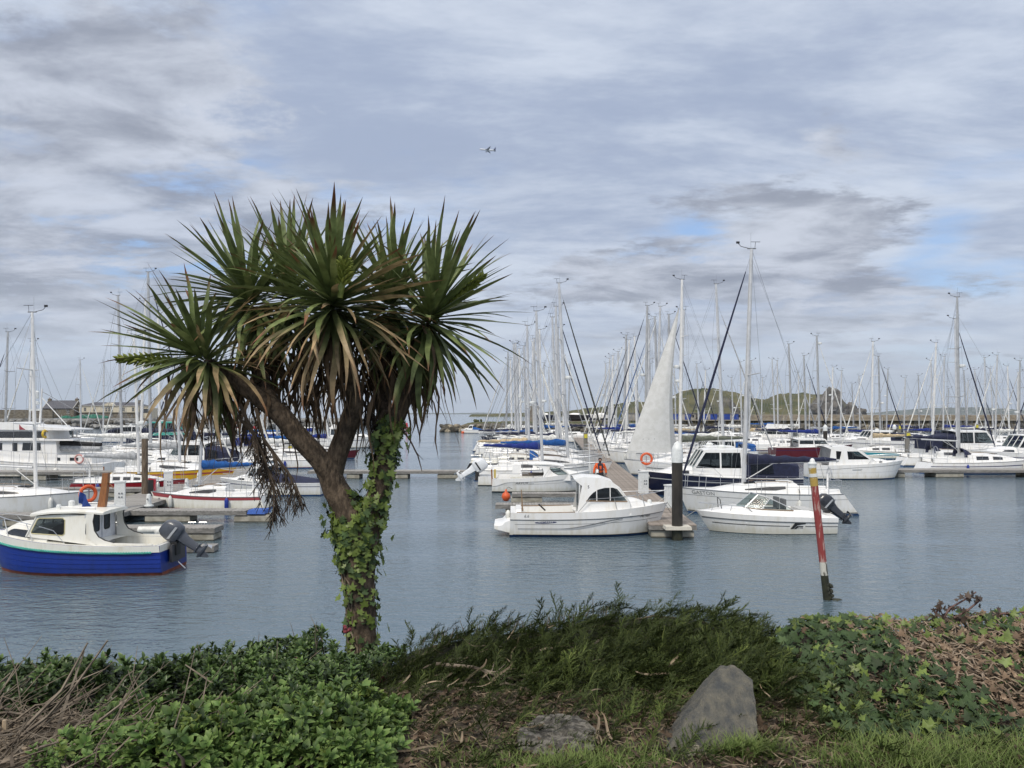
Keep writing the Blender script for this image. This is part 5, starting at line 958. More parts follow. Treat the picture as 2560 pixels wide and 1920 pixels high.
# ---- generic motor cruisers
def cruiser(label, X, Y, rz, L, hull=WHITE, anti=ANTIB, stripe='navy', group=None, cab=(-0.22, 0.16), roof_h=1.45, win=DARKWIN, canopy=None, B=None, fs=None, fb=None, arch=False, aerial=True, name='motor_cruiser', deckmat=WHITE, rail=True, lod=1, fly=False, engine=None, roofcol=None, topblack=None):
    root = empty(name, label, 'boat', (X, Y, 0), rz, group); B = B or L * 0.35; fs = fs or 0.125 * L + 0.08; fb = fb or 0.155 * L + 0.12
    H = Hull(L, B, fs, fb, 0.03, L * 0.10, 0.06, 0.88, 0.45, 2.4, 1.9, 0.35, 0.09, 0.6)
    ho = H.mesh(hull, anti, 24).build('hull', root, 35)
    mb = MB(); H.band(mb, 0.70, 0.74, 0, 0.99, STRIPE[stripe], 0.015); mb.build('rubbing_strake', ho)
    mb = MB(); H.deck(mb, 0.36, 1, deckmat, 14, 0.05); H.well(mb, 0.02, 0.38, deckmat, TEAK, 0.16, fs * 0.45); H.deck(mb, 0, .025, deckmat, 2, 0); H.toerail(mb, 0, 0.99, 0.02, deckmat, 16); mb.build('deck', root, 40)
    xa, xf = cab[0] * L, cab[1] * L; za = H.zs(H.tx(xa)); zf_ = H.zs(H.tx(xf)); k = roof_h
    tr0, tr1 = xf - 0.02 * L, 0.40 * L
    def zf(x): return 0.30 * k * (1 - sstep(tr0 + 0.25 * (tr1 - tr0), tr1, x)) + 0.012
    trunk(root, H, tr0 - 0.04 * L, tr1, 0.74, zf, deckmat, win=[[(lerp(tr0, tr1, .16), 0.14), (lerp(tr0, tr1, .52), 0.16), (lerp(tr0, tr1, .45), 0.46), (lerp(tr0, tr1, .16), 0.5)]])
    w0 = abs(H.P(H.tx(xa), 1).y) * 0.84
    def wp(x, z): return w0 - 0.10 * (z - za) - 0.05 * (x - xa)
    zt = za + k; zs_ = za + 0.30 * k
    pf = [(xa, za - 0.02), (xf, zf_ - 0.02), (xf - 0.02, zs_ + 0.02), (xf - 0.42 * k, zt - 0.06), (xf - 0.60 * k, zt), (xa - 0.05 * L, zt - 0.02), (xa + 0.02, zt - 0.16)]
    d = (xf - xa - 0.45 * k); x1 = xa + 0.12
    h1 = [(x1, zs_ + 0.06), (x1 + d * 0.52, zs_ + 0.06), (x1 + d * 0.52, zt - 0.18), (x1 + 0.04, zt - 0.18)]; h2 = [(x1 + d * 0.56, zs_ + 0.06), (xf - 0.16, zs_ + 0.06), (xf - 0.46 * k, zt - 0.18), (x1 + d * 0.56, zt - 0.18)]
    o = cabin(root, pf, wp, roofcol or deckmat, [h1, h2], {2: 'glass', 6: 'open'}, name='wheelhouse', pane_mat=win if win is not DARKWIN else GLASS)
    mb = MB(); mb.box((lerp(xa, xf, .6), 0, zs_ - 0.1), (0.4, w0 * 1.6, 0.5), DARKI); mb.box((xa + 0.5, 0, za + 0.2), (0.6, w0 * 1.4, 0.5), INTER); mb.build('cabin_interior', root, 0)
    if canopy:
        mb = MB(); rings = []
        for i in range(5):
            t = i / 4; x = lerp(xa - 0.02, -0.47 * L, t); h = lerp(zt - 0.25, za + 0.42 * k + 0.15, t ** 1.3); w = lerp(w0 * 0.96, w0, t); rings.append([Vector((x, -w, za)), Vector((x, -w * 0.97, lerp(za, h, .8))), Vector((x, -w * .7, h)), Vector((x, 0, h + .06)), Vector((x, w * .7, h)), Vector((x, w * 0.97, lerp(za, h, .8))), Vector((x, w, za))])
        mb.loft(rings, CANV[canopy]); mb.add(rings[-1], [tuple(range(7))], CANV[canopy]); co = mb.build('canopy', root, 30)
        for s_ in (1, -1): mb = MB(); mb.add([(lerp(xa, -0.47 * L, a), s_ * (w0 + 0.012), z) for a, z in ((0.12, za + 0.2), (0.55, za + 0.2), (0.5, za + 0.60 * k), (0.12, za + 0.68 * k))], [(0, 1, 2, 3)], VINYL); mb.build('clear_panel', co, 0)
    if arch:
        mb = MB(); rails(mb, [(xa - 0.2, -w0, za), (xa - 0.5, -w0 * 0.9, zt + 0.1), (xa - 0.5, w0 * 0.9, zt + 0.1), (xa - 0.2, w0, za)], 0.05, deckmat); mb.build('radar_arch', root)
    if fly:
        mb = MB(); mb.prism([(xa, zt), (xf - 0.7 * k, zt), (xf - 0.9 * k, zt + 0.5), (xa + 0.2, zt + 0.42)], -w0 * 0.7, w0 * 0.7, deckmat); mb.build('flybridge', root, 20)
    if aerial:
        mb = MB(); mb.tube([(xa + 0.4, 0.2, zt), (xa + 0.35, 0.2, zt + 1.6)], 0.015, PLASTW, 4); mb.lathe([(0.03, 0), (0.24, 0.03), (0.25, 0.12), (0.1, 0.2)], PLASTW, 10, (xa + 0.9, 0, zt + 0.02)); mb.build('radar_dome', root)
    if rail: bowrail(root, H, 0.5, 0.5, 0.014, (0.64, 0.78, 0.9), 0.97, mid=True)
    if engine: outboard(root, (-L / 2 - 0.05, 0, fs * 0.9), engine, R(50), 1.15)
    return root, H

# navy-hulled sedan behind GASTON, with tented cockpit
r_, H_ = cruiser('navy-hulled sedan cruiser with white saloon and dark tented cockpit behind the lettered grey-white sloop', 11.55, 43.6, R(180), 8.9, hull=NAVYH, stripe='silver', cab=(-0.13, 0.18), roof_h=1.55, canopy='navy', B=2.9, fs=1.05, fb=1.45)
mb = MB(); q = H_.P(0.97, 0.75, 1, 0.15); mb.blob(q, 0.2, FENDW, 2, 0.05, 2); mb.build('bow_fender', r_)
cruiser('white wheelhouse motorsailer with raked windows moored beyond the navy sedan cruiser', 13.0, 50.3, R(180), 9.2, hull=WHITE, stripe='grey', cab=(-0.08, 0.12), roof_h=1.25, B=2.9)

# white harbour cruiser alone in open water
def merry():
    Xc, Yc, Yn = 24.55, 55.2, 54.0
    root = empty('hardtop_cruiser', 'white hardtop cruiser with sloping windscreen lying alone before the far pontoon', 'boat', (Xc, Yc, 0), 0)
    H = Hull(6.7, 2.5, 1.02, 1.32, 0.03, 0.75, 0.04, 0.9, 0.45, 2.5, 2.0, 0.3, 0.09, 0.6)
    ho = H.mesh(WHITE, ANTIB, 26).build('hull', root, 35); mb = MB(); H.band(mb, lambda t: 0.64 + 0.14 * sstep(0, 0.5, t), lambda t: 0.66 + 0.14 * sstep(0, 0.5, t), 0, 0.99, STRIPE['grey'], 0.012); H.band(mb, 0.40, 0.41, 0.02, 0.97, STRIPE['silver'], 0.008); H.patch(mb, [(0.38, 0.58), (0.47, 0.58), (0.49, 0.66), (0.38, 0.66)], STRIPE['silver'], 0.012); mb.build('rubbing_strake', ho, 0)
    mb = MB(); H.deck(mb, 0.40, 1, WHITE, 14, 0.05); H.well(mb, 0.02, 0.42, WHITE, TEAK, 0.18, 0.5); H.deck(mb, 0, .025, WHITE, 2, 0); mb.build('deck', root, 40)
    def wp(x, z): return 1.0 - 0.12 * (z - 1.2) - 0.02 * x
    pf = local([(2072, 1172), (2197, 1172), (2196, 1156), (2182, 1146), (2160, 1130), (2140, 1120), (2122, 1116), (2068, 1118), (2082, 1124), (2079, 1140)], Yn, Xc, 1)
    hw1 = local([(2122, 1129), (2150, 1129), (2178, 1149), (2124, 1149.5)], Yn, Xc, 1); hw0 = local([(2094, 1128), (2108, 1129), (2103, 1148), (2094, 1158)], Yn, Xc, 1)
    o = cabin(root, pf, wp, WHITE, [hw1, hw0], {2: 'glass', 3: 'glass', 8: 'open', 9: 'open', 7: 'open'}, name='wheelhouse')
    xb_ = local([(2084, 1130)], Yn, Xc, 1)[0][0]; mb = MB(); mb.box((xb_, 0, 1.7), (0.04, 1.8, 1.3), M('door_tint', (0.22, 0.22, 0.23), 0.3)); mb.build('aft_door', o, 0)
    mb = MB(); mb.box((0.4, 0, 1.4), (0.5, 1.5, 0.3), DARKI); mb.build('dashboard', root, 0); seat(root, -0.4, -0.4, 1.1)
    def zf(x): return 0.28 * (1 - sstep(1.3, 2.6, x)) + 0.012
    trunk(root, H, 0.7, 2.7, 0.78, zf, WHITE, win=[[(1.25, 0.18), (1.5, 0.18), (1.5, 0.45), (1.25, 0.45)]])
    bowrail(root, H, 0.55, 0.45, 0.014, (0.7, 0.86), 0.97)
merry()

def trawler():
    Xc, Yc = -36.2, 57.8
    root = empty('trawler_yacht', 'big white trawler yacht with two rows of dark windows and flybridge mast', 'boat', (Xc, Yc, 0), R(180))
    L = 13.2; H = Hull(L, 3.9, 0.98, 1.9, 0.1, 1.2, 0.1, 0.86, 0.45, 2.5, 2.0, 0.4, 0.1, 0.5); ho = H.mesh(WHITE, ANTIK, 26).build('hull', root, 35)
    mb = MB(); H.band(mb, 0.74, 0.80, 0, 0.99, STRIPE['silver'], 0.02); mb.build('rubbing_strake', ho)
    mb = MB(); H.deck(mb, 0, 1, WHITE, 16, 0.05); H.toerail(mb, 0, 0.99, 0.05, WHITE, 16); mb.build('deck', root, 40)
    mb = MB(); mb.box((-6.42, 1.62, 0.55), (0.34, 0.06, 0.46), VARN); mb.build('boarding_panel', root, 0)
    # aft cabin, saloon, pilot deck
    def part(nm, x0, x1, z0, z1, w, rk=0.2):
        mb = MB(); mb.prism([(x0, z0), (x1, z0), (x1 - rk, z1), (x0 + rk * 0.3, z1)], -w, w, WHITE); return mb.build(nm, root, 20)
    a = part('aft_cabin', -5.6, -1.4, 0.95, 1.62, 1.45); s = part('saloon', -3.1, 3.2, 0.95, 2.72, 1.5, 0.25); p = part('pilot_deck', -2.4, 3.0, 2.72, 3.42, 1.42, 0.5)
    mb = MB(); mb.prism([(-4.4, 2.66), (3.6, 2.66), (3.5, 2.78), (-4.4, 2.76)], -1.72, 1.72, WHITE); mb.build('boat_deck', root, 20)
    mb = MB(); mb.prism([(-4.1, 3.40), (2.0, 3.46), (1.2, 4.0), (0.4, 4.02), (-0.8, 3.75), (-4.1, 3.50)], -1.5, 1.5, WHITE); f = mb.build('flybridge', root, 20)
    mb = MB(); mb.prism([(-0.8, 3.46), (-0.35, 3.46), (-0.35, 3.84), (-0.5, 3.66)], -1.52, 1.52, STRIPE['red']); mb.build('red_flash', f, 20)
    for x0, x1, z0, z1, par, w, cut in ((-1.9, -0.55, 1.95, 2.5, s, 1.505, .06), (-0.2, 0.15, 1.9, 2.5, s, 1.505, 0), (0.9, 2.6, 1.95, 2.5, s, 1.505, 0.0), (-2.2, 2.0, 2.86, 3.34, p, 1.43, -0.4), (-4.6, -4.0, 1.2, 1.42, a, 1.46, 0), (-3.3, -2.4, 1.2, 1.42, a, 1.46, .1)):
        for s_ in (1, -1): mb = MB(); mb.prism([(x0, z0), (x1, z0), (x1 - cut, z1), (x0, z1)], s_ * (w - .03), s_ * (w + .012), DARKWIN); mb.build('window', par, 0)
    mb = MB(); mb.tube([(-0.9, 0, 3.4), (-1.1, 0, 6.5)], [0.09, 0.05], ALUW, 8); mb.tube([(-1.3, 0, 3.6), (-3.0, 0, 3.5), (-3.6, 0, 3.5)], 0.05, ALUW, 6); mb.box((-0.55, 0, 4.9), (0.8, 0.16, 0.1), PLASTW); mb.lathe([(0.1, 0), (0.24, 0.05), (0.2, 0.2), (0.05, 0.26)], PLASTW, 10, (-0.65, 0, 5.3)); mb.lathe([(0.12, 0), (0.14, 0.1), (0.14, 0.5), (0.05, 0.6)], PLASTW, 10, (-0.72, 0, 5.75)); mb.tube([(-1.0, 0, 5.9), (-3.1, 0, 3.6)], 0.035, ALUW, 5); mb.tube([(-1.05, 0, 6.3), (-5.3, 0, 3.9)], 0.02, WIRE, 4); mb.build('signal_mast', root)
    mb = MB()
    for s_ in (1, -1):
        rails(mb, [H.edge(t / 20, 0.1, s_, 0.75) for t in range(0, 20)], 0.016)
        for t in range(0, 20, 2): rails(mb, [H.edge(t / 20, 0.1, s_, 0), H.edge(t / 20, 0.1, s_, 0.75)], 0.013)
    mb.build('guard_rail', root)
    mb = MB(); mb.torus((-4.9, 1.86, 1.35), 0.3, 0.06, M('faded_pink_ring', (0.55, 0.28, 0.26), .6), 'Y', 18, 7); mb.build('life_ring', root)
    mb = MB(); mb.torus((-2.2, 1.5, 3.15), 0.24, 0.09, YELLOW, 'X', 18, 7); mb.build('horseshoe_buoy', root)
    mb = MB(); mb.tube([(-6.0, 0.9, 2.05), (-2.9, 0.9, 2.1)], [0.20, 0.26], CANV['grey'], 8); mb.tube([(-6.0, 0.9, 2.35), (-2.9, 0.9, 2.45)], [0.14, 0.22], CANV['black'], 8); mb.build('covered_dinghy', root)
    for t in (0.25, 0.45, 0.62): q = H.P(t, 0.35, 1, 0.15); fender(root, q.x, q.y, q.z, FENDW, 0.16, 0.5, 1.0)
trawler()

# ---- cuddy boat with navy cover and black outboard, left marina
r_, H_ = cruiser('white cuddy boat under a navy tonneau cover with black outboard beside the finger pontoon', -13.7, 44.2, R(180), 6.0, hull=OFFW, stripe='navy', cab=(0.02, 0.22), roof_h=0.95, B=2.1, fs=0.72, fb=0.98, aerial=False, engine=ENGK)
mb = MB(); mb.loft([[Vector((x, y * w, 0.74 + h * (1 - y * y))) for y in (-1, -.6, -.2, .2, .6, 1)] for x, w, h in ((-2.95, 0.9, 0.05), (-2.2, .95, .22), (-1.2, 1.0, .38), (-0.3, .95, .48), (0.1, .9, .62))], CANV['navy']); mb.build('tonneau_cover', r_, 60)
# ------------------------------------------------------------------ pontoons
plank_mesh = {}
def plank_data(w, mat, pitch=0.145):
    k = (round(w, 2), mat.name)
    if k not in plank_mesh:
        mb = MB(); mb.box((0, 0, 0), (pitch * 0.93, w, 0.035), mat); o = mb.build('plank', None, 0); plank_mesh[k] = o.data; bpy.data.objects.remove(o)
    return plank_mesh[k]
def pontoon(label, p0, p1, w, z=0.50, mat=DECKW, planks=0.0, floats=(), name='pontoon', cleats=(), flw=None, flh=0.42, fstep=None):
    p0, p1 = Vector(p0), Vector(p1); L = (p1 - p0).length; a = math.atan2(p1.y - p0.y, p1.x - p0.x)
    root = empty(name, label, 'pontoon', (p0.x, p0.y, 0), a)
    mb = MB(); 
    for s_ in (1, -1): mb.box((L / 2, s_ * (w / 2 - 0.04), z - 0.115), (L, 0.08, 0.15), FASC)
    for e in (0.04, L - 0.04): mb.box((e, 0, z - 0.117), (0.08, w - 0.165, 0.146), FASC)
    mb.build('frame', root, 0)
    n = int(min(planks, L) / 0.145); k0 = n * 0.145
    pd = plank_data(w, mat)
    for i in range(n):
        o = link('plank', pd, root); o.location = ((i + 0.5) * 0.145, 0, z - 0.016 + 0.003 * math.sin(i * 7.3))
    if k0 < L - 0.05:
        mb = MB(); mb.box(((k0 + L) / 2, 0, z - 0.018), (L - k0, w, 0.036), mat); mb.build('decking', root, 0)
    fl = list(floats) + ([fstep * (i + 0.5) for i in range(int(L / fstep))] if fstep else [])
    for f in fl:
        f0, fl_ = f if isinstance(f, tuple) else (f, 1.7)
        mb = MB(); hw = (flw or w * 0.90) / 2; r_ = 0.08; ring = lambda zz, k: [Vector((f0 + sx * (fl_ / 2 - k) , sy * (hw - k), zz)) for sx, sy in ((-1, -1), (1, -1), (1, 1), (-1, 1))]
        mb.loft([ring(-0.35, r_), ring(0.05, 0.0)], CONCD, True, True); mb.loft([ring(0.052, 0.0), ring(z - 0.25, 0.0), ring(z - 0.192, r_)], CONC, True, True); mb.build('float', root, 0)
    for c in cleats:
        mb = MB(); mb.tube([(c[0] - 0.14, c[1], z + 0.10), (c[0] + 0.14, c[1], z + 0.10)], 0.018, STEEL, 6); mb.tube([(c[0] - .05, c[1], z - 0.01), (c[0] - .05, c[1], z + .1)], 0.016, STEEL, 5); mb.tube([(c[0] + .05, c[1], z - 0.01), (c[0] + .05, c[1], z + .1)], 0.016, STEEL, 5); mb.build('cleat', root)
    return root
A0, A1 = Vector((5.95, 28.6)), Vector((12.2, 148.6))
def ca(Y): return lerp(A0.x, A1.x, (Y - A0.y) / (A1.y - A0.y))
pontoon('long brown-decked pontoon running seaward from the black pile with the white cap', (A0.x, A0.y, 0), (A1.x, A1.y, 0), 1.75, 0.5, DECKB, 40, [(0.9, 1.6), (5, 1.8), (9, 1.8), (13.5, 1.8), (18, 1.8)], cleats=((0.5, 0.9), (4, -1.0), (7, 1.0)))
for k, (y, x1, lb, fl) in enumerate(((35.4, -0.75, 'grey finger pontoon beside the orange mooring buoy', [(4.6, 1.6), (1.2, 1.2)]), (40.3, 0.0, 'short grey finger pontoon alongside the white pilothouse boat', [(4.6, 1.6)]))):
    pontoon(lb, (ca(y) - 1.2, y, 0), (x1, y, 0), 0.85, 0.5, DECKW, 9, fl, name='finger_pontoon')
pontoon('grey breakwater pontoon lying alone across the open fairway', (-14.5, 55.6, 0), (-2.9, 55.6, 0), 1.5, 0.55, DECKW, 12, [(3.2, 0.9), (6.1, 2.0), (10.0, 1.6)])
L0, L1 = Vector((-16.6, 24.5)), Vector((-20.3, 64.0))
def cl(Y): return lerp(L0.x, L1.x, (Y - L0.y) / (L1.y - L0.y))
pontoon('wide weathered pontoon walkway carrying white service pedestals near the timber pile', (L0.x, L0.y, 0), (L1.x, L1.y, 0), 2.4, 0.52, DECKW, 34, [(2.0, 1.5), (6.5, 1.5), (11, 1.5), (16, 1.5), (21, 1.5)], cleats=((8.0, -1.05), (12, -1.05)))
pontoon('grey finger pontoon with white roll fenders beside the blue cabin boat', (cl(28.4) + 1.2, 28.4, 0), (-10.75, 28.4, 0), 0.9, 0.48, DECKW, 9, [(0.5, 1.2), (4.15, 1.62)], name='finger_pontoon', cleats=((1.2, 0.3), (3.9, 0.3), (4.3, .3)), flw=0.80)
pontoon('grey finger pontoon with blue end stop alongside the cream sailing boat', (cl(33.2) + 1.2, 33.2, 0), (-11.25, 33.2, 0), 0.9, 0.5, DECKW, 9, [(1.6, 1.9), (5.2, 1.55)], name='finger_pontoon', flw=0.80)
pontoon('pale finger pontoon alongside the white racing yacht', (cl(31.9) - 1.2, 31.9, 0), (-27, 31.9, 0), 0.9, 0.5, DECKW, 9, [(1.6, 1.3), (6, 1.5)], name='finger_pontoon')
pontoon('far finger pontoon beside the red sloop', (cl(43.0) - 1.2, 43.0, 0), (-27, 43.0, 0), 0.9, 0.5, DECKW, 9, [(2.0, 1.5), (6, 1.5)], name='finger_pontoon')
pontoon('long grey pontoon in front of the big trawler yacht', (cl(54.2) - 1.2, 54.2, 0), (-48, 54.2, 0), 1.6, 0.6, DECKW, 12, fstep=5)
pontoon('far right pontoon with pale concrete floats beneath the blue-striped yacht', (27.5, 56.8, 0), (48, 56.8, 0), 1.8, 0.55, DECKW, 20, [(0.7, 0.5), (4.2, 2.0), (11.0, 2.0), (17, 2.0)])
pontoon('dark pontoon across the middle of the crowded far berths', (26, 84, 0), (92, 84, 0), 1.8, 0.5, DECKW, 0, [(3.5, 2.0)], fstep=9)
pontoon('distant pontoon nearest the stone pier', (24, 118, 0), (105, 118, 0), 1.8, 0.5, DECKW, 0, fstep=11)
pontoon('low timber float end carrying a blue line off the blue cabin boat', (-12.0, 25.7, 0), (-9.9, 25.9, 0), 0.55, 0.22, DECKW, 3, (), name='timber_float')
mb = MB(); mb.box((0, 0, 0), (0.75, 0.9, 0.16), M('blue_endstop', (0.01, 0.08, 0.36), .5), 0, 0.9); o = mb.build('end_stop', None, 0); o.location = (-10.85, 33.2, 0.44); tag(o, 'bright blue plastic end stop on the finger pontoon tip', 'bumper')
for k in range(3):
    mb = MB(); mb.lathe([(0.02, -0.5), (0.13, -0.45), (0.13, 0.45), (0.02, 0.5)], FENDW, 10, (0, 0, 0), 'X'); o = mb.build('roll_fender', None); o.location = (-13.0 + k * 0.42, 27.92, 0.42); o.rotation_euler = (0, 0, R(90 if k else 8)); tag(o, 'white roll fender lashed to the edge of the near finger pontoon', 'fender', 'roll fenders on the near finger pontoon')
# pedestals
def pedestal(label, X, Y, h=1.15, w=0.42, z=0.5, group=None):
    root = empty('service_pedestal', label, 'pedestal', (X, Y, z), R(20), group); mb = MB(); mb.box((0, 0, h / 2), (w, w * 0.7, h), PLASTW, 0, 0.96); mb.build('housing', root, 0); mb = MB(); mb.box((0, 0, h + 0.02), (w * 1.06, w * 0.78, 0.06), PLASTW); mb.build('lid', root, 0); mb = MB()
    for i in range(2):
        for j in range(2): mb.lathe([(0.035, 0), (0.035, 0.03)], STRIPE['grey'], 8, (-0.02 + 0.11 * i, -w * 0.35 - 0.025, h * 0.45 + 0.16 * j), 'Y')
    mb.build('socket', root)
    return root
def small_post(label, X, Y, z=0.5, h=0.55, r=0.12, group=None):
    root = empty('water_post', label, 'post', (X, Y, z), 0, group); mb = MB(); mb.lathe([(r * 1.7, 0), (r * 1.7, 0.05), (r, 0.07), (r * 0.85, h - 0.1), (r * 0.7, h - .02), (0.02, h)], PLASTW, 10); mb.build('column', root, 40); mb = MB(); mb.lathe([(0.03, 0), (0.03, 0.08)], STRIPE['grey'], 6, (0, -r - .05, h * 0.6), 'Y'); mb.build('tap', root)
pedestal('white service pedestal on the walkway behind the blue boat’s wooden mast'.replace('’', "'"), ux(300, 33.5), 33.5); pedestal('white service pedestal next to the red fire cabinet', ux(421, 39.2), 39.2)
small_post('small white water post on the walkway before the timber pile', ux(372, 34.4), 34.4); small_post('small white water post further along the walkway beyond the cabinet', ux(467, 42.5), 42.5, 0.5); small_post('small white water post far along the walkway near the yellow sloop', ux(497, 47), 47)
fc = empty('fire_cabinet', 'red and black fire hose cabinet on the walkway', 'cabinet', (ux(381, 38.6), 38.6, 0.5), R(20)); mb = MB(); mb.box((0, 0, 0.45), (0.36, 0.3, 0.9), REDP); mb.build('housing', fc, 0); mb = MB(); mb.box((-0.06, -0.16, 0.43), (0.24, 0.03, 0.8), RUBBER); mb.build('door', fc, 0)
lb_ = empty('life_ring_stand', 'orange life ring on a steel stand at the walkway edge', 'life ring', (ux(222, 30.6), 30.6, 0.5), 0); mb = MB(); mb.tube([(0, 0, -0.02), (0, 0, 1.25)], 0.03, STEEL, 6); mb.build('stand', lb_); mb = MB(); mb.torus((0, -0.06, 0.95), 0.29, 0.075, ORANGE, 'Y', 22, 8, Matrix.Rotation(R(52), 4, 'Z')); mb.build('ring', lb_)
pedestal('white service pedestal in front of the person in orange', ca(40.3) + 0.25, 40.1, 1.1, 0.45); pedestal('white service pedestal beside the navy cruiser bow', ca(34.2) + 0.75, 34.0, 0.95, 0.5); small_post('white water post beside the black pile foot', ca(29.8) - 0.7, 29.9, 0.5, 0.8, 0.1)
lr2 = empty('life_ring_stand', 'orange life ring on a frame near the raised white headsail', 'life ring', (ca(44) + 0.9, 44.0, 0.5), 0); mb = MB(); mb.tube([(0, 0.1, -0.02), (0, 0.1, 1.7)], 0.03, STEEL, 6); mb.build('stand', lr2); mb = MB(); mb.torus((0, 0, 1.55), 0.30, 0.07, ORANGE, 'Y', 22, 8); mb.build('ring', lr2)
# piles
PILEK = M('pile_black', (0.020, 0.017, 0.014), 0.6, col2=(0.045, 0.038, 0.030), nscale=3, stretch=(1, 1, 0.3), bump=0.3); PILEW = M('pile_timber', (0.085, 0.062, 0.042), 0.9, col2=(0.18, 0.14, 0.10), nscale=5, stretch=(3, 3, 0.4), bump=0.6, bscale=20); PILEWET = M('pile_weed', (0.012, 0.014, 0.008), 0.7, col2=(0.03, 0.032, 0.016), nscale=6)
def pile(label, X, Y, top, r=0.19, mat=PILEK, cap=True, sign=False, group=None, wet=0.5):
    root = empty('mooring_pile', label, 'pile', (X, Y, 0), 0, group); mb = MB(); mb.tube([(0, 0, -0.6), (0, 0, wet)], r * 1.005, PILEWET, 14); mb.tube([(0, 0, wet), (0, 0, top)], r, mat, 14); mb.build('shaft', root, 50)
    if cap: mb = MB(); mb.lathe([(r * 1.06, -0.02), (r * 1.06, 0.42), (r * 0.95, 0.52), (r * 0.55, 0.68), (0.02, 0.76)], PLASTW, 14, (0, 0, top)); mb.build('cap', root, 35)
    if sign: mb = MB(); mb.box((0, -r - 0.03, top - 0.35), (0.34, 0.03, 0.42), M('sign_yellow', (0.62, 0.55, 0.06), .5)); mb.build('sign', root, 0)
    return root
r_ = pile('black mooring pile with white pointed cap at the end of the long pontoon', ux(1693, 28.25), 28.25, 2.85, 0.195); mb = MB(); mb.box((0, 0, 0.46), (0.95, 0.62, 0.12), M('pile_collar', (0.55, 0.52, 0.45), .7), 0, 0.96); mb.build('collar', r_, 0)
pile('brown timber pile standing beside the walkway and red sloop', ux(362, 39.6), 39.6, 4.6 - (1097 - HOR) / FPX * 39.6, 0.155, PILEW, False)
pile('dark mooring pile with white cap in mid harbour before the island', ux(2063, 92), 92, 2.6, 0.24); pile('dark mooring pile with white cap close to the grey signed post', ux(2236, 122), 122, 2.2, 0.27)
pile('grey post with yellow sign in the fleet left of the raised headsail', ux(1464, 82), 82, 4.6 - (1082 - HOR) / FPX * 82, 0.22, M('post_grey', (0.20, 0.19, 0.17), .8), False, True); pile('grey post with yellow sign next to the farthest capped pile', ux(2248, 108), 108, 4.6 - (1062 - HOR) / FPX * 108, 0.24, MATS['post_grey'], False, True); pile('tall grey post with yellow sign beyond the hardtop cruiser bow', ux(2268, 72), 72, 4.6 - (1079 - HOR) / FPX * 72, 0.22, MATS['post_grey'], False, True); pile('grey post with yellow sign behind the blue-striped yacht', ux(2440, 112), 112, 4.6 - (1060 - HOR) / FPX * 112, 0.26, MATS['post_grey'], False, True); pile('grey post with yellow sign behind the palm stems', ux(727, 76), 76, 4.6 - (1112 - HOR) / FPX * 76, 0.2, MATS['post_grey'], False, True); pile('slim black pile with white cap in the fairway seen between the palm stems', ux(945, 120), 120, 2.3, 0.16)
# red leaning navigation post
def red_post():
    base = px(2068, 1500, 19.15); top = px(2029, 1152, 19.15); root = empty('leaning_post', 'leaning navigation post with peeling red paint, yellow bands and weedy foot', 'post', (base.x, 19.15, 0), 0)
    d = (top - base); D = lambda k: d * k + Vector((0, 0, base.z))
    PR = M('peeling_red_paint', (0.26, 0.045, 0.042), 0.7, col2=(0.42, 0.26, 0.23), nscale=7, stretch=(1.8, 1.8, 0.4), contrast=(0.52, 0.62), bump=0.25); PW = M('peeling_white_paint', (0.05, 0.05, 0.035), 0.8, col2=(0.55, 0.54, 0.48), nscale=7, stretch=(1.5, 1.5, 0.5), contrast=(0.45, 0.52), bump=0.3); PY = M('faded_yellow_paint', (0.42, 0.29, 0.07), 0.7, col2=(0.50, 0.45, 0.33), nscale=6, contrast=(0.55, 0.62))
    for nm, k0, k1, m_, r0, r1 in (('foot', -0.12, 0.18, PILEWET, 0.095, 0.090), ('white_band', 0.18, 0.275, PW, 0.088, 0.087), ('red_shaft', 0.275, 0.82, PR, 0.087, 0.090), ('yellow_band', 0.82, 0.885, PY, 0.093, 0.093), ('pale_band', 0.885, 0.91, PLASTW, 0.102, 0.102), ('yellow_band', 0.91, 0.955, PY, 0.093, 0.093)):
        mb = MB(); mb.tube([D(lerp(k0, k1, i / 6)) for i in range(7)], [lerp(r0, r1, i / 6) for i in range(7)], m_, 14); mb.build(nm, root, 50)
    mb = MB(); mb.lathe([(0.094, -0.02), (0.094, 0.06), (0.112, 0.07), (0.112, 0.10), (0.07, 0.12), (0.05, 0.19), (0.02, 0.22)], PLASTW, 14, D(0.955)); mb.build('lantern', root, 40)
    mb = MB()
    for k in range(9): mb.blob(D(0.02 + 0.012 * k) + Vector((0.06 + 0.05 * math.sin(k * 2), -0.05, 0)), 0.06, PILEWET, k, 0.5, 1)
    mb.blob(Vector((0.22, 0, base.z)), 0.10, PILEWET, 3, 0.4, 2, 1.5, (1.6, 1, 0.4)); mb.build('weed', root, 0)['kind'] = 'stuff'
red_post()
mb = MB(); c = px(1265, 1242, 37.0); mb.lathe([(0.02, -0.22), (0.13, -0.18), (0.22, 0), (0.17, 0.15), (0.06, 0.24), (0.045, 0.34), (0.02, 0.36)], ORANGE, 14, (0, 0, 0)); mb.tube([(0, 0, 0.34), (0.1, 0.5, 0.42), (0.3, 1.3, 0.25)], 0.012, ROPEK, 4); o = mb.build('mooring_buoy', None, 50); o.location = (c.x, 37.0, c.z); tag(o, 'round orange mooring buoy at the end of the finger pontoon', 'buoy')

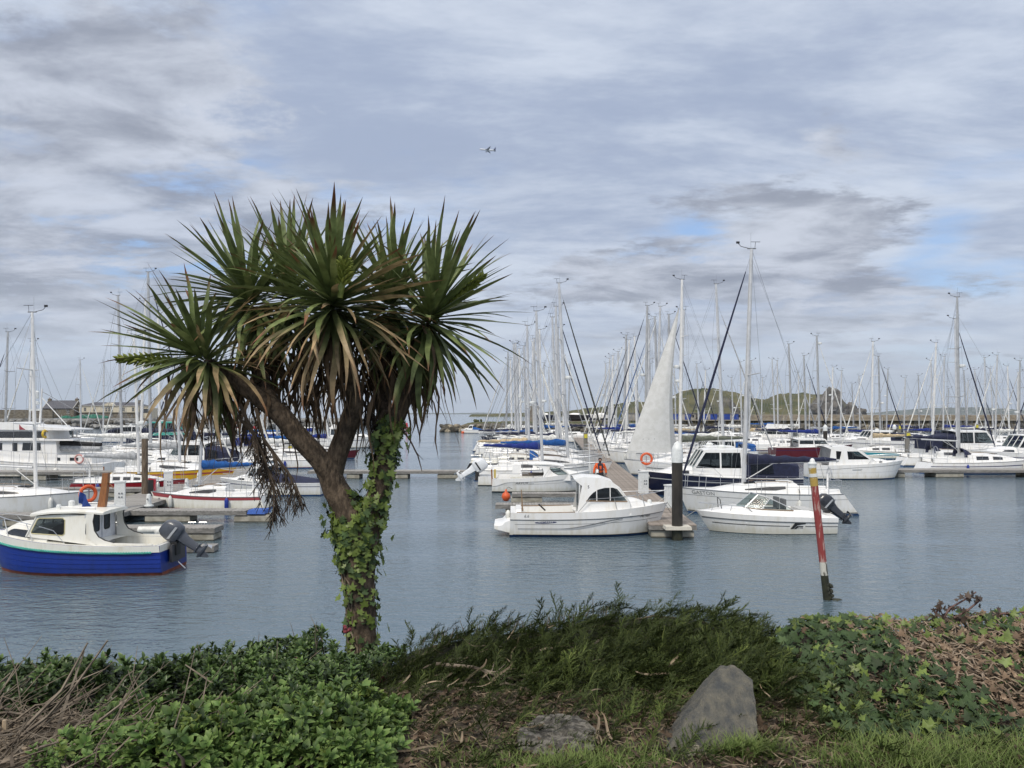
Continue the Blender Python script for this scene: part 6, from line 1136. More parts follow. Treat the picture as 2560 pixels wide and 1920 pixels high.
# ------------------------------------------------------------------ person in orange on the pontoon
def person():
    X, Y = ux(1500, 41.3), 41.3; root = empty('person', 'person in orange jacket with dark lifejacket straps standing on the pontoon', 'person', (X, Y, 0.5), 0)
    SKIN = M('skin', (0.42, 0.24, 0.17), 0.6); JACK = M('orange_jacket', (0.70, 0.11, 0.02), 0.7, var=0.2, nscale=10, bump=0.4, bscale=12); TROU = M('dark_trousers', (0.025, 0.025, 0.03), 0.8); HAIR = M('dark_hair', (0.02, 0.015, 0.012), 0.8); VEST = M('lifejacket_navy', (0.02, 0.02, 0.05), 0.7)
    def skin(name, verts, edges, rad, mat, par, sub=2):
        me = bpy.data.meshes.new(name); me.from_pydata(verts, edges, []); me.materials.append(mat); o = link(name, me, par)
        sk = o.modifiers.new('s', 'SKIN'); sk.use_smooth_shade = True
        for i, r_ in enumerate(rad): me.skin_vertices[0].data[i].radius = r_ if isinstance(r_, tuple) else (r_, r_)
        me.skin_vertices[0].data[0].use_root = True; ss = o.modifiers.new('d', 'SUBSURF'); ss.levels = ss.render_levels = sub; return o
    # body: pelvis, spine, neck, head, arms, legs in one skin
    V = [(0, 0, 0.95), (0, 0, 1.15), (0, 0.01, 1.36), (0, 0.01, 1.48), (0, -0.01, 1.60), (0, -0.02, 1.70)]; E = [(0, 1), (1, 2), (2, 3), (3, 4), (4, 5)]; RD = [(0.16, 0.12), (0.155, 0.11), (0.17, 0.11), 0.06, (0.08, 0.095), (0.07, 0.085)]
    for s_ in (1, -1):
        b_ = len(V); V += [(s_ * 0.20, 0.01, 1.41), (s_ * 0.29, 0.0, 1.16), (s_ * 0.32, -0.04, 0.93), (s_ * 0.325, -0.06, 0.85)]; E += [(2, b_), (b_, b_ + 1), (b_ + 1, b_ + 2), (b_ + 2, b_ + 3)]; RD += [0.065, 0.05, 0.038, 0.032]
        b_ = len(V); V += [(s_ * 0.10, 0, 0.86), (s_ * 0.115, -0.01, 0.48), (s_ * 0.125, 0.01, 0.09), (s_ * 0.13, -0.13, 0.035)]; E += [(0, b_), (b_, b_ + 1), (b_ + 1, b_ + 2), (b_ + 2, b_ + 3)]; RD += [0.09, 0.062, 0.045, 0.035]
    body = skin('body', V, E, RD, TROU, root)
    head = skin('head', [(0, -0.005, 1.535), (0, -0.01, 1.60), (0, -0.015, 1.68), (0, -0.015, 1.74)], [(0, 1), (1, 2), (2, 3)], [(0.05, 0.05), (0.076, 0.092), (0.08, 0.098), (0.05, 0.06)], SKIN, root)
    mb = MB()
    for s_ in (1, -1): mb.blob((s_ * 0.032, -0.098, 1.65), 0.012, DARKI, 1, 0, 1)
    mb.box((0, -0.106, 1.625), (0.022, 0.035, 0.04), SKIN, 0, 0.6); mb.box((0, -0.095, 1.58), (0.05, 0.012, 0.012), M('lips', (0.3, 0.10, 0.09), .6))
    for s_ in (1, -1): mb.blob((s_ * 0.088, 0.0, 1.635), 0.025, SKIN, 2, 0.1, 1, 1, (0.4, 1, 1.3))
    mb.build('face', head)
    mb = MB(); mb.blob((0, 0.012, 1.69), 0.105, HAIR, 3, 0.12, 2, 2, (0.92, 1.0, 0.85)); mb.build('hair', head)
    jk = skin('jacket', [(0, 0, 0.92), (0, 0, 1.12), (0, 0.01, 1.36), (0, 0.01, 1.50)] + [(s_ * a, b_, c) for s_ in (1, -1) for a, b_, c in ((0.205, 0.01, 1.40), (0.30, 0.0, 1.16), (0.33, -0.04, 0.92))], [(0, 1), (1, 2), (2, 3), (2, 4), (4, 5), (5, 6), (2, 7), (7, 8), (8, 9)], [(0.20, 0.15), (0.19, 0.145), (0.20, 0.145), (0.085, 0.085)] + [0.085, 0.072, 0.055] * 2, JACK, root)
    mb = MB()
    for s_ in (1, -1): mb.tube([(s_ * 0.11, -0.12, 1.46), (s_ * 0.10, -0.185, 1.30), (s_ * 0.09, -0.19, 1.10)], [0.035, 0.042, 0.03], VEST, 6)
    mb.tube([(-0.19, -0.11, 1.14), (0, -0.185, 1.14), (0.19, -0.11, 1.14)], 0.02, VEST, 5); mb.build('lifejacket', jk)
    for s_ in (1, -1):
        c = Vector((s_ * 0.33, -0.065, 0.83)); hv, he, hr = [tuple(c + Vector((0, 0, 0.05))), tuple(c + Vector((0, 0, -0.02)))], [(0, 1)], [0.028, (0.02, 0.036)]
        for k in range(4):
            b_ = len(hv); y0 = -0.03 + 0.02 * k; l_ = (0.06, 0.075, 0.07, 0.055)[k]; hv += [tuple(c + Vector((0, y0, -0.05))), tuple(c + Vector((-s_ * 0.008, y0, -0.05 - l_ * .55))), tuple(c + Vector((-s_ * 0.022, y0, -0.05 - l_)))]; he += [(1, b_), (b_, b_ + 1), (b_ + 1, b_ + 2)]; hr += [0.010, 0.009, 0.008]
        b_ = len(hv); hv += [tuple(c + Vector((-s_ * 0.01, -0.045, -0.02))), tuple(c + Vector((-s_ * 0.02, -0.065, -0.055)))]; he += [(1, b_), (b_, b_ + 1)]; hr += [0.011, 0.009]
        skin('hand', hv, he, hr, SKIN, root, 1)
    mb = MB()
    for s_ in (1, -1): mb.loft([[Vector((s_ * 0.13 + x * w, y, z)) for x, z in ((-1, 0.0), (1, 0.0), (1, h), (0, h + 0.03), (-1, h))] for y, w, h in ((0.07, 0.04, 0.09), (-0.02, 0.045, 0.09), (-0.12, 0.05, 0.05), (-0.19, 0.035, 0.03))], DARKI, True, True)
    mb.build('shoe', root, 50)
person()

# ------------------------------------------------------------------ the fleet
ORD = ['first', 'second', 'third', 'fourth', 'fifth', 'sixth', 'seventh', 'eighth', 'ninth', 'tenth', 'eleventh', 'twelfth', 'thirteenth', 'fourteenth', 'fifteenth', 'sixteenth', 'seventeenth', 'eighteenth', 'nineteenth', 'twentieth']
HN = {WHITE: 'white', OFFW: 'pale grey', NAVYH: 'navy', BLACKH: 'black', CREAM: 'cream', TEALH: 'teal-striped', MAROON: 'maroon', PALEBLUE: 'pale blue', GREENH: 'green', YELLH: 'yellow', REDH: 'red'}
def fleet(row, where, side=None):
    for i, e in enumerate(row):
        u, vt, D, hd, cover, furl = e[:6]; o = dict(e[6]) if len(e) > 6 else {}
        Hm = o.pop('Hm', EYE + (HOR - vt) * D / FPX); Lb = o.pop('L', min(11.0, max(6.5, Hm * 0.70))); hull = o.pop('hull', WHITE); lb = o.pop('label', None)
        rz = R(0 if hd > 0 else 180) + R(o.pop('turn', random.uniform(-3, 3))); xm = o.pop('xm', 0.10); rake = o.pop('rake', random.choice((0.015, 0.025, 0.035)))
        Xt = ux(u, D); Xc = Xt - hd * (xm * Lb - rake * (Hm - 1.6))
        if side == 'L': Xc = min(Xc, ca(D) - (0.0 if D < 80 else 0.4) - Lb / 2)
        if side == 'R': Xc = max(Xc, ca(D) + (0.1 if D < 80 else 0.4) + Lb / 2)
        if not lb:
            lb = where(i, HN[hull], cover, furl, o)
        sailboat(lb, Xc, D, rz, Lb, Hm, hull=hull, cover=cover, furl=furl, rake=rake, xm=xm, fend=o.pop('fend', random.choice((0, 1, 2)) if D < 90 else 0), seed=i + int(D), group=o.pop('group', 'yachts moored in the marina'), radar=o.pop('radar', random.random() < 0.22), radar_z=o.pop('radar_z', random.uniform(.35, .6)), lod=1 if D < 92 else 0, mast=random.choice((ALU, ALU, ALUD, ALUW)), windows=o.pop('windows', random.choice(('long', 'long', 'two', 'three'))), stripe=o.pop('stripe', random.choice(('navy', 'blue', 'grey', 'black', 'red'))), **o)
def covn(c, f): return (f"{c} boom cover" if c else 'bare boom') + (f" and {f} furled headsail" if f else '')
fleet([
 (1341, 778, 54.0, 1, 'royal', None, dict(hood=None, fend=1, L=8.2, rake=0.04)),
 (1398, 708, 57.6, 1, 'blue', 'charcoal', dict(hood='blue', L=9.2, rake=0.05, xm=0.14)),
 (1318, 814, 61.2, 1, 'tan', 'white', dict(hull=BLACKH, L=8.8, name='sailing_yacht', deck=CREAM)),
 (1390, 766, 64.8, 1, 'white', 'navy', dict(fend=1)), (1381, 793, 68.4, 1, 'navy', 'white', dict(radar=True)), (1349, 824, 72.0, 1, 'white', 'white', dict(hood='navy')), (1403, 819, 75.6, 1, 'navy', 'navy', {}),
 (1310, 865, 79.2, 1, 'black', 'white', dict(radar=True)), (1335, 846, 83, 1, 'navy', None, {}), (1289, 858, 87, 1, 'grey', 'white', dict(radar=True)), (1332, 855, 91, 1, 'blue', 'white', {}), (1284, 860, 95, 1, 'navy', 'grey', {}),
 (1298, 872, 99.5, 1, 'black', 'white', {}), (1276, 900, 104, 1, 'royal', None, dict(hull=NAVYH)), (1296, 890, 109, -1, 'navy', 'white', {}), (1312, 905, 115, 1, 'white', 'navy', {}), (1270, 880, 121, -1, 'white', 'white', dict(hull=NAVYH, label='navy-hulled yacht with pale furled headsail at the seaward end of the long pontoon')),
], lambda i, h, c, f, o: f"{h} yacht, {covn(c, f)}, {ORD[i]} along the long pontoon's fairway side", 'L')
fleet([
 (1705, 699, 58.0, -1, 'olive', None, dict(genoa=True, L=10.4, xm=0.085, label='white yacht with unrolled white headsail and olive boom cover beside the long pontoon', fend=1, radar=True, radar_z=.5, rake=0.012)),
 (1790, 710, 63.6, 1, 'white', 'grey', dict(rake=0.045)), (1710, 775, 68, -1, 'navy', 'navy', dict(hood='blue')), (1597, 764, 72.2, -1, 'blue', 'navy', dict(radar=True)), (1651, 766, 76, -1, 'navy', 'white', {}), (1672, 786, 80, 1, 'white', 'navy', {}), (1637, 792, 84, 1, 'navy', 'white', dict(hood='navy')), (1623, 799, 88, -1, 'tan', 'blue', {}),
 (1573, 850, 92.5, -1, 'navy', 'navy', {}), (1544, 838, 96.5, -1, 'white', 'white', {}), (1536, 841, 100.5, 1, 'royal', 'navy', {}), (1515, 879, 104.5, -1, 'white', 'grey', {}), (1505, 875, 108.5, 1, 'navy', 'white', {}), (1499, 889, 112.5, -1, 'blue', 'white', {}), (1481, 896, 117, -1, 'white', 'navy', {}), (1474, 928, 121, 1, 'black', None, {}), (1452, 908, 125, -1, 'navy', 'white', dict(radar=True)), (1439, 930, 130, 1, 'white', 'white', {}),
], lambda i, h, c, f, o: f"{h} yacht, {covn(c, f)}, {ORD[i]} along the long pontoon's pier side", 'R')
W_ = lambda i, h, c, f, o: f"{h} yacht with {covn(c, f)} in the far berths"
fleet([
 (1742, 910, 122, 1, 'white', 'navy', {}), (1764, 925, 127, -1, 'navy', 'navy', {}), (1829, 944, 136, 1, 'blue', 'grey', {}), (1877, 901, 107, -1, 'tan', 'white', dict(turn=-35)), (1906, 944, 138, -1, 'royal', 'white', dict(hull=NAVYH)), (1946, 901, 113, 1, 'blue', 'white', dict(turn=25)), (1972, 860, 97, 1, 'navy', 'grey', {}), (2010, 889, 104, 1, 'black', 'navy', {}), (2025, 949, 132, -1, 'grey', 'white', {}), (2042, 840, 89, 1, 'royal', 'white', dict(radar=True, radar_z=.93)), (2082, 918, 124, -1, 'blue', None, {}),
 (2182, 854, 79.5, -1, 'tan', 'white', dict(hull=CREAM, stripe='teal', topstripe=('teal', 0.45, 0.8), label='cream yacht with broad teal hull band and tan sail cover beyond the hardtop cruiser')), (2196, 891, 99, 1, 'royal', 'navy', {}), (2263, 945, 116, -1, 'navy', 'white', {}), (2328, 901, 108, 1, 'royal', 'white', dict(label='yacht with royal blue boom cover and blue sprayhood below the far hills', hood='blue')), (2340, 857, 88, -1, 'navy', 'white', {}), (2371, 971, 146, -1, 'grey', 'grey', {}),
 (2410, 926, 131, 1, 'navy', 'white', dict(rake=0.05)), (2437, 924, 127, 1, 'white', 'navy', dict(rake=0.05)), (2462, 894, 106, 1, 'navy', 'grey', {}), (2476, 921, 121, 1, 'white', 'white', dict(rake=0.05)), (2493, 888, 101, -1, 'white', 'white', dict(hull=OFFW)), (2545, 930, 112, -1, 'royal', 'white', {}), (2590, 900, 95, -1, 'blue', 'navy', {}), (1800, 930, 146, -1, 'white', 'white', {}), (2130, 960, 142, 1, 'white', 'grey', {}),
], W_)
ex = random.Random(5)
fleet([(u + ex.uniform(-6, 6), v + ex.uniform(-25, 25), D, ex.choice((1, -1)), ex.choice(('navy', 'white', 'blue', 'royal', 'grey')), ex.choice(('white', 'navy', 'grey', None)), {}) for u, v, D in ((1560, 905, 137), (1590, 900, 142), (1620, 915, 147), (1660, 925, 136), (1690, 905, 141), (1855, 930, 128), (1925, 915, 144), (1990, 930, 148), (2060, 950, 139), (2105, 905, 111), (2150, 935, 129), (2225, 930, 137), (2300, 940, 134), (2355, 915, 125), (2420, 955, 143), (2520, 905, 117), (2545, 880, 92), (1420, 925, 136), (1400, 915, 142), (1372, 925, 132), (1355, 905, 126))], W_)
fleet([
 (2388, 797, 68.5, 1, 'navy', 'navy', dict(L=9.0, label='white yacht with navy boom cover and dark furled headsail behind the blue-striped yacht', hood='navy')),
 (2393, 741, 60.2, 1, None, None, dict(L=9.8, xm=-0.16, Hm=13.7, hull=WHITE, stripe='navy', topstripe=('navy', 0.60, 0.67), label='white yacht with navy waist stripe and bow lettering along the far right pontoon', text=('DANCER', 0.30, 0.86, 0.58, STRIPE['navy'], -1), hood='navy', windows='two', win=DARKWIN, fend=2, rake=0.012, turn=0)),
], W_)
LW = lambda i, h, c, f, o: f"{h} yacht with {covn(c, f)} in the basin behind the palm"
fleet([
 (81, 781, 36.0, 1, None, None, dict(L=9.0, xm=0.15, hull=OFFW, stripe='grey', label='white racing yacht with bare boom behind the blue cabin boat', rake=0.02, windows='long', coach=0.075, group='yachts moored in the marina', turn=0)),
 (336, 840, 45.4, 1, 'grey', None, dict(L=6.9, hull=REDH, stripe='red', label='small dark red sloop with white deck beside the timber pile', xm=0.08, turn=0, fs=.62, fb=.8)),
 (437, 790, 52.4, 1, 'grey', 'white', dict(L=8.6, hull=YELLH, stripe='red', topstripe=('red', 0.62, 0.74), label='yellow-hulled yacht with red stripe behind the red sloop', turn=0, xm=.05)),
 (295, 739, 71.0, 1, None, 'white', dict(L=10.6, hull=GREENH, label='green-hulled racing yacht with bare white boom', xm=-0.10, turn=0)),
 (510, 840, 37.4, -1, 'blue', None, dict(L=5.9, hull=CREAM, stripe='red', topstripe=('red', 0.74, 0.98), label='small cream sailing boat with dark red sheer stripe and bright blue tarpaulin', Hm=7.6, fs=.66, fb=.86, turn=0, coach=.13)),
 (79, 854, 78, -1, 'white', 'white', {}), (370, 680, 64.5, 1, 'white', 'navy', dict(L=10.5)), (364, 753, 82, -1, 'navy', 'white', {}), (395, 776, 68.2, 1, None, 'white', {}), (470, 800, 75, -1, 'navy', 'navy', {}), (520, 820, 86, 1, 'white', 'white', {}), (575, 800, 60, 1, 'grey', 'white', dict(hull=PALEBLUE, label='pale blue-hulled yacht with grey boom cover behind the palm')), (610, 850, 92, -1, 'blue', 'white', {}), (660, 840, 66, -1, 'white', 'white', {}), (690, 870, 80, 1, 'royal', 'white', {}), (745, 850, 73.5, 1, 'blue', 'white', dict(label='white yacht with bright blue boom cover seen through the palm fork')), (812, 870, 79.5, 1, 'royal', None, dict(hull=MAROON, label='maroon-hulled yacht with royal blue cover seen through the palm fork', L=8)), (560, 880, 104, -1, 'white', 'navy', {}), (640, 890, 112, 1, 'red', 'white', {}), (720, 900, 118, -1, 'white', 'white', {}), (780, 905, 108, 1, 'royal', 'white', {}), (20, 830, 68, -1, 'white', 'navy', {}), (200, 900, 118, 1, 'navy', 'white', {}), (260, 905, 126, -1, 'white', 'white', {}), (430, 890, 98, 1, 'green', 'white', dict(label='white yacht with sea green cover in the basin behind the palm')),
], LW)
# motor boats among the yachts
for a in (('white fly cruiser with dark wraparound windows before the stone pier', 36.5, 109, R(180), 9.5, dict(fly=True, canopy='white')),
          ('white sports cruiser with raised navy camper canopy under the sea stacks', 43.5, 92.5, R(180), 10.5, dict(canopy='navy', cab=(-0.10, 0.14), roof_h=1.2)),
          ('small white cabin cruiser with raked windows beneath the far hills', 55, 98, R(180), 7.5, dict(arch=True)),
          ('tall white sedan cruiser with navy rear canopy behind the blue-striped yacht', 43.2, 72.8, 0, 9.8, dict(canopy='navy', roof_h=1.75)),
          ('white hardtop cruiser with dark rear tent at the right edge of the far pontoon', 43.0, 64.6, R(180), 9.5, dict(canopy='charcoal', roof_h=1.6)),
          ('white cabin cruiser with bright blue canopy behind the olive boom cover', 19.5, 74.5, R(180), 7.8, dict(canopy='blue', roof_h=1.1)),
          ('maroon-hulled motor launch alongside the dark middle pontoon', 31.5, 81.2, 0, 8.5, dict(hull=MAROON, roof_h=0.9)),
          ('white cabin cruiser with blue rear tent in the crowded far berths', 62, 89.5, 0, 8.2, dict(canopy='royal')),
          ('white motor launch under the green-netted harbour arm', -62, 128, 0, 9, dict(canopy='navy')),
          ('white motor catamaran seen between the palm stems', -22.5, 106, 0, 9.5, dict(B=4.2, fly=True)),
          ('white cruiser with flybridge beyond the big trawler yacht', -52, 86, R(180), 11, dict(fly=True, arch=True)),
          ('cream cruiser with blue canopy in the left basin behind hanging palm leaves', -26, 84, 0, 8.5, dict(canopy='royal', hull=CREAM)),
          ('white weekend cruiser beside the yellow-hulled yacht', -24.5, 58.5, R(180), 7.5, dict(canopy='navy')),
          ('grey-hulled workboat below the villa with teal deckhouse', -48, 110, 0, 12, dict(hull=NAVYH, roofcol=gel('teal_paint', (0.05, 0.33, 0.28)), deckmat=gel('teal_deck', (0.06, 0.36, 0.30)), roof_h=1.9))):
    cruiser(a[0], a[1], a[2], a[3], a[4], **a[5])
r_, H_ = cruiser('little white cabin boat with blue cover moored off the breakwater tip', ux(1181, 186), 186, R(180), 5.6, cab=(-0.02, 0.2), roof_h=1.15, aerial=False, stripe='black', rail=False)
mb = MB(); mb.loft([[Vector((x, y * w, 0.85 + h * (1 - y * y))) for y in (-1, -.5, 0, .5, 1)] for x, w, h in ((-2.6, 0.8, 0.05), (-1.2, .95, .45), (0.0, .9, .8))], CANV['blue']); mb.build('cockpit_cover', r_, 60)
# tiny orange buoy by it
mb = MB(); mb.blob((ux(1157, 186), 185.4, 0.15), 0.35, ORANGE, 1, 0.02, 2); tag(mb.build('mooring_buoy', None), 'tiny orange buoy floating off the breakwater tip', 'buoy')
# ------------------------------------------------------------------ plants of the bank
vr = random.Random(23)
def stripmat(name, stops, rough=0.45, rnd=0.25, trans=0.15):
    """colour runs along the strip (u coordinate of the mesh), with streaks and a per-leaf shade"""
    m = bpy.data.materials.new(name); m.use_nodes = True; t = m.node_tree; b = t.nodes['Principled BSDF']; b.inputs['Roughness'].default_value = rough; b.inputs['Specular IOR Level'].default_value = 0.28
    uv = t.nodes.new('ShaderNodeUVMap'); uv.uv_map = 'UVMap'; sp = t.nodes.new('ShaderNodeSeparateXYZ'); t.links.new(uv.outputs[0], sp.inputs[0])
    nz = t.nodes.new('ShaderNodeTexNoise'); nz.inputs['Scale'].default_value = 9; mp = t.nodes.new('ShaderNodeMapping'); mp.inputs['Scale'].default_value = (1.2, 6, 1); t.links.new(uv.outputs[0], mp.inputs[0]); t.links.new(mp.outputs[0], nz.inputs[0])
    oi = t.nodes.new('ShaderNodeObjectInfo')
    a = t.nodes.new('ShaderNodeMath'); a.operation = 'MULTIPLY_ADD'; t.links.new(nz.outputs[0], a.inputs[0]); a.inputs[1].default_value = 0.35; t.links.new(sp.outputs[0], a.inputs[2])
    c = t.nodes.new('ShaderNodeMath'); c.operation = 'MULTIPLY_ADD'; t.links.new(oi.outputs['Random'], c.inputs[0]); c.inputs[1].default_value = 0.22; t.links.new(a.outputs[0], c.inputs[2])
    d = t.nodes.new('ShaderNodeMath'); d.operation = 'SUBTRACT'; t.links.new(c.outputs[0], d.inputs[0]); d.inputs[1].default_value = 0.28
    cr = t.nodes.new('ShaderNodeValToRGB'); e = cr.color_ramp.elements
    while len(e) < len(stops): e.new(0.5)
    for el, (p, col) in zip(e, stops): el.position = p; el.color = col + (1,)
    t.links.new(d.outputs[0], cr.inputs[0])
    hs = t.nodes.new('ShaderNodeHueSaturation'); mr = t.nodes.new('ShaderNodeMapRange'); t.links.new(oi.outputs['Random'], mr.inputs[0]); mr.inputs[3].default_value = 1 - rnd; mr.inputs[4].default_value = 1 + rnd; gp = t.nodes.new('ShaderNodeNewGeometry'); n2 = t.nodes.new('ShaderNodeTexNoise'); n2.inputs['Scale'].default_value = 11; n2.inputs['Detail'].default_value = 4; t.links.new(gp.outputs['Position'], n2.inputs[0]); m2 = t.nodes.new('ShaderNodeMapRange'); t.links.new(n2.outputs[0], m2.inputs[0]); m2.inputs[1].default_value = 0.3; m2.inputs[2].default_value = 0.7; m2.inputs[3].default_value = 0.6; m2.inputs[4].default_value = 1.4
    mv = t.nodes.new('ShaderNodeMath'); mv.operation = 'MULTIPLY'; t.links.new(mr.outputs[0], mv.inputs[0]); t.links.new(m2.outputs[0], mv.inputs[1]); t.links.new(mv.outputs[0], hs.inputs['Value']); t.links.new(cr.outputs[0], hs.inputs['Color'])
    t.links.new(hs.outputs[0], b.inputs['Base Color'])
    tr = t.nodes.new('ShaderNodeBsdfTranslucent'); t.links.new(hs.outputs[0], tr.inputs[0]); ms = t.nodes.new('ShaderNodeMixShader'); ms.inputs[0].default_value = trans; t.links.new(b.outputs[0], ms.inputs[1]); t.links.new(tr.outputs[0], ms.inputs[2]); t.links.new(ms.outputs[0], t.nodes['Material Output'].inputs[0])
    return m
G1, G2, TAN, BRN = (0.112, 0.148, 0.054), (0.172, 0.212, 0.080), (0.40, 0.285, 0.16), (0.17, 0.075, 0.040)
LF_G = stripmat('cordyline_leaf_green', [(0.0, G2), (0.25, G1), (0.80, G2), (0.90, (0.12, 0.06, 0.03)), (1.0, BRN)])
LF_H = stripmat('cordyline_leaf_half_dry', [(0.0, (0.12, 0.155, 0.06)), (0.36, (0.15, 0.175, 0.07)), (0.54, (0.31, 0.245, 0.13)), (0.85, TAN), (1.0, (0.22, 0.11, 0.06))])
LF_D = stripmat('cordyline_leaf_dead', [(0.0, (0.12, 0.080, 0.050)), (0.5, (0.22, 0.155, 0.095)), (1.0, (0.13, 0.08, 0.048))], 0.8, 0.4, 0.05)
LF_Y = stripmat('cordyline_leaf_young', [(0.0, (0.10, 0.15, 0.03)), (0.6, (0.12, 0.17, 0.04)), (1.0, (0.16, 0.16, 0.05))])
class Strips:
    """many leaf strips in one mesh with a UV along each"""
    def __init__(s): s.v = []; s.f = []; s.uv = []
    def strip(s, pts, widths, side, fold=0.25, normal=None):
        n = len(pts); o = len(s.v)
        for i, p in enumerate(pts):
            w = widths[i] / 2; d = (pts[min(i + 1, n - 1)] - pts[max(i - 1, 0)]); sd_ = side - d * (side.dot(d) / max(1e-9, d.dot(d)))
            sd_.normalize(); nm = d.cross(sd_); nm.normalize()
            s.v += [tuple(p - sd_ * w + nm * w * fold), tuple(p), tuple(p + sd_ * w + nm * w * fold)]
        for i in range(n - 1):
            a = o + 3 * i; u0, u1 = i / (n - 1), (i + 1) / (n - 1)
            s.f += [(a, a + 1, a + 4, a + 3), (a + 1, a + 2, a + 5, a + 4)]; s.uv += [(u0, 0), (u0, .5), (u1, .5), (u1, 0), (u0, .5), (u0, 1), (u1, 1), (u1, .5)]
    def poly(s, pts, tris, uv): 
        o = len(s.v); s.v += [tuple(p) for p in pts]
        for f in tris: s.f.append(tuple(i + o for i in f)); s.uv += [uv[i] for i in f]
    def mesh(s, name, mat):
        me = bpy.data.meshes.new(name); me.from_pydata(s.v, [], s.f); l = me.uv_layers.new(name='UVMap'); l.data.foreach_set('uv', [c for q in s.uv for c in q]); me.materials.append(mat)
        me.polygons.foreach_set('use_smooth', [True] * len(me.polygons)); me.update(); return me
def leafcurve(length, droop, n=9, tipk=1.6, wob=0.0):
    pts = []; ang = 0.0; p = Vector((0, 0, 0)); st = length / (n - 1)
    for i in range(n):
        pts.append(p.copy()); s = (i + 0.5) / n; ang = -droop * s ** tipk; p = p + Vector((math.cos(ang), wob * math.sin(i * 1.3) * 0.06, math.sin(ang))) * st
    return pts
def leafw(W, n=9): return [W * (0.50 + 0.5 * math.sin(math.pi * min(1, (i / (n - 1)) * 1.35 + 0.12) * 0.5 * 1.0 + 0.15)) * (1 - (i / (n - 1)) ** 3.2) + 0.0015 for i in range(n)]
LEAVES = {}
for key, mat_, L_, ds in (('up', LF_G, 0.97, (0.02, 0.12, 0.22, 0.06)), ('mid', LF_G, 0.98, (0.3, 0.55, 0.85, 0.45)), ('low', LF_H, 1.0, (0.45, 0.7, 1.0, 0.3)), ('side', LF_H, 0.98, (0.12, 0.28, 0.45, 0.2)), ('dead', LF_D, 0.72, (0.3, 0.7, 1.0, 1.5))):
    LEAVES[key] = []
    for k, d in enumerate(ds + tuple(q * 1.35 + 0.05 for q in ds)):
        st = Strips(); st.strip(leafcurve(L_ * (0.90 + 0.05 * (k % 5)), d, 9, 1.1 + 0.25 * (k % 4), 0.5 + 0.9 * (k % 3)), leafw(0.066 if key != 'dead' else 0.04), Vector((0, 1, 0)), 0.30 if key != 'low' else 0.15); LEAVES[key].append(st.mesh('leaf', mat_))
def orient(d, roll=0.0, up=Vector((0, 0, 1))):
    d = d.normalized(); z = up - d * up.dot(d)
    if z.length < 0.15: z = Vector((0.3, -1, 0)) - d * Vector((0.3, -1, 0)).dot(d)
    z.normalize(); y = z.cross(d); m = Matrix((d, y, z)).transposed(); return (m.to_4x4() @ Matrix.Rotation(roll, 4, 'X'))
YP = 6.5
palm = empty('cabbage_palm', 'cabbage palm with five spiky leaf heads and ivy-clad forked trunk on the bank', 'palm tree', (ux(905, YP), YP, gz(ux(905, YP), YP)))
palm_inv = Matrix.Translation(palm.location).inverted()
BARK = M('palm_bark', (0.050, 0.036, 0.024), 0.95, col2=(0.135, 0.100, 0.068), nscale=26, stretch=(1, 1, 0.45), bump=1.0, bscale=44, contrast=(0.38, 0.66)); BARK2 = M('palm_bark_ringed', (0.055, 0.040, 0.028), 0.95, col2=(0.15, 0.115, 0.08), nscale=20, stretch=(0.5, 0.5, 2.0), bump=0.9, bscale=40, contrast=(0.35, 0.7))
def limb(name, pts, radii, parent, mat, seed=0, seg=40, n=18, amp=0.06):
    P = [Vector(p) for p in pts]; rings = []; k = len(P)
    def cr(t):
        t *= (k - 1); i = min(int(t), k - 2); f = t - i; p0, p1, p2, p3 = P[max(i - 1, 0)], P[i], P[i + 1], P[min(i + 2, k - 1)]
        return 0.5 * ((2 * p1) + (p2 - p0) * f + (2 * p0 - 5 * p1 + 4 * p2 - p3) * f * f + (3 * p1 - p0 - 3 * p2 + p3) * f ** 3), lerp(radii[i], radii[i + 1], f)
    up = Vector((0, -1, 0))
    for i in range(seg + 1):
        p, r_ = cr(i / seg); q, _ = cr(min(1, (i + 1) / seg)); q0, _ = cr(max(0, (i - 1) / seg)); d = (q - q0).normalized(); a = d.cross(up).normalized(); b_ = a.cross(d)
        ring = []
        for j in range(n):
            an = 2 * math.pi * j / n; dr = a * math.cos(an) + b_ * math.sin(an); kk = 1 + amp * 2.2 * fbm((dr.x * 2 + seed, dr.y * 2, p.z * 2.5), 3) + amp * 0.9 * fbm((dr.x * 7 + seed, dr.y * 7, p.z * 9), 2)
            ring.append(p + dr * r_ * kk)
        rings.append(ring)
    mb = MB(); mb.loft(rings, mat, True, True); o = mb.build(name, parent, 70); o.matrix_parent_inverse = palm_inv; return rings
def pp(u, v, dy=0.0): return px(u, v, YP + dy)
trunk_r = limb('trunk', [pp(916, 1730), pp(908, 1640), pp(902, 1520), pp(893, 1400), pp(885, 1330), pp(866, 1270), pp(838, 1220), pp(822, 1180)], [0.16, 0.118, 0.116, 0.138, 0.155, 0.118, 0.105, 0.094], palm, BARK, 1, 60, 22)
right_r = limb('branch', [pp(908, 1360, .0), pp(928, 1290), pp(948, 1220, -.02), pp(964, 1150, -.02), pp(972, 1090), pp(995, 1035, .02), pp(1030, 950, .04), pp(1062, 850, .05), pp(1071, 812, .05)], [0.12, 0.10, 0.088, 0.082, 0.078, 0.07, 0.058, 0.052, 0.05], palm, BARK, 5, 50)
limb('branch', [pp(828, 1195), pp(800, 1150, -.03), pp(745, 1090, -.06), pp(700, 1035, -.08), pp(655, 1000, -.1), pp(600, 960, -.12), pp(545, 925, -.15), pp(515, 905, -.15)], [0.095, 0.088, 0.086, 0.082, 0.075, 0.068, 0.056, 0.05], palm, BARK, 9, 50)
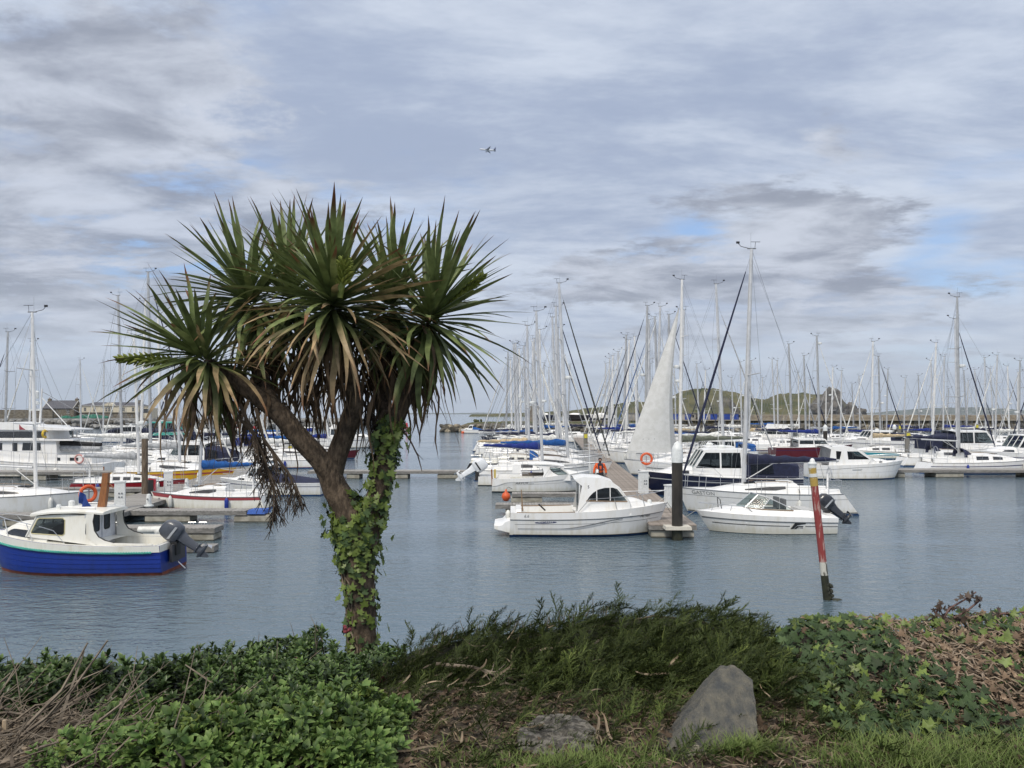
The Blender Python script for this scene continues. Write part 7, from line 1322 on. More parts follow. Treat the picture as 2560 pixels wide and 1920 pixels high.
limb('branch', [pp(828, 1190, .02), pp(846, 1130, .02), pp(868, 1070, .0), pp(886, 1020, -.05), pp(880, 950, -.15), pp(858, 860, -.28), pp(838, 785, -.36)], [0.10, 0.088, 0.082, 0.075, 0.065, 0.055, 0.05], palm, BARK, 12, 45)
limb('branch', [pp(972, 1080, .02), pp(965, 1040, .08), pp(952, 980, .2), pp(965, 880, .3), pp(985, 800, .35)], [0.085, 0.075, 0.065, 0.055, 0.05], palm, BARK, 15, 30)
limb('branch', [pp(690, 1030, -.05), pp(662, 960, .1), pp(640, 860, .2), pp(628, 770, .25)], [0.075, 0.06, 0.055, 0.05], palm, BARK, 18, 30)
rest = Strips(); rest.mi = []; nobj = 0
HEADS = [  # u, v, dy, axis, leaves, length, as objects
 (832, 772, -0.42, (0.05, -0.52, 0.85), 200, 0.84, True), (511, 900, -0.20, (-0.70, -0.28, 0.60), 112, 0.80, True), (1071, 808, 0.0, (0.48, -0.18, 0.86), 140, 0.86, True), (627, 760, 0.20, (-0.48, -0.10, 0.86), 130, 0.84, False),
 (975, 765, 0.22, (0.20, 0.0, 0.97), 130, 0.80, False), (728, 750, 0.18, (-0.18, 0.0, 0.97), 130, 0.78, False)]
FRONT = Vector((0, -1, 0))
for hi, (u, v, dy, ax, n, ln, asobj) in enumerate(HEADS):
    c = pp(u, v, dy); ax = Vector(ax).normalized(); t1 = ax.cross(Vector((0, 0, 1)))
    t1 = t1.normalized() if t1.length > 0.1 else Vector((1, 0, 0)); t2 = ax.cross(t1)
    core = Strips()
    for k in range(16):                                     # furled young spear leaves
        a = k * 2.399; d = (ax + (t1 * math.cos(a) + t2 * math.sin(a)) * 0.09 * (1 + k % 3)).normalized(); L_ = 0.45 * ln * vr.uniform(0.7, 1.1)
        core.strip([c + d * L_ * i / 5 for i in range(6)], [0.03 * (1 - (i / 5) ** 2) + 0.002 for i in range(6)], t1, 0.4)
    ho = link('leaf_head', core.mesh('leaf_head', LF_Y), palm); ho.matrix_parent_inverse = palm_inv
    for i in range(n):
        th = R(8 + 134 * ((i + 0.5) / n) ** 0.88 + vr.uniform(-6, 6)); ph = i * 2.39996 + vr.uniform(-.15, .15)
        d = (ax * math.cos(th) + (t1 * math.cos(ph) + t2 * math.sin(ph)) * math.sin(th)).normalized()
        deg = math.degrees(th)
        if d.z < -0.62 and vr.random() < 0.35: key = 'dead'
        elif deg > 80: key = 'low'
        elif deg > 48: key = 'side' if (d.x > 0.05 and vr.random() < (0.9 if hi in (0, 2, 4) else 0.4)) else 'mid'
        elif d.x > 0.45 and vr.random() < 0.30: key = 'side'
        else: key = 'up'
        me = vr.choice(LEAVES[key]); base = c + ax * (0.10 - 0.20 * i / n) + d * 0.03; sc = ln * vr.uniform(0.80, 1.07) 
        mat4 = Matrix.Translation(base) @ orient(d, vr.uniform(-0.5, 0.5)) @ Matrix.Diagonal((sc, sc * vr.uniform(.85, 1.15), sc, 1))
        if asobj and nobj < 300:
            o = link('leaf', me, ho); o.matrix_basis = mat4; nobj += 1
        else:
            off = len(rest.v); rest.v += [tuple(mat4 @ vv.co) for vv in me.vertices]; rest.f += [tuple(q + off for q in p.vertices) for p in me.polygons]; rest.uv += [tuple(l.uv) for l in me.uv_layers[0].data]
me_ = rest.mesh('inner_leaves', LF_G); me_.materials.append(LF_H); me_.polygons.foreach_set('material_index', rest.mi); o = link('inner_leaves', me_, palm); o.matrix_parent_inverse = palm_inv; o['kind'] = 'stuff'
# skirt of dead leaves hanging under the heads
dead = Strips()
for (u, v, dy, n, sx) in ((511, 925, .0, 30, 0.30), (600, 975, .05, 30, 0.28), (660, 890, .25, 30, 0.3), (850, 830, -.2, 26, 0.22), (885, 930, .05, 34, 0.26), (1066, 840, .1, 22, 0.14), (1040, 930, .08, 14, 0.12), (960, 890, .35, 40, 0.22), (740, 850, .5, 40, 0.4), (770, 930, .4, 36, 0.4)):
    for k in range(n):
        c = pp(u, v, dy) + Vector((vr.gauss(0, sx * 0.5), vr.gauss(0, 0.10), vr.gauss(0, 0.08))); L_ = vr.uniform(0.35, 0.78); a = vr.uniform(0, 6.28); sp_ = vr.uniform(0.05, 0.5); out = Vector((math.cos(a) * sp_, math.sin(a) * sp_, 0))
        pts = [c + out * L_ * (1 - (1 - i / 6) ** 2) * 0.8 + Vector((0, 0, -L_ * (i / 6) ** 1.25)) + Vector((0.03 * math.sin(i * 1.1 + k), 0, 0)) for i in range(7)]
        dead.strip(pts, [vr.uniform(0.018, 0.040) * (1 - (i / 6) ** 2.5) + 0.002 for i in range(7)], Vector((math.sin(a), -math.cos(a), 0)), 0.3)
o = link('dead_leaf_skirt', dead.mesh('dead_leaf_skirt', LF_D), palm); o.matrix_parent_inverse = palm_inv; o['kind'] = 'stuff'
# flower spikes (fresh, lime) and old hanging panicles
BUD = M('flower_bud', (0.13, 0.17, 0.025), 0.6, col2=(0.22, 0.25, 0.05), nscale=20); PANI = M('dry_panicle', (0.035, 0.025, 0.017), 0.9, col2=(0.085, 0.062, 0.042), nscale=8)
for (u0, v0, u1, v1, dy, r0) in ((500, 905, 300, 897, -.25, .055), (850, 745, 862, 655, -.75, .075), (1085, 800, 1205, 690, .0, .05)):
    a, b_ = pp(u0, v0, dy), pp(u1, v1, dy); mb = MB(); d = (b_ - a); mb.tube([a, lerp(a, b_, .5), b_], [0.02, 0.03, 0.01], BUD, 6)
    s1 = d.cross(Vector((0, 1, 0.2))).normalized(); s2 = d.cross(s1).normalized()
    for k in range(70):
        t_ = 0.30 + 0.70 * (k / 70); c = lerp(a, b_, t_); an = k * 2.4; rr = r0 * (1 - abs(t_ - 0.6) * 1.6 + .25); e = c + (s1 * math.cos(an) + s2 * math.sin(an)) * rr + d.normalized() * 0.05
        mb.tube([c, lerp(c, e, .6), e], [0.006, 0.013, 0.003], BUD, 4)
    o = mb.build('flower_spike', palm, 60); o.matrix_parent_inverse = palm_inv
def panicle(u0, v0, u1, v1, dy, n, spread, seed):
    q = random.Random(seed); mb = MB(); a, b_ = pp(u0, v0, dy), pp(u1, v1, dy); mb.tube([a, lerp(a, b_, .5) + Vector((0.04, 0, 0)), b_], [0.016, 0.012, 0.004], PANI, 5)
    for k in range(n):
        t_ = q.uniform(0.1, 0.95); c = lerp(a, b_, t_) + Vector((0.04 * math.sin(math.pi * t_), 0, 0)); L_ = q.uniform(0.12, 0.34) * (1.1 - t_ * 0.5); dr = Vector((q.uniform(-spread, spread), q.uniform(-spread, spread), -0.8)).normalized(); e = c + dr * L_; mb.tube([c, lerp(c, e, .5) + Vector((q.uniform(-.02, .02), 0, 0.01)), e], [0.005, 0.0045, 0.003], PANI, 3)
        for j in range(4):
            f = lerp(c, e, q.uniform(.25, .95)); g_ = f + Vector((q.uniform(-.5, .5), q.uniform(-.5, .5), -0.7)).normalized() * q.uniform(0.04, 0.12); mb.tube([f, g_], [0.004, 0.0025], PANI, 3)
    o = mb.build('old_flower_stalk', palm, 60); o.matrix_parent_inverse = palm_inv; return o
panicle(600, 1010, 700, 1290, -.3, 40, 0.5, 1); panicle(640, 1020, 660, 1200, -.25, 22, 0.5, 2); panicle(560, 1000, 690, 1180, -.2, 14, 0.6, 3); panicle(660, 1100, 755, 1260, -.28, 30, 0.45, 6); panicle(905, 1000, 955, 1130, .1, 60, 0.6, 4)
mb = MB(); mb.tube([pp(1002, 1070, -.05), pp(1025, 1100, -.05), pp(1045, 1140, -.05), pp(1055, 1178, -.05)], [0.008, 0.007, 0.006, 0.003], PANI, 4); mb.tube([pp(1040, 1130, -.05), pp(1058, 1150, -.05)], [0.004, 0.002], PANI, 3); o = mb.build('hanging_stalk', palm); o.matrix_parent_inverse = palm_inv

# ---- ivy
def ivy_leaf(mat, seed):
    q = random.Random(seed); pts2 = [(0, 0), (0.28, -0.12), (0.50, 0.10), (0.30, 0.22), (0.52, 0.52), (0.22, 0.50), (0.0, 1.0), (-0.22, 0.50), (-0.52, 0.52), (-0.30, 0.22), (-0.50, 0.10), (-0.28, -0.12)]
    st = Strips(); P = [Vector((x * q.uniform(.85, 1.15), y, 0.10 * abs(x) * q.uniform(0.5, 1.8) - 0.12 * y * y * q.uniform(0, 1.4))) for x, y in pts2] + [Vector((0, 0.35, -0.02))]
    st.poly(P, [(12, i, (i + 1) % 12) for i in range(12)], [(0.3 + p.y * 0.3, 0.5 + p.x) for p in P]); return st.mesh('leaf', mat)
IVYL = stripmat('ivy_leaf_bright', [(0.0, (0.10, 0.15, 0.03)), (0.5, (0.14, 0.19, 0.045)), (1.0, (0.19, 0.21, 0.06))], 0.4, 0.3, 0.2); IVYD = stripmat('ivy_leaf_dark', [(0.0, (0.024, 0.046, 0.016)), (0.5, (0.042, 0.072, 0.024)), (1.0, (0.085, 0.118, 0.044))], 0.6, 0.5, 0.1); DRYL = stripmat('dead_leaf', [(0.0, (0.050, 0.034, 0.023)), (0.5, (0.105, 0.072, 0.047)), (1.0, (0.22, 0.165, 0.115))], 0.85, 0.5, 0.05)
IVL = [ivy_leaf(IVYL, k) for k in range(5)]; IVD = [ivy_leaf(IVYD, k + 9) for k in range(5)]; DRY = [ivy_leaf(DRYL, k + 20) for k in range(2)]
for k in range(4):
    st = Strips(); st.strip([Vector((0.9 * i / 4 - .45, .12 * math.sin(i + k), .10 * math.sin(i * 1.4 + k))) for i in range(5)], [.06, .34, .46, .30, .02], Vector((0, 1, .3 * (k - 1.5))), .45); DRY.append(st.mesh('leaf', DRYL))
def place(parent, me, pos, nrm, size, spin, name='leaf', inv=None):
    z = nrm.normalized(); x = z.cross(Vector((0, 0, 1)))
    x = x.normalized() if x.length > 0.05 else Vector((1, 0, 0)); y = z.cross(x); m4 = Matrix((x, y, z)).transposed().to_4x4() @ Matrix.Rotation(spin, 4, 'Z')
    o = link(name, me, parent)
    if inv is not None: o.matrix_parent_inverse = inv
    o.matrix_basis = Matrix.Translation(pos) @ m4 @ Matrix.Scale(size, 4); return o
def bake(st, me, m4):
    off = len(st.v); st.v += [tuple(m4 @ vv.co) for vv in me.vertices]; st.f += [tuple(q + off for q in p.vertices) for p in me.polygons]; st.uv += [tuple(l.uv) for l in me.uv_layers[0].data]
def inv_of(o): return Matrix.Translation(o.location).inverted()
ivy = empty('climbing_ivy', 'ivy climbing the palm trunk with small lime leaves and bare woody stems', 'ivy', palm.location); ii = inv_of(ivy); cnt = 0; rest2 = Strips()
for rings, z0, z1, n in ((trunk_r, 0.0, 0.80, 1000), (right_r, 0.0, 0.60, 480)):
    for k in range(n):
        f = vr.uniform(z0, z1) if rings is right_r else vr.triangular(0.0, 0.82, 0.62); i = min(len(rings) - 2, int(f * (len(rings) - 1))); j = vr.randrange(len(rings[0])); p = rings[i][j]; c = sum(rings[i], Vector()) / len(rings[i]); nr = (p - c).normalized()
        if rings is trunk_r and f < 0.40 and vr.random() < 0.45: continue
        if rings is trunk_r and f > 0.66 and nr.y < -0.3 and abs(nr.x) < 0.6: continue
        nn = (nr + Vector((vr.uniform(-.5, .5), vr.uniform(-.5, .3), vr.uniform(-.1, .7)))).normalized(); me = vr.choice(IVL if vr.random() < 0.72 else IVD); s = vr.uniform(0.045, 0.085); pos = p + nr * vr.uniform(0.0, 0.045 if vr.random() < .85 else .12)
        if nr.y < 0.2 and cnt < 300 and k % 2 == 0: place(ivy, me, pos, nn, s, math.pi + vr.uniform(-.7, .7), 'leaf', ii); cnt += 1
        else:
            z = nn; x = z.cross(Vector((0, 0, 1))).normalized() if abs(z.z) < .98 else Vector((1, 0, 0)); bake(rest2, me, Matrix.Translation(pos) @ Matrix((x, z.cross(x), z)).transposed().to_4x4() @ Matrix.Rotation(math.pi + vr.uniform(-.7, .7), 4, 'Z') @ Matrix.Scale(s, 4))
me_ = rest2.mesh('back_leaves', IVYL); me_.materials.append(IVYD); me_.polygons.foreach_set('material_index', [1 if (i // 12) % 3 == 0 else 0 for i in range(len(me_.polygons))]); o = link('back_leaves', me_, ivy); o.matrix_parent_inverse = ii; o['kind'] = 'stuff'
IVS = M('ivy_stem', (0.10, 0.075, 0.05), 0.9, col2=(0.22, 0.175, 0.125), nscale=12)
mb = MB()
for k in range(26):
    j = vr.uniform(8, 22) % 22; pts = []
    i0 = vr.randrange(0, 18); i1 = i0 + vr.randrange(8, 24)
    for i in range(i0, min(i1, 50)): r_ = trunk_r[i]; jj = int(j + 1.6 * math.sin(i * 0.35 + k)) % 22; c = sum(r_, Vector()) / 22; pts.append(lerp(c, r_[jj], 1.05))
    if len(pts) > 3: mb.tube(pts, vr.uniform(0.004, 0.010), IVS, 5)
o = mb.build('woody_stem', ivy, 60); o.matrix_parent_inverse = ii; o['kind'] = 'stuff'

# ---- spreading juniper
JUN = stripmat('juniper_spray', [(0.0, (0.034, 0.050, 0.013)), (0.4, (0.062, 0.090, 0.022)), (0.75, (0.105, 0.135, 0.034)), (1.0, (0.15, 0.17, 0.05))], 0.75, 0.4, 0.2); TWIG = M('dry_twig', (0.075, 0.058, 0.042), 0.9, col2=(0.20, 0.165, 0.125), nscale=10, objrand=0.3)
def jtop(x):   # crest of the juniper (height at its ridge) from the photograph's outline
    tb = [(-1.05, 1640), (-0.8, 1595), (-0.45, 1560), (0.0, 1540), (0.6, 1516), (1.0, 1512), (1.45, 1508), (1.7, 1545), (2.0, 1600), (2.2, 1660)]
    if x <= tb[0][0]: v = tb[0][1]
    elif x >= tb[-1][0]: v = tb[-1][1]
    else:
        for (a, va), (b_, vb) in zip(tb, tb[1:]):
            if a <= x <= b_: v = lerp(va, vb, (x - a) / (b_ - a))
    return EYE - (v + 22 - HOR) / FPX * 6.0
def jz(x, y):
    g = gz(x, y); t_ = jtop(x); f = (0.66 * sstep(lerp(3.2, 3.55, sstep(-.3, .1, x)), 4.35, y) + 0.34 * sstep(4.2, 5.7, y)) if y < 5.9 else sstep(6.9, 5.9, y); e = sstep(-1.3, -0.7, x) * sstep(2.25, 1.6, x) * (1 - 0.95 * sstep(4.35, 3.95, y) * (sstep(-.15, .0, x) * sstep(.55, .4, x) + sstep(.58, .72, x)))
    return g + max(0.0, (t_ - g)) * f * e * (1 + 0.22 * fbm((x * 2.2, y * 2.2, 3), 3))
jun = empty('juniper_bush', 'spreading dark green juniper sprawling over the bank between palm and boulder', 'juniper', (0.5, 5.3, gz(0.5, 5.3))); ji = inv_of(jun)
SPR = []
for k in range(10):
    st = Strips(); q = random.Random(k + 50); L_ = 0.27; pts = [Vector((L_ * i / 8, 0.025 * math.sin(i * .9 + k), 0.05 * (i / 8) ** 2 * (1 if k % 3 else -1))) for i in range(9)]; st.strip(pts, [0.006] * 9, Vector((0, 1, 0)), 0)
    for i in range(22):
        t_ = 0.08 + 0.90 * i / 22; j = min(7, int(t_ * 8)); c = lerp(pts[j], pts[j + 1], t_ * 8 - j); sd_ = 1 if i % 2 else -1; l2 = 0.095 * (1 - t_ * 0.7) * q.uniform(.6, 1.3); dr = Vector((0.85, sd_ * q.uniform(.3, .75), q.uniform(-.25, .5))).normalized()
        for m_ in range(6):
            d3 = (dr + Vector((q.uniform(-.3, .4), q.uniform(-.65, .65), q.uniform(-.5, .7)))).normalized(); cc = c + dr * l2 * 0.17 * m_; l3 = q.uniform(0.014, 0.028); st.strip([cc, cc + d3 * l3], [0.0062, 0.0012], d3.cross(Vector((0.1, 0.2, 1))).normalized(), 0.0)
    SPR.append(st.mesh('spray', JUN))
big = Strips(); nj = 0
pts_j = []
for k in range(4200):
    x = vr.uniform(-1.15, 2.15); y = vr.triangular(3.3, 6.45, 4.3); h = jz(x, y) - gz(x, y)
    if h < 0.05 and vr.random() < 0.75: continue
    pts_j.append((x, y, h))
pts_j.sort(key=lambda p: p[1])
for k, (x, y, h) in enumerate(pts_j):
    e = 0.05; nx = -(jz(x + e, y) - jz(x - e, y)) / (2 * e); ny = -(jz(x, y + e) - jz(x, y - e)) / (2 * e); nr = Vector((nx, ny, 1)).normalized()
    d = (nr * 0.22 + Vector((0.75 + vr.uniform(-.75, .45), vr.uniform(-.85, .25), vr.uniform(-.15, .15)))).normalized(); pos = Vector((x, y, jz(x, y) - 0.02 + vr.uniform(-0.04, 0.04))); m4 = Matrix.Translation(pos) @ orient(d, vr.uniform(-.6, .6), nr) @ Matrix.Scale(vr.uniform(0.55, 1.15), 4); me = vr.choice(SPR)
    if nj < 300 and k % 4 == 0: o = link('spray', me, jun); o.matrix_parent_inverse = ji; o.matrix_basis = m4; nj += 1
    else: bake(big, me, m4)
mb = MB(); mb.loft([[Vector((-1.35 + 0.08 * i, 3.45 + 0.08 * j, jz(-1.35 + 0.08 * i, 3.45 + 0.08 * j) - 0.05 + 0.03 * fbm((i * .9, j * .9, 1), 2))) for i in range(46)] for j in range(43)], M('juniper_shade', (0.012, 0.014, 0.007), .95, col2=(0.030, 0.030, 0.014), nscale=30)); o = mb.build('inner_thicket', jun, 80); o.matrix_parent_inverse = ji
# long tips combing out to the right over the water
for k in range(70):
    x = vr.uniform(1.35, 2.05); y = vr.uniform(5.4, 6.1); pos = Vector((x, y, jz(x, y) + vr.uniform(-0.05, 0.04))); d = Vector((0.9, vr.uniform(-.3, .3), vr.uniform(-.12, .12))).normalized(); bake(big, vr.choice(SPR), Matrix.Translation(pos) @ orient(d, vr.uniform(-.3, .3)) @ Matrix.Scale(vr.uniform(1.0, 1.5), 4))
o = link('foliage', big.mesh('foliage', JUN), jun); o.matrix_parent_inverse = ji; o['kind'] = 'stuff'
mb = MB()
for k in range(60):
    x, y = vr.uniform(-1.0, 1.9), vr.uniform(4.3, 6.1); a = vr.uniform(-.8, .8); p = Vector((x, y, jz(x, y) - 0.05)); q = p + Vector((math.cos(a), math.sin(a), 0.15)) * vr.uniform(.2, .5); q.z = jz(q.x, q.y) - 0.03; mb.tube([p, lerp(p, q, .5) + Vector((0, 0, .03)), q], [0.010, 0.008, 0.004], TWIG, 5)
for k in range(46):
    x = vr.uniform(-0.75, 0.75); y = vr.uniform(5.75, 6.1); p = Vector((x, y, jz(x, y) - 0.02)); mb.tube([p, p + Vector((vr.uniform(-.05, .05), 0, vr.uniform(0.05, 0.13)))], [0.004, 0.002], TWIG, 4)
o = mb.build('woody_twigs', jun, 60); o.matrix_parent_inverse = ji; o['kind'] = 'stuff'

# ---- ivy mound
def mtop(x): return EYE - (lerp(1572, 1552, sstep(1.7, 2.6, x)) + 6 * math.sin(x * 5) + 10 - HOR) / FPX * 5.4
def mz(x, y):
    g = gz(x, y); f = sstep(3.72, 4.8, y) if y < 5.4 else sstep(6.3, 5.4, y); e = sstep(1.58, 2.05, x + 0.12 * math.sin(y * 4))
    return g + max(0, mtop(x) - g) * f * e * (1 + 0.18 * fbm((x * 2.5, y * 2.5, 8), 3))
im = empty('ivy_mound', 'rounded mound smothered in dark ivy with dry vines and leaf litter at one side', 'ivy', (2.6, 5, gz(2.6, 5))); imi = inv_of(im)
mb = MB(); xs = [1.5 + 0.08 * i for i in range(56)]; ys = [3.7 + 0.08 * i for i in range(33)]
mb.loft([[Vector((x, y, mz(x, y) - 0.045)) for x in xs] for y in ys], SOIL); o = mb.build('stem_thicket', im, 80); o.matrix_parent_inverse = imi
rd, rl, rdry = Strips(), Strips(), Strips(); cnt = 0
cand = []
for k in range(10500):
    x = vr.uniform(1.6, 5.8); y = vr.uniform(3.7, 6.0); cand.append((x, y))
for k, (x, y) in enumerate(cand):
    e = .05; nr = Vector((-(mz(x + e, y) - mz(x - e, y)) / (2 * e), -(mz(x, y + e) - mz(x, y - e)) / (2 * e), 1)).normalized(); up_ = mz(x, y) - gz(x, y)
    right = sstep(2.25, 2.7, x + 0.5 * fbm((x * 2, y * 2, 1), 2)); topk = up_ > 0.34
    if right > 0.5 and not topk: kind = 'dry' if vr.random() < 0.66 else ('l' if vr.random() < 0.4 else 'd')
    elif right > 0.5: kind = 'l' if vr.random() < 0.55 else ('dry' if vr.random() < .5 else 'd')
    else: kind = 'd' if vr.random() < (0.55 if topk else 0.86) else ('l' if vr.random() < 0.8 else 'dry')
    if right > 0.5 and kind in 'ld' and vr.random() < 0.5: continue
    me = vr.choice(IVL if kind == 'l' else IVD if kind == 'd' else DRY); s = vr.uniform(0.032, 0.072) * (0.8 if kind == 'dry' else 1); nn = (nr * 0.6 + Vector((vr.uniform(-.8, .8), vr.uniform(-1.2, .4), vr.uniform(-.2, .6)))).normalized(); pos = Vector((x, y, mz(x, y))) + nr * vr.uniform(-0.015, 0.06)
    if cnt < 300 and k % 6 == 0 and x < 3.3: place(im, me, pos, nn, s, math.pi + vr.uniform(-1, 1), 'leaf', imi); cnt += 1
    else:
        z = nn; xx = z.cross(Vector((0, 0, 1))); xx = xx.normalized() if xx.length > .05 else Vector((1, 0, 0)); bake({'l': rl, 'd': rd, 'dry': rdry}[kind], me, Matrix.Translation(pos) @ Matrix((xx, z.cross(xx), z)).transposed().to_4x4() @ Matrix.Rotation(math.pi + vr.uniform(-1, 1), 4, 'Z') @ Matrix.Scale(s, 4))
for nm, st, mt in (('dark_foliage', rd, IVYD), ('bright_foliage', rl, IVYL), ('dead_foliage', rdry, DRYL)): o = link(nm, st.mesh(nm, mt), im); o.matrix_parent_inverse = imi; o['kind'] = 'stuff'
VINE = M('dry_vine', (0.13, 0.095, 0.065), 0.9, col2=(0.30, 0.235, 0.17), nscale=14)
mb = MB()
for k in range(620):
    x, y = vr.uniform(2.2, 5.4), vr.uniform(4.2, 5.55); a = vr.uniform(0, 6.28); pts = []
    for i in range(9):
        pts.append(Vector((x, y, mz(x, y) + 0.02 + 0.03 * math.sin(i * 1.3 + k)))); a += vr.uniform(-.6, .6); x += math.cos(a) * 0.045; y += math.sin(a) * 0.05 - 0.012
    mb.tube(pts, vr.uniform(0.0025, 0.006), VINE, 4)
o = mb.build('dry_vines', im, 60); o.matrix_parent_inverse = imi; o['kind'] = 'stuff'
# bramble shoot
br = empty('bramble', 'thorny bramble shoot with purple-brown leaves rising from the ivy mound', 'bramble', (2.88, 5.35, mz(2.88, 5.35))); bi = inv_of(br); BRL = stripmat('bramble_leaf', [(0.0, (0.035, 0.03, 0.022)), (0.5, (0.065, 0.045, 0.035)), (1.0, (0.12, 0.13, 0.05))], 0.5, 0.4, 0.1); BRS = M('bramble_stem', (0.10, 0.045, 0.035), 0.6)
BM = [ivy_leaf(BRL, 70 + k) for k in range(3)]
mb = MB(); stems = []
for x0, pts in ((2.86, [(2340, 1570), (2375, 1520), (2410, 1500), (2440, 1480)]), (2.9, [(2385, 1545), (2420, 1525), (2450, 1500)]), (3.0, [(2470, 1560), (2500, 1535), (2560, 1530)]), (2.8, [(2345, 1565), (2340, 1535), (2345, 1520)])):
    P = [px(u, v, 5.35) for u, v in pts]; mb.tube(P, [0.009 - 0.0015 * i for i in range(len(P))], BRS, 5); stems.append(P)
o = mb.build('stem', br, 60); o.matrix_parent_inverse = bi
for P in stems:
    for k in range(13):
        i = vr.randrange(len(P) - 1); p = lerp(P[i], P[i + 1], vr.random()); place(br, vr.choice(BM), p + Vector((vr.uniform(-.05, .05), vr.uniform(-.04, .04), vr.uniform(-.02, .05))), Vector((vr.uniform(-.6, .6), -0.6, vr.uniform(0, .8))), vr.uniform(0.026, 0.052), vr.uniform(0, 6.28), 'leaf', bi)

# ---- glossy evergreen shrubs along the left and lush broad-leaved clumps
def sprig(mat, seed, nleaf, ll, lw, stem, whorl=False, flower=None):
    q = random.Random(seed); st = Strips(); P = [Vector((0.02 * math.sin(i + seed), 0.02 * math.cos(i * 1.2 + seed), stem * i / 5)) for i in range(6)]; st.strip(P, [0.006] * 6, Vector((1, 0, 0)), 0)
    for k in range(nleaf):
        f = 0.25 + 0.75 * (k + 0.5) / nleaf; c = P[min(5, int(f * 5))]; a = k * (1.571 if whorl and k % 2 == 0 else 2.4) + q.uniform(-.3, .3); el = lerp(0.1, 1.15, f ** 1.5) + q.uniform(-.2, .2); d = Vector((math.cos(a) * math.cos(el), math.sin(a) * math.cos(el), math.sin(el))); L_ = ll * q.uniform(.75, 1.15) * (0.75 if f > .9 else 1); sd_ = Vector((-math.sin(a), math.cos(a), 0)); n = 5
        pts = [c + d * L_ * i / (n - 1) + Vector((0, 0, -0.25 * L_ * (i / (n - 1)) ** 2)) for i in range(n)]; st.strip(pts, [lw * w for w in (0.25, 0.85, 1.0, 0.65, 0.05)], sd_, 0.35)
    return st.mesh('sprig', mat)
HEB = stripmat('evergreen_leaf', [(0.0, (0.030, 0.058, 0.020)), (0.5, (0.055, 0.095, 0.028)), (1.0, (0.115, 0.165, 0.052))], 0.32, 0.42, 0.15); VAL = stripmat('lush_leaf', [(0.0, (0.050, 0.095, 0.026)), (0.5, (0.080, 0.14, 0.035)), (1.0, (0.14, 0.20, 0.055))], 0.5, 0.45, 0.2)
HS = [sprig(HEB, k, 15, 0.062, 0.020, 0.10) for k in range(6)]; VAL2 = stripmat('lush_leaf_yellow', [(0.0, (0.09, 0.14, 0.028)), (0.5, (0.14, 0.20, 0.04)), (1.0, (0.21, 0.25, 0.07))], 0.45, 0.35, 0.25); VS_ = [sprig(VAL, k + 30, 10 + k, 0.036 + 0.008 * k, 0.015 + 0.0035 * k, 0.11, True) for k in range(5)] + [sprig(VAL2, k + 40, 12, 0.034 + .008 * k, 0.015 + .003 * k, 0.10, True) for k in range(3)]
def shrub(name, label, cat, meshes, region, ztop, n, size, mat, lean=0.35):
    (x0, x1, y0, y1) = region; root = empty(name, label, cat, ((x0 + x1) / 2, (y0 + y1) / 2, gz((x0 + x1) / 2, (y0 + y1) / 2))); iv = inv_of(root); st = Strips(); mb = MB(); made = 0
    for k in range(n):
        x, y = vr.uniform(x0, x1), vr.uniform(y0, y1); g = gz(x, y); h = ztop(x, y) - g
        if h < 0.03: continue
        z = g + h * (vr.random() ** 0.45) - 0.05; d = Vector((vr.uniform(-lean, lean), vr.uniform(-lean * 1.6, lean), 1)).normalized(); m4 = Matrix.Translation((x, y, z)) @ d.to_track_quat('Z', 'Y').to_matrix().to_4x4() @ Matrix.Rotation(vr.uniform(0, 6.28), 4, 'Z') @ Matrix.Scale(size * vr.uniform(.7, 1.25), 4); me = vr.choice(meshes)
        if made < 290 and (z - g) > h * 0.55: o = link('sprig', me, root); o.matrix_parent_inverse = iv; o.matrix_basis = m4; made += 1
        else: bake(st, me, m4)
        if k % 5 == 0: mb.tube([(x, y, g - 0.03), (x + vr.uniform(-.05, .05), y, (g + z) / 2), (x, y, z + 0.03)], [0.008, 0.006, 0.004], TWIG, 4)
    if st.v: o = link('inner_foliage', st.mesh('inner_foliage', mat), root); o.matrix_parent_inverse = iv; o['kind'] = 'stuff'
    o = mb.build('stem', root, 60); o.matrix_parent_inverse = iv; o['kind'] = 'stuff'; return root
def hz(vline):
    def f(x, y):
        u = 1280 + x / 6.0 * FPX; v = vline(u) + 14 * math.sin(u * 0.045) + 10 * math.sin(u * 0.017 + 2); top = EYE - (v - HOR) / FPX * 6.0
        return lerp(gz(x, y) + 0.20 * sstep(3.95, 4.3, y), top + 0.03, sstep(4.3, 5.3, y)) if y < 6.1 else top - (y - 6.1) * 0.5
    return f
vl = lambda u: 1668 if u < 380 else lerp(1668, 1625, sstep(380, 620, u)) if u < 640 else lerp(1625, 1588, sstep(640, 720, u))
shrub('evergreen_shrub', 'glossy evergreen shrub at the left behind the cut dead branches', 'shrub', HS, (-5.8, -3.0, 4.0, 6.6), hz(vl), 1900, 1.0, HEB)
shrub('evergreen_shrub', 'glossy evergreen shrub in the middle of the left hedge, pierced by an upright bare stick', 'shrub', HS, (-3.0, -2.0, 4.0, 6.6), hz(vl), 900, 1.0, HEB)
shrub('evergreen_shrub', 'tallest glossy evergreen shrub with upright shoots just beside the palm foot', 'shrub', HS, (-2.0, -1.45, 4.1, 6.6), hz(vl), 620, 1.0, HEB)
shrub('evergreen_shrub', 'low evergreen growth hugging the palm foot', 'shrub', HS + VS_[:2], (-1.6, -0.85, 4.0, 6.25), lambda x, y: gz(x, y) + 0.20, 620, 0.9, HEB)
def vz(x, y): return gz(x, y) + (0.14 + 0.22 * fbm((x * 3, y * 3, 2), 2)) * sstep(-1.85, -1.35, x) * sstep(-0.50, -0.75, x) * sstep(4.2, 3.9, y) + 0.03
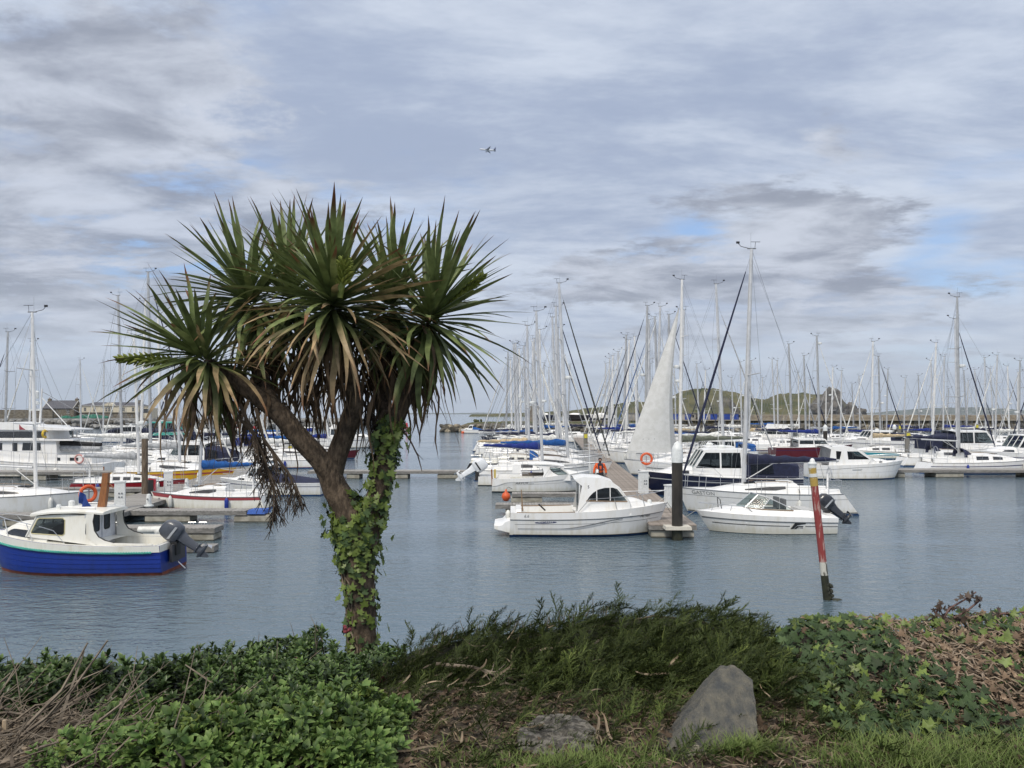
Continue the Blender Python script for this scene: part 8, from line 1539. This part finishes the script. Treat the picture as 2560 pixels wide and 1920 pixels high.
shrub('valerian_clump', 'lush pale green broad-leaved clump in front of the palm with dull red flower heads', 'plant', VS_ + HS[:3], (-1.62, -0.55, 3.25, 4.15), vz, 1300, 1.0, VAL, 0.55)
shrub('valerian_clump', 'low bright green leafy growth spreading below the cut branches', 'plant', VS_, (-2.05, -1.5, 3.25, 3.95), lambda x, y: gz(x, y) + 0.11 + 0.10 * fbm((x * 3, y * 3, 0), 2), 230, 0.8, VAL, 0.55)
RF = M('dull_red_flower', (0.12, 0.018, 0.028), 0.8, col2=(0.22, 0.04, 0.05), nscale=30)
for k, (u, v, Y) in enumerate(((865, 1575, 6.1), (735, 1650, 5.6), (780, 1690, 5.4), (828, 1688, 5.4), (960, 1700, 5.2), (590, 1712, 5.3), (940, 1830, 4.2), (990, 1858, 4.0))):
    p = px(u, v, Y); fr = empty('red_flower', 'dull red valerian flower head on a thin stalk above the leaves', 'flower', (p.x, p.y, gz(p.x, p.y)), 0, 'red flower heads beside the palm'); mb = MB()
    for j in range(9): mb.blob(Vector((vr.gauss(0, .016), vr.gauss(0, .016), p.z - gz(p.x, p.y) + vr.gauss(0, .012))), 0.016, RF, j, 0.4, 1)
    mb.build('flower_head', fr); mb = MB(); mb.tube([(0, 0, 0), (0.01, 0, (p.z - gz(p.x, p.y)) / 2), (0, 0, p.z - gz(p.x, p.y))], 0.004, M('flower_stalk', (0.10, 0.12, 0.05), .7), 4); mb.build('stalk', fr)

hs_ = empty('hedge_sticks', 'thin bare dead sticks poking up through the evergreen hedge', 'sticks', (-2.6, 5.0, gz(-2.6, 5.0))); hsi = inv_of(hs_); mb = MB()
for k in range(90):
    x, y = vr.uniform(-4.2, -1.4), vr.uniform(4.1, 6.1); z = hz(vl)(x, y); p = Vector((x, y, z - .1)); d = Vector((vr.uniform(-.5, .5), vr.uniform(-.5, .2), vr.uniform(.3, 1))).normalized() * vr.uniform(.12, .3); mb.tube([p, p + d * .5 + Vector((vr.uniform(-.02, .02), 0, 0)), p + d], [.004, .003, .0015], TWIG, 4)
o = mb.build('stick', hs_, 60); o.matrix_parent_inverse = hsi; o['kind'] = 'stuff'
# ---- cut dead branches, sticks, fallen leaves, litter, grass, stones
CUT = M('split_wood', (0.34, 0.25, 0.16), 0.85, col2=(0.48, 0.38, 0.26), nscale=12, stretch=(1, 1, .2))
bp_ = empty('brush_pile', 'tangled pile of cut brown branches at the foot of the left hedge', 'branches', (-2.6, 4.4, gz(-2.6, 4.4))); bpi = inv_of(bp_); mb = MB()
for k in range(1100):
    x = vr.triangular(-3.6, -1.15, -2.6); y = vr.uniform(3.2, 4.05); z = gz(x, y) + vr.random() ** 1.6 * 0.13; a = vr.gauss(0.6, 1.1); L_ = vr.uniform(0.10, 0.42); d = Vector((math.cos(a), math.sin(a) * 0.7, vr.gauss(0.12, .45))) * L_ * .85; p = Vector((x, y, z - .03)); w = vr.choice((0.002, 0.003, 0.003, 0.004, 0.006, 0.009))
    mb.tube([p, p + d * .5 + Vector((vr.uniform(-.04, .04), vr.uniform(-.04, .04), vr.uniform(-.03, .05))), p + d], [w, w * .8, w * .4], TWIG, 4)
o = mb.build('twigs', bp_, 60); o.matrix_parent_inverse = bpi; o['kind'] = 'stuff'
for k, (u0, v0, u1, v1, Y, r_) in enumerate(((10, 1900, 12, 1800, 3.7, .014), (60, 1920, 60, 1870, 3.5, .018), (100, 1915, 165, 1838, 3.6, .012), (30, 1900, 38, 1815, 3.8, .010), (65, 1880, 70, 1800, 3.9, .006))):
    mb = MB(); a, b_ = px(u0, v0, Y), px(u1, v1, Y); mb.tube([a, lerp(a, b_, .5), b_], [r_, r_ * .95, r_ * .75], CUT, 6); o = mb.build('cut_stump', bp_, 30); o.matrix_parent_inverse = bpi
for lb, P, r_ in (('upright bare stick with pale cut tip standing above the left hedge', [(225, 1760, 5.0), (245, 1690, 5.0), (258, 1655, 5.0), (270, 1630, 5.0)], 0.017), ('thick grey branch lying across the brush pile', [(262, 1888, 4.0), (310, 1840, 4.1), (362, 1785, 4.3)], 0.022), ('long pale branch reaching right from the brush pile', [(462, 1800, 4.4), (530, 1775, 4.5), (620, 1745, 4.7)], 0.009), ('bare forked branch lying on the juniper', [(1090, 1660, 4.9), (1180, 1668, 4.9), (1260, 1690, 4.85), (1340, 1715, 4.8)], 0.012)):
    mb = MB(); mb.tube([px(*p) for p in P], [r_, r_ * .9, r_ * .75, r_ * .6][:len(P)], TWIG, 7); q = [px(*p) for p in P]
    if 'forked' in lb:
        for k in range(16): c = lerp(q[1], q[3], vr.random()); e = c + Vector((vr.uniform(.0, .22), vr.uniform(-.1, .1), vr.uniform(-.1, .08))); mb.tube([c, lerp(c, e, .5) + Vector((0, 0, vr.uniform(-.02, .02))), e], [.005, .004, .002], TWIG, 4)
    tag(mb.build('dead_branch', None, 50), lb, 'branch')
FAL = stripmat('fallen_leaf_tan', [(0.0, (0.20, 0.155, 0.105)), (0.5, (0.27, 0.215, 0.15)), (1.0, (0.17, 0.12, 0.075))], 0.8, 0.3, 0.05)
FL = []
for k in range(5):
    st = Strips(); st.strip([Vector((0.55 * i / 8 - .27, 0.05 * math.sin(i * (.3 + .15 * k)), 0.03 * math.sin(i * .8 + k))) for i in range(9)], [0.030 * (1 - (abs(i - 3) / 6) ** 2) + .003 for i in range(9)], Vector((0, 1, 0.2 * k)), 0.3); FL.append(st.mesh('fallen_leaf', FAL))
for k in range(46):
    x, y = vr.triangular(-0.95, 0.8, -0.2), vr.uniform(3.5, 5.6)
    if k > 32: x, y = vr.uniform(0.5, 1.6), vr.uniform(3.6, 4.9)
    o = link('fallen_leaf', vr.choice(FL)); z = max(jz(x, y), gz(x, y)) + 0.05; o.location = (x, y, z); o.rotation_euler = (vr.uniform(-.4, .4), vr.uniform(-.5, .5), vr.uniform(0, 3.14)); s = vr.uniform(.22, .5); o.scale = (s, s * 1.0, s); tag(o, 'long dry tan palm leaf fallen on the juniper and soil', 'fallen leaf', 'dry palm leaves fallen below the tree')
lit = Strips(); litd = Strips()
for k in range(7000):
    x, y = vr.uniform(-1.2, 3.2), vr.uniform(3.2, 4.5)
    m4 = Matrix.Translation((x, y, max(gz(x, y), mz(x, y)) + vr.uniform(0.0, 0.03))) @ Matrix.Rotation(vr.uniform(0, 6.28), 4, 'Z') @ Matrix.Rotation(vr.gauss(0, .6), 4, 'X') @ Matrix.Scale(vr.uniform(.022, .062), 4)
    if vr.random() < .5: bake(lit, vr.choice(DRY), m4)
    else: bake(litd, vr.choice(FL), m4 @ Matrix.Scale(vr.uniform(2.2, 4.5), 4))
o = link('leaf_litter', lit.mesh('leaf_litter', DRYL)); tag(o, 'brown leaf litter scattered over the soil of the bank', 'leaf litter', None, 'stuff'); o = link('dry_stalks', litd.mesh('dry_stalks', FAL)); tag(o, 'dry straw and stalk bits scattered over the soil', 'straw', None, 'stuff')
GR = stripmat('grass_blade', [(0.0, (0.040, 0.062, 0.014)), (0.5, (0.095, 0.150, 0.030)), (1.0, (0.18, 0.22, 0.07))], 0.55, 0.3, 0.3)
gs = Strips()
for cx, cy, rx, ry, n, h in ((0.30, 3.44, 0.36, 0.12, 1300, .09), (1.06, 3.52, 0.16, 0.07, 620, .11), (1.85, 3.48, 0.42, 0.20, 2200, .11), (2.5, 3.5, .4, .22, 1500, .10), (3.6, 3.5, .7, .25, 1500, .10), (1.5, 3.45, .2, .15, 300, .07), (0.62, 4.15, .18, .2, 200, .12), (-.2, 3.5, .25, .15, 260, .08)):
    for k in range(n):
        x, y = vr.gauss(cx, rx * .55), vr.gauss(cy, ry * .6); z = gz(x, y) - .01; L_ = h * vr.uniform(.5, 1.35); a = vr.uniform(0, 6.28); b_ = vr.uniform(.1, .9); d = Vector((math.cos(a) * b_, math.sin(a) * b_, 1)).normalized()
        gs.strip([Vector((x, y, z)) + d * L_ * t_ + Vector((math.cos(a), math.sin(a), -.6)) * L_ * .35 * t_ * t_ for t_ in (0, .33, .66, 1)], [.0045, .004, .003, .0006], Vector((-math.sin(a), math.cos(a), 0)), .2)
o = link('grass', gs.mesh('grass', GR)); tag(o, 'tufts of green grass along the front of the bank', 'grass', None, 'stuff')
# stones
BLD = bpy.data.materials.new('boulder_stone'); BLD = M('boulder_slate', (0.050, 0.054, 0.055), 0.9, col2=(0.165, 0.150, 0.112), nscale=14, stretch=(1.6, 1, 0.7), bump=1.0, bscale=60, contrast=(0.22, 0.86))
def stone(name, label, pts, mat, seed, sub=4, rough=.06):
    bm = bmesh.new()
    for p in pts: bm.verts.new(p)
    bmesh.ops.convex_hull(bm, input=bm.verts[:]); bmesh.ops.triangulate(bm, faces=bm.faces[:])
    bmesh.ops.subdivide_edges(bm, edges=bm.edges[:], cuts=3, use_grid_fill=True); bmesh.ops.triangulate(bm, faces=bm.faces[:]); bmesh.ops.subdivide_edges(bm, edges=bm.edges[:], cuts=1)
    bm.normal_update()
    for v in bm.verts:
        q = v.co * 7 + Vector((seed, 0, 0)); v.co += v.normal * rough * (0.9 * fbm(q, 4) + 0.8 * abs(fbm(q * 2.3, 3)) * -1)
    bm.normal_update()
    for f in bm.faces: f.smooth = True
    for e in bm.edges: e.smooth = not (len(e.link_faces) == 2 and e.calc_face_angle(0) > R(16))
    me = bpy.data.meshes.new(name); bm.to_mesh(me); bm.free(); me.materials.append(mat)
    return tag(link(name, me), label, 'boulder')
def S(u, v, Y): return tuple(px(u, v, Y))
stone('boulder', 'angular grey boulder with ochre streaks leaning at the edge of the grass', [S(1660, 1915, 3.50), S(1895, 1920, 3.52), S(1882, 1700, 3.95), S(1830, 1660, 4.05), S(1790, 1690, 3.95), S(1725, 1800, 3.72), S(1664, 1880, 3.52), S(1896, 1810, 3.66), S(1800, 1660, 4.12), (1.1, 4.25, 2.95), (0.75, 4.1, 2.9), (1.27, 4.1, 2.9), S(1850, 1690, 4.15)], BLD, 1, rough=.030)
BL2 = M('buff_stone', (0.15, 0.13, 0.10), .9, col2=(0.25, 0.225, 0.18), nscale=14, bump=.6, bscale=40)
stone('stone', 'small rounded buff stone at the foot of the angular boulder', [S(1665, 1905, 3.5), S(1760, 1905, 3.5), S(1750, 1860, 3.55), S(1690, 1855, 3.58), S(1660, 1880, 3.55), S(1758, 1880, 3.52), (0.72, 3.75, 3.0), (0.9, 3.75, 3.0)], BL2, 5, rough=.03)
BL3 = M('mossy_concrete', (0.050, 0.045, 0.036), .95, col2=(0.18, 0.165, 0.14), nscale=28, bump=1.0, bscale=70, contrast=(.4, .6))
stone('stone', 'flat half-buried speckled grey stone lying below the juniper', [S(1295, 1870, 3.60), S(1485, 1872, 3.60), S(1502, 1825, 3.78), S(1445, 1788, 3.96), S(1350, 1786, 3.96), S(1298, 1815, 3.82), S(1390, 1905, 3.52), (0.05, 3.95, 2.9), (0.42, 3.95, 2.9), (0.0, 3.6, 2.9), (.4, 3.6, 2.9)], BL3, 9, rough=.025)

# ------------------------------------------------------------------ air
HZ = bpy.data.materials.new('sea_haze'); HZ.use_nodes = True; t = HZ.node_tree; t.nodes.remove(t.nodes['Principled BSDF']); pv = t.nodes.new('ShaderNodeVolumePrincipled'); pv.inputs['Color'].default_value = (0.78, 0.86, 0.96, 1); pv.inputs['Density'].default_value = 0.00006; pv.inputs['Anisotropy'].default_value = 0.2; t.links.new(pv.outputs[0], t.nodes['Material Output'].inputs['Volume'])
mb = MB(); mb.box((0, 7900, 318.0), (33000, 16900, 640), HZ); o = mb.build('haze', None, 0); o['kind'] = 'stuff'; o['label'] = 'thin pale sea haze hanging over the whole harbour'; o['category'] = 'haze'
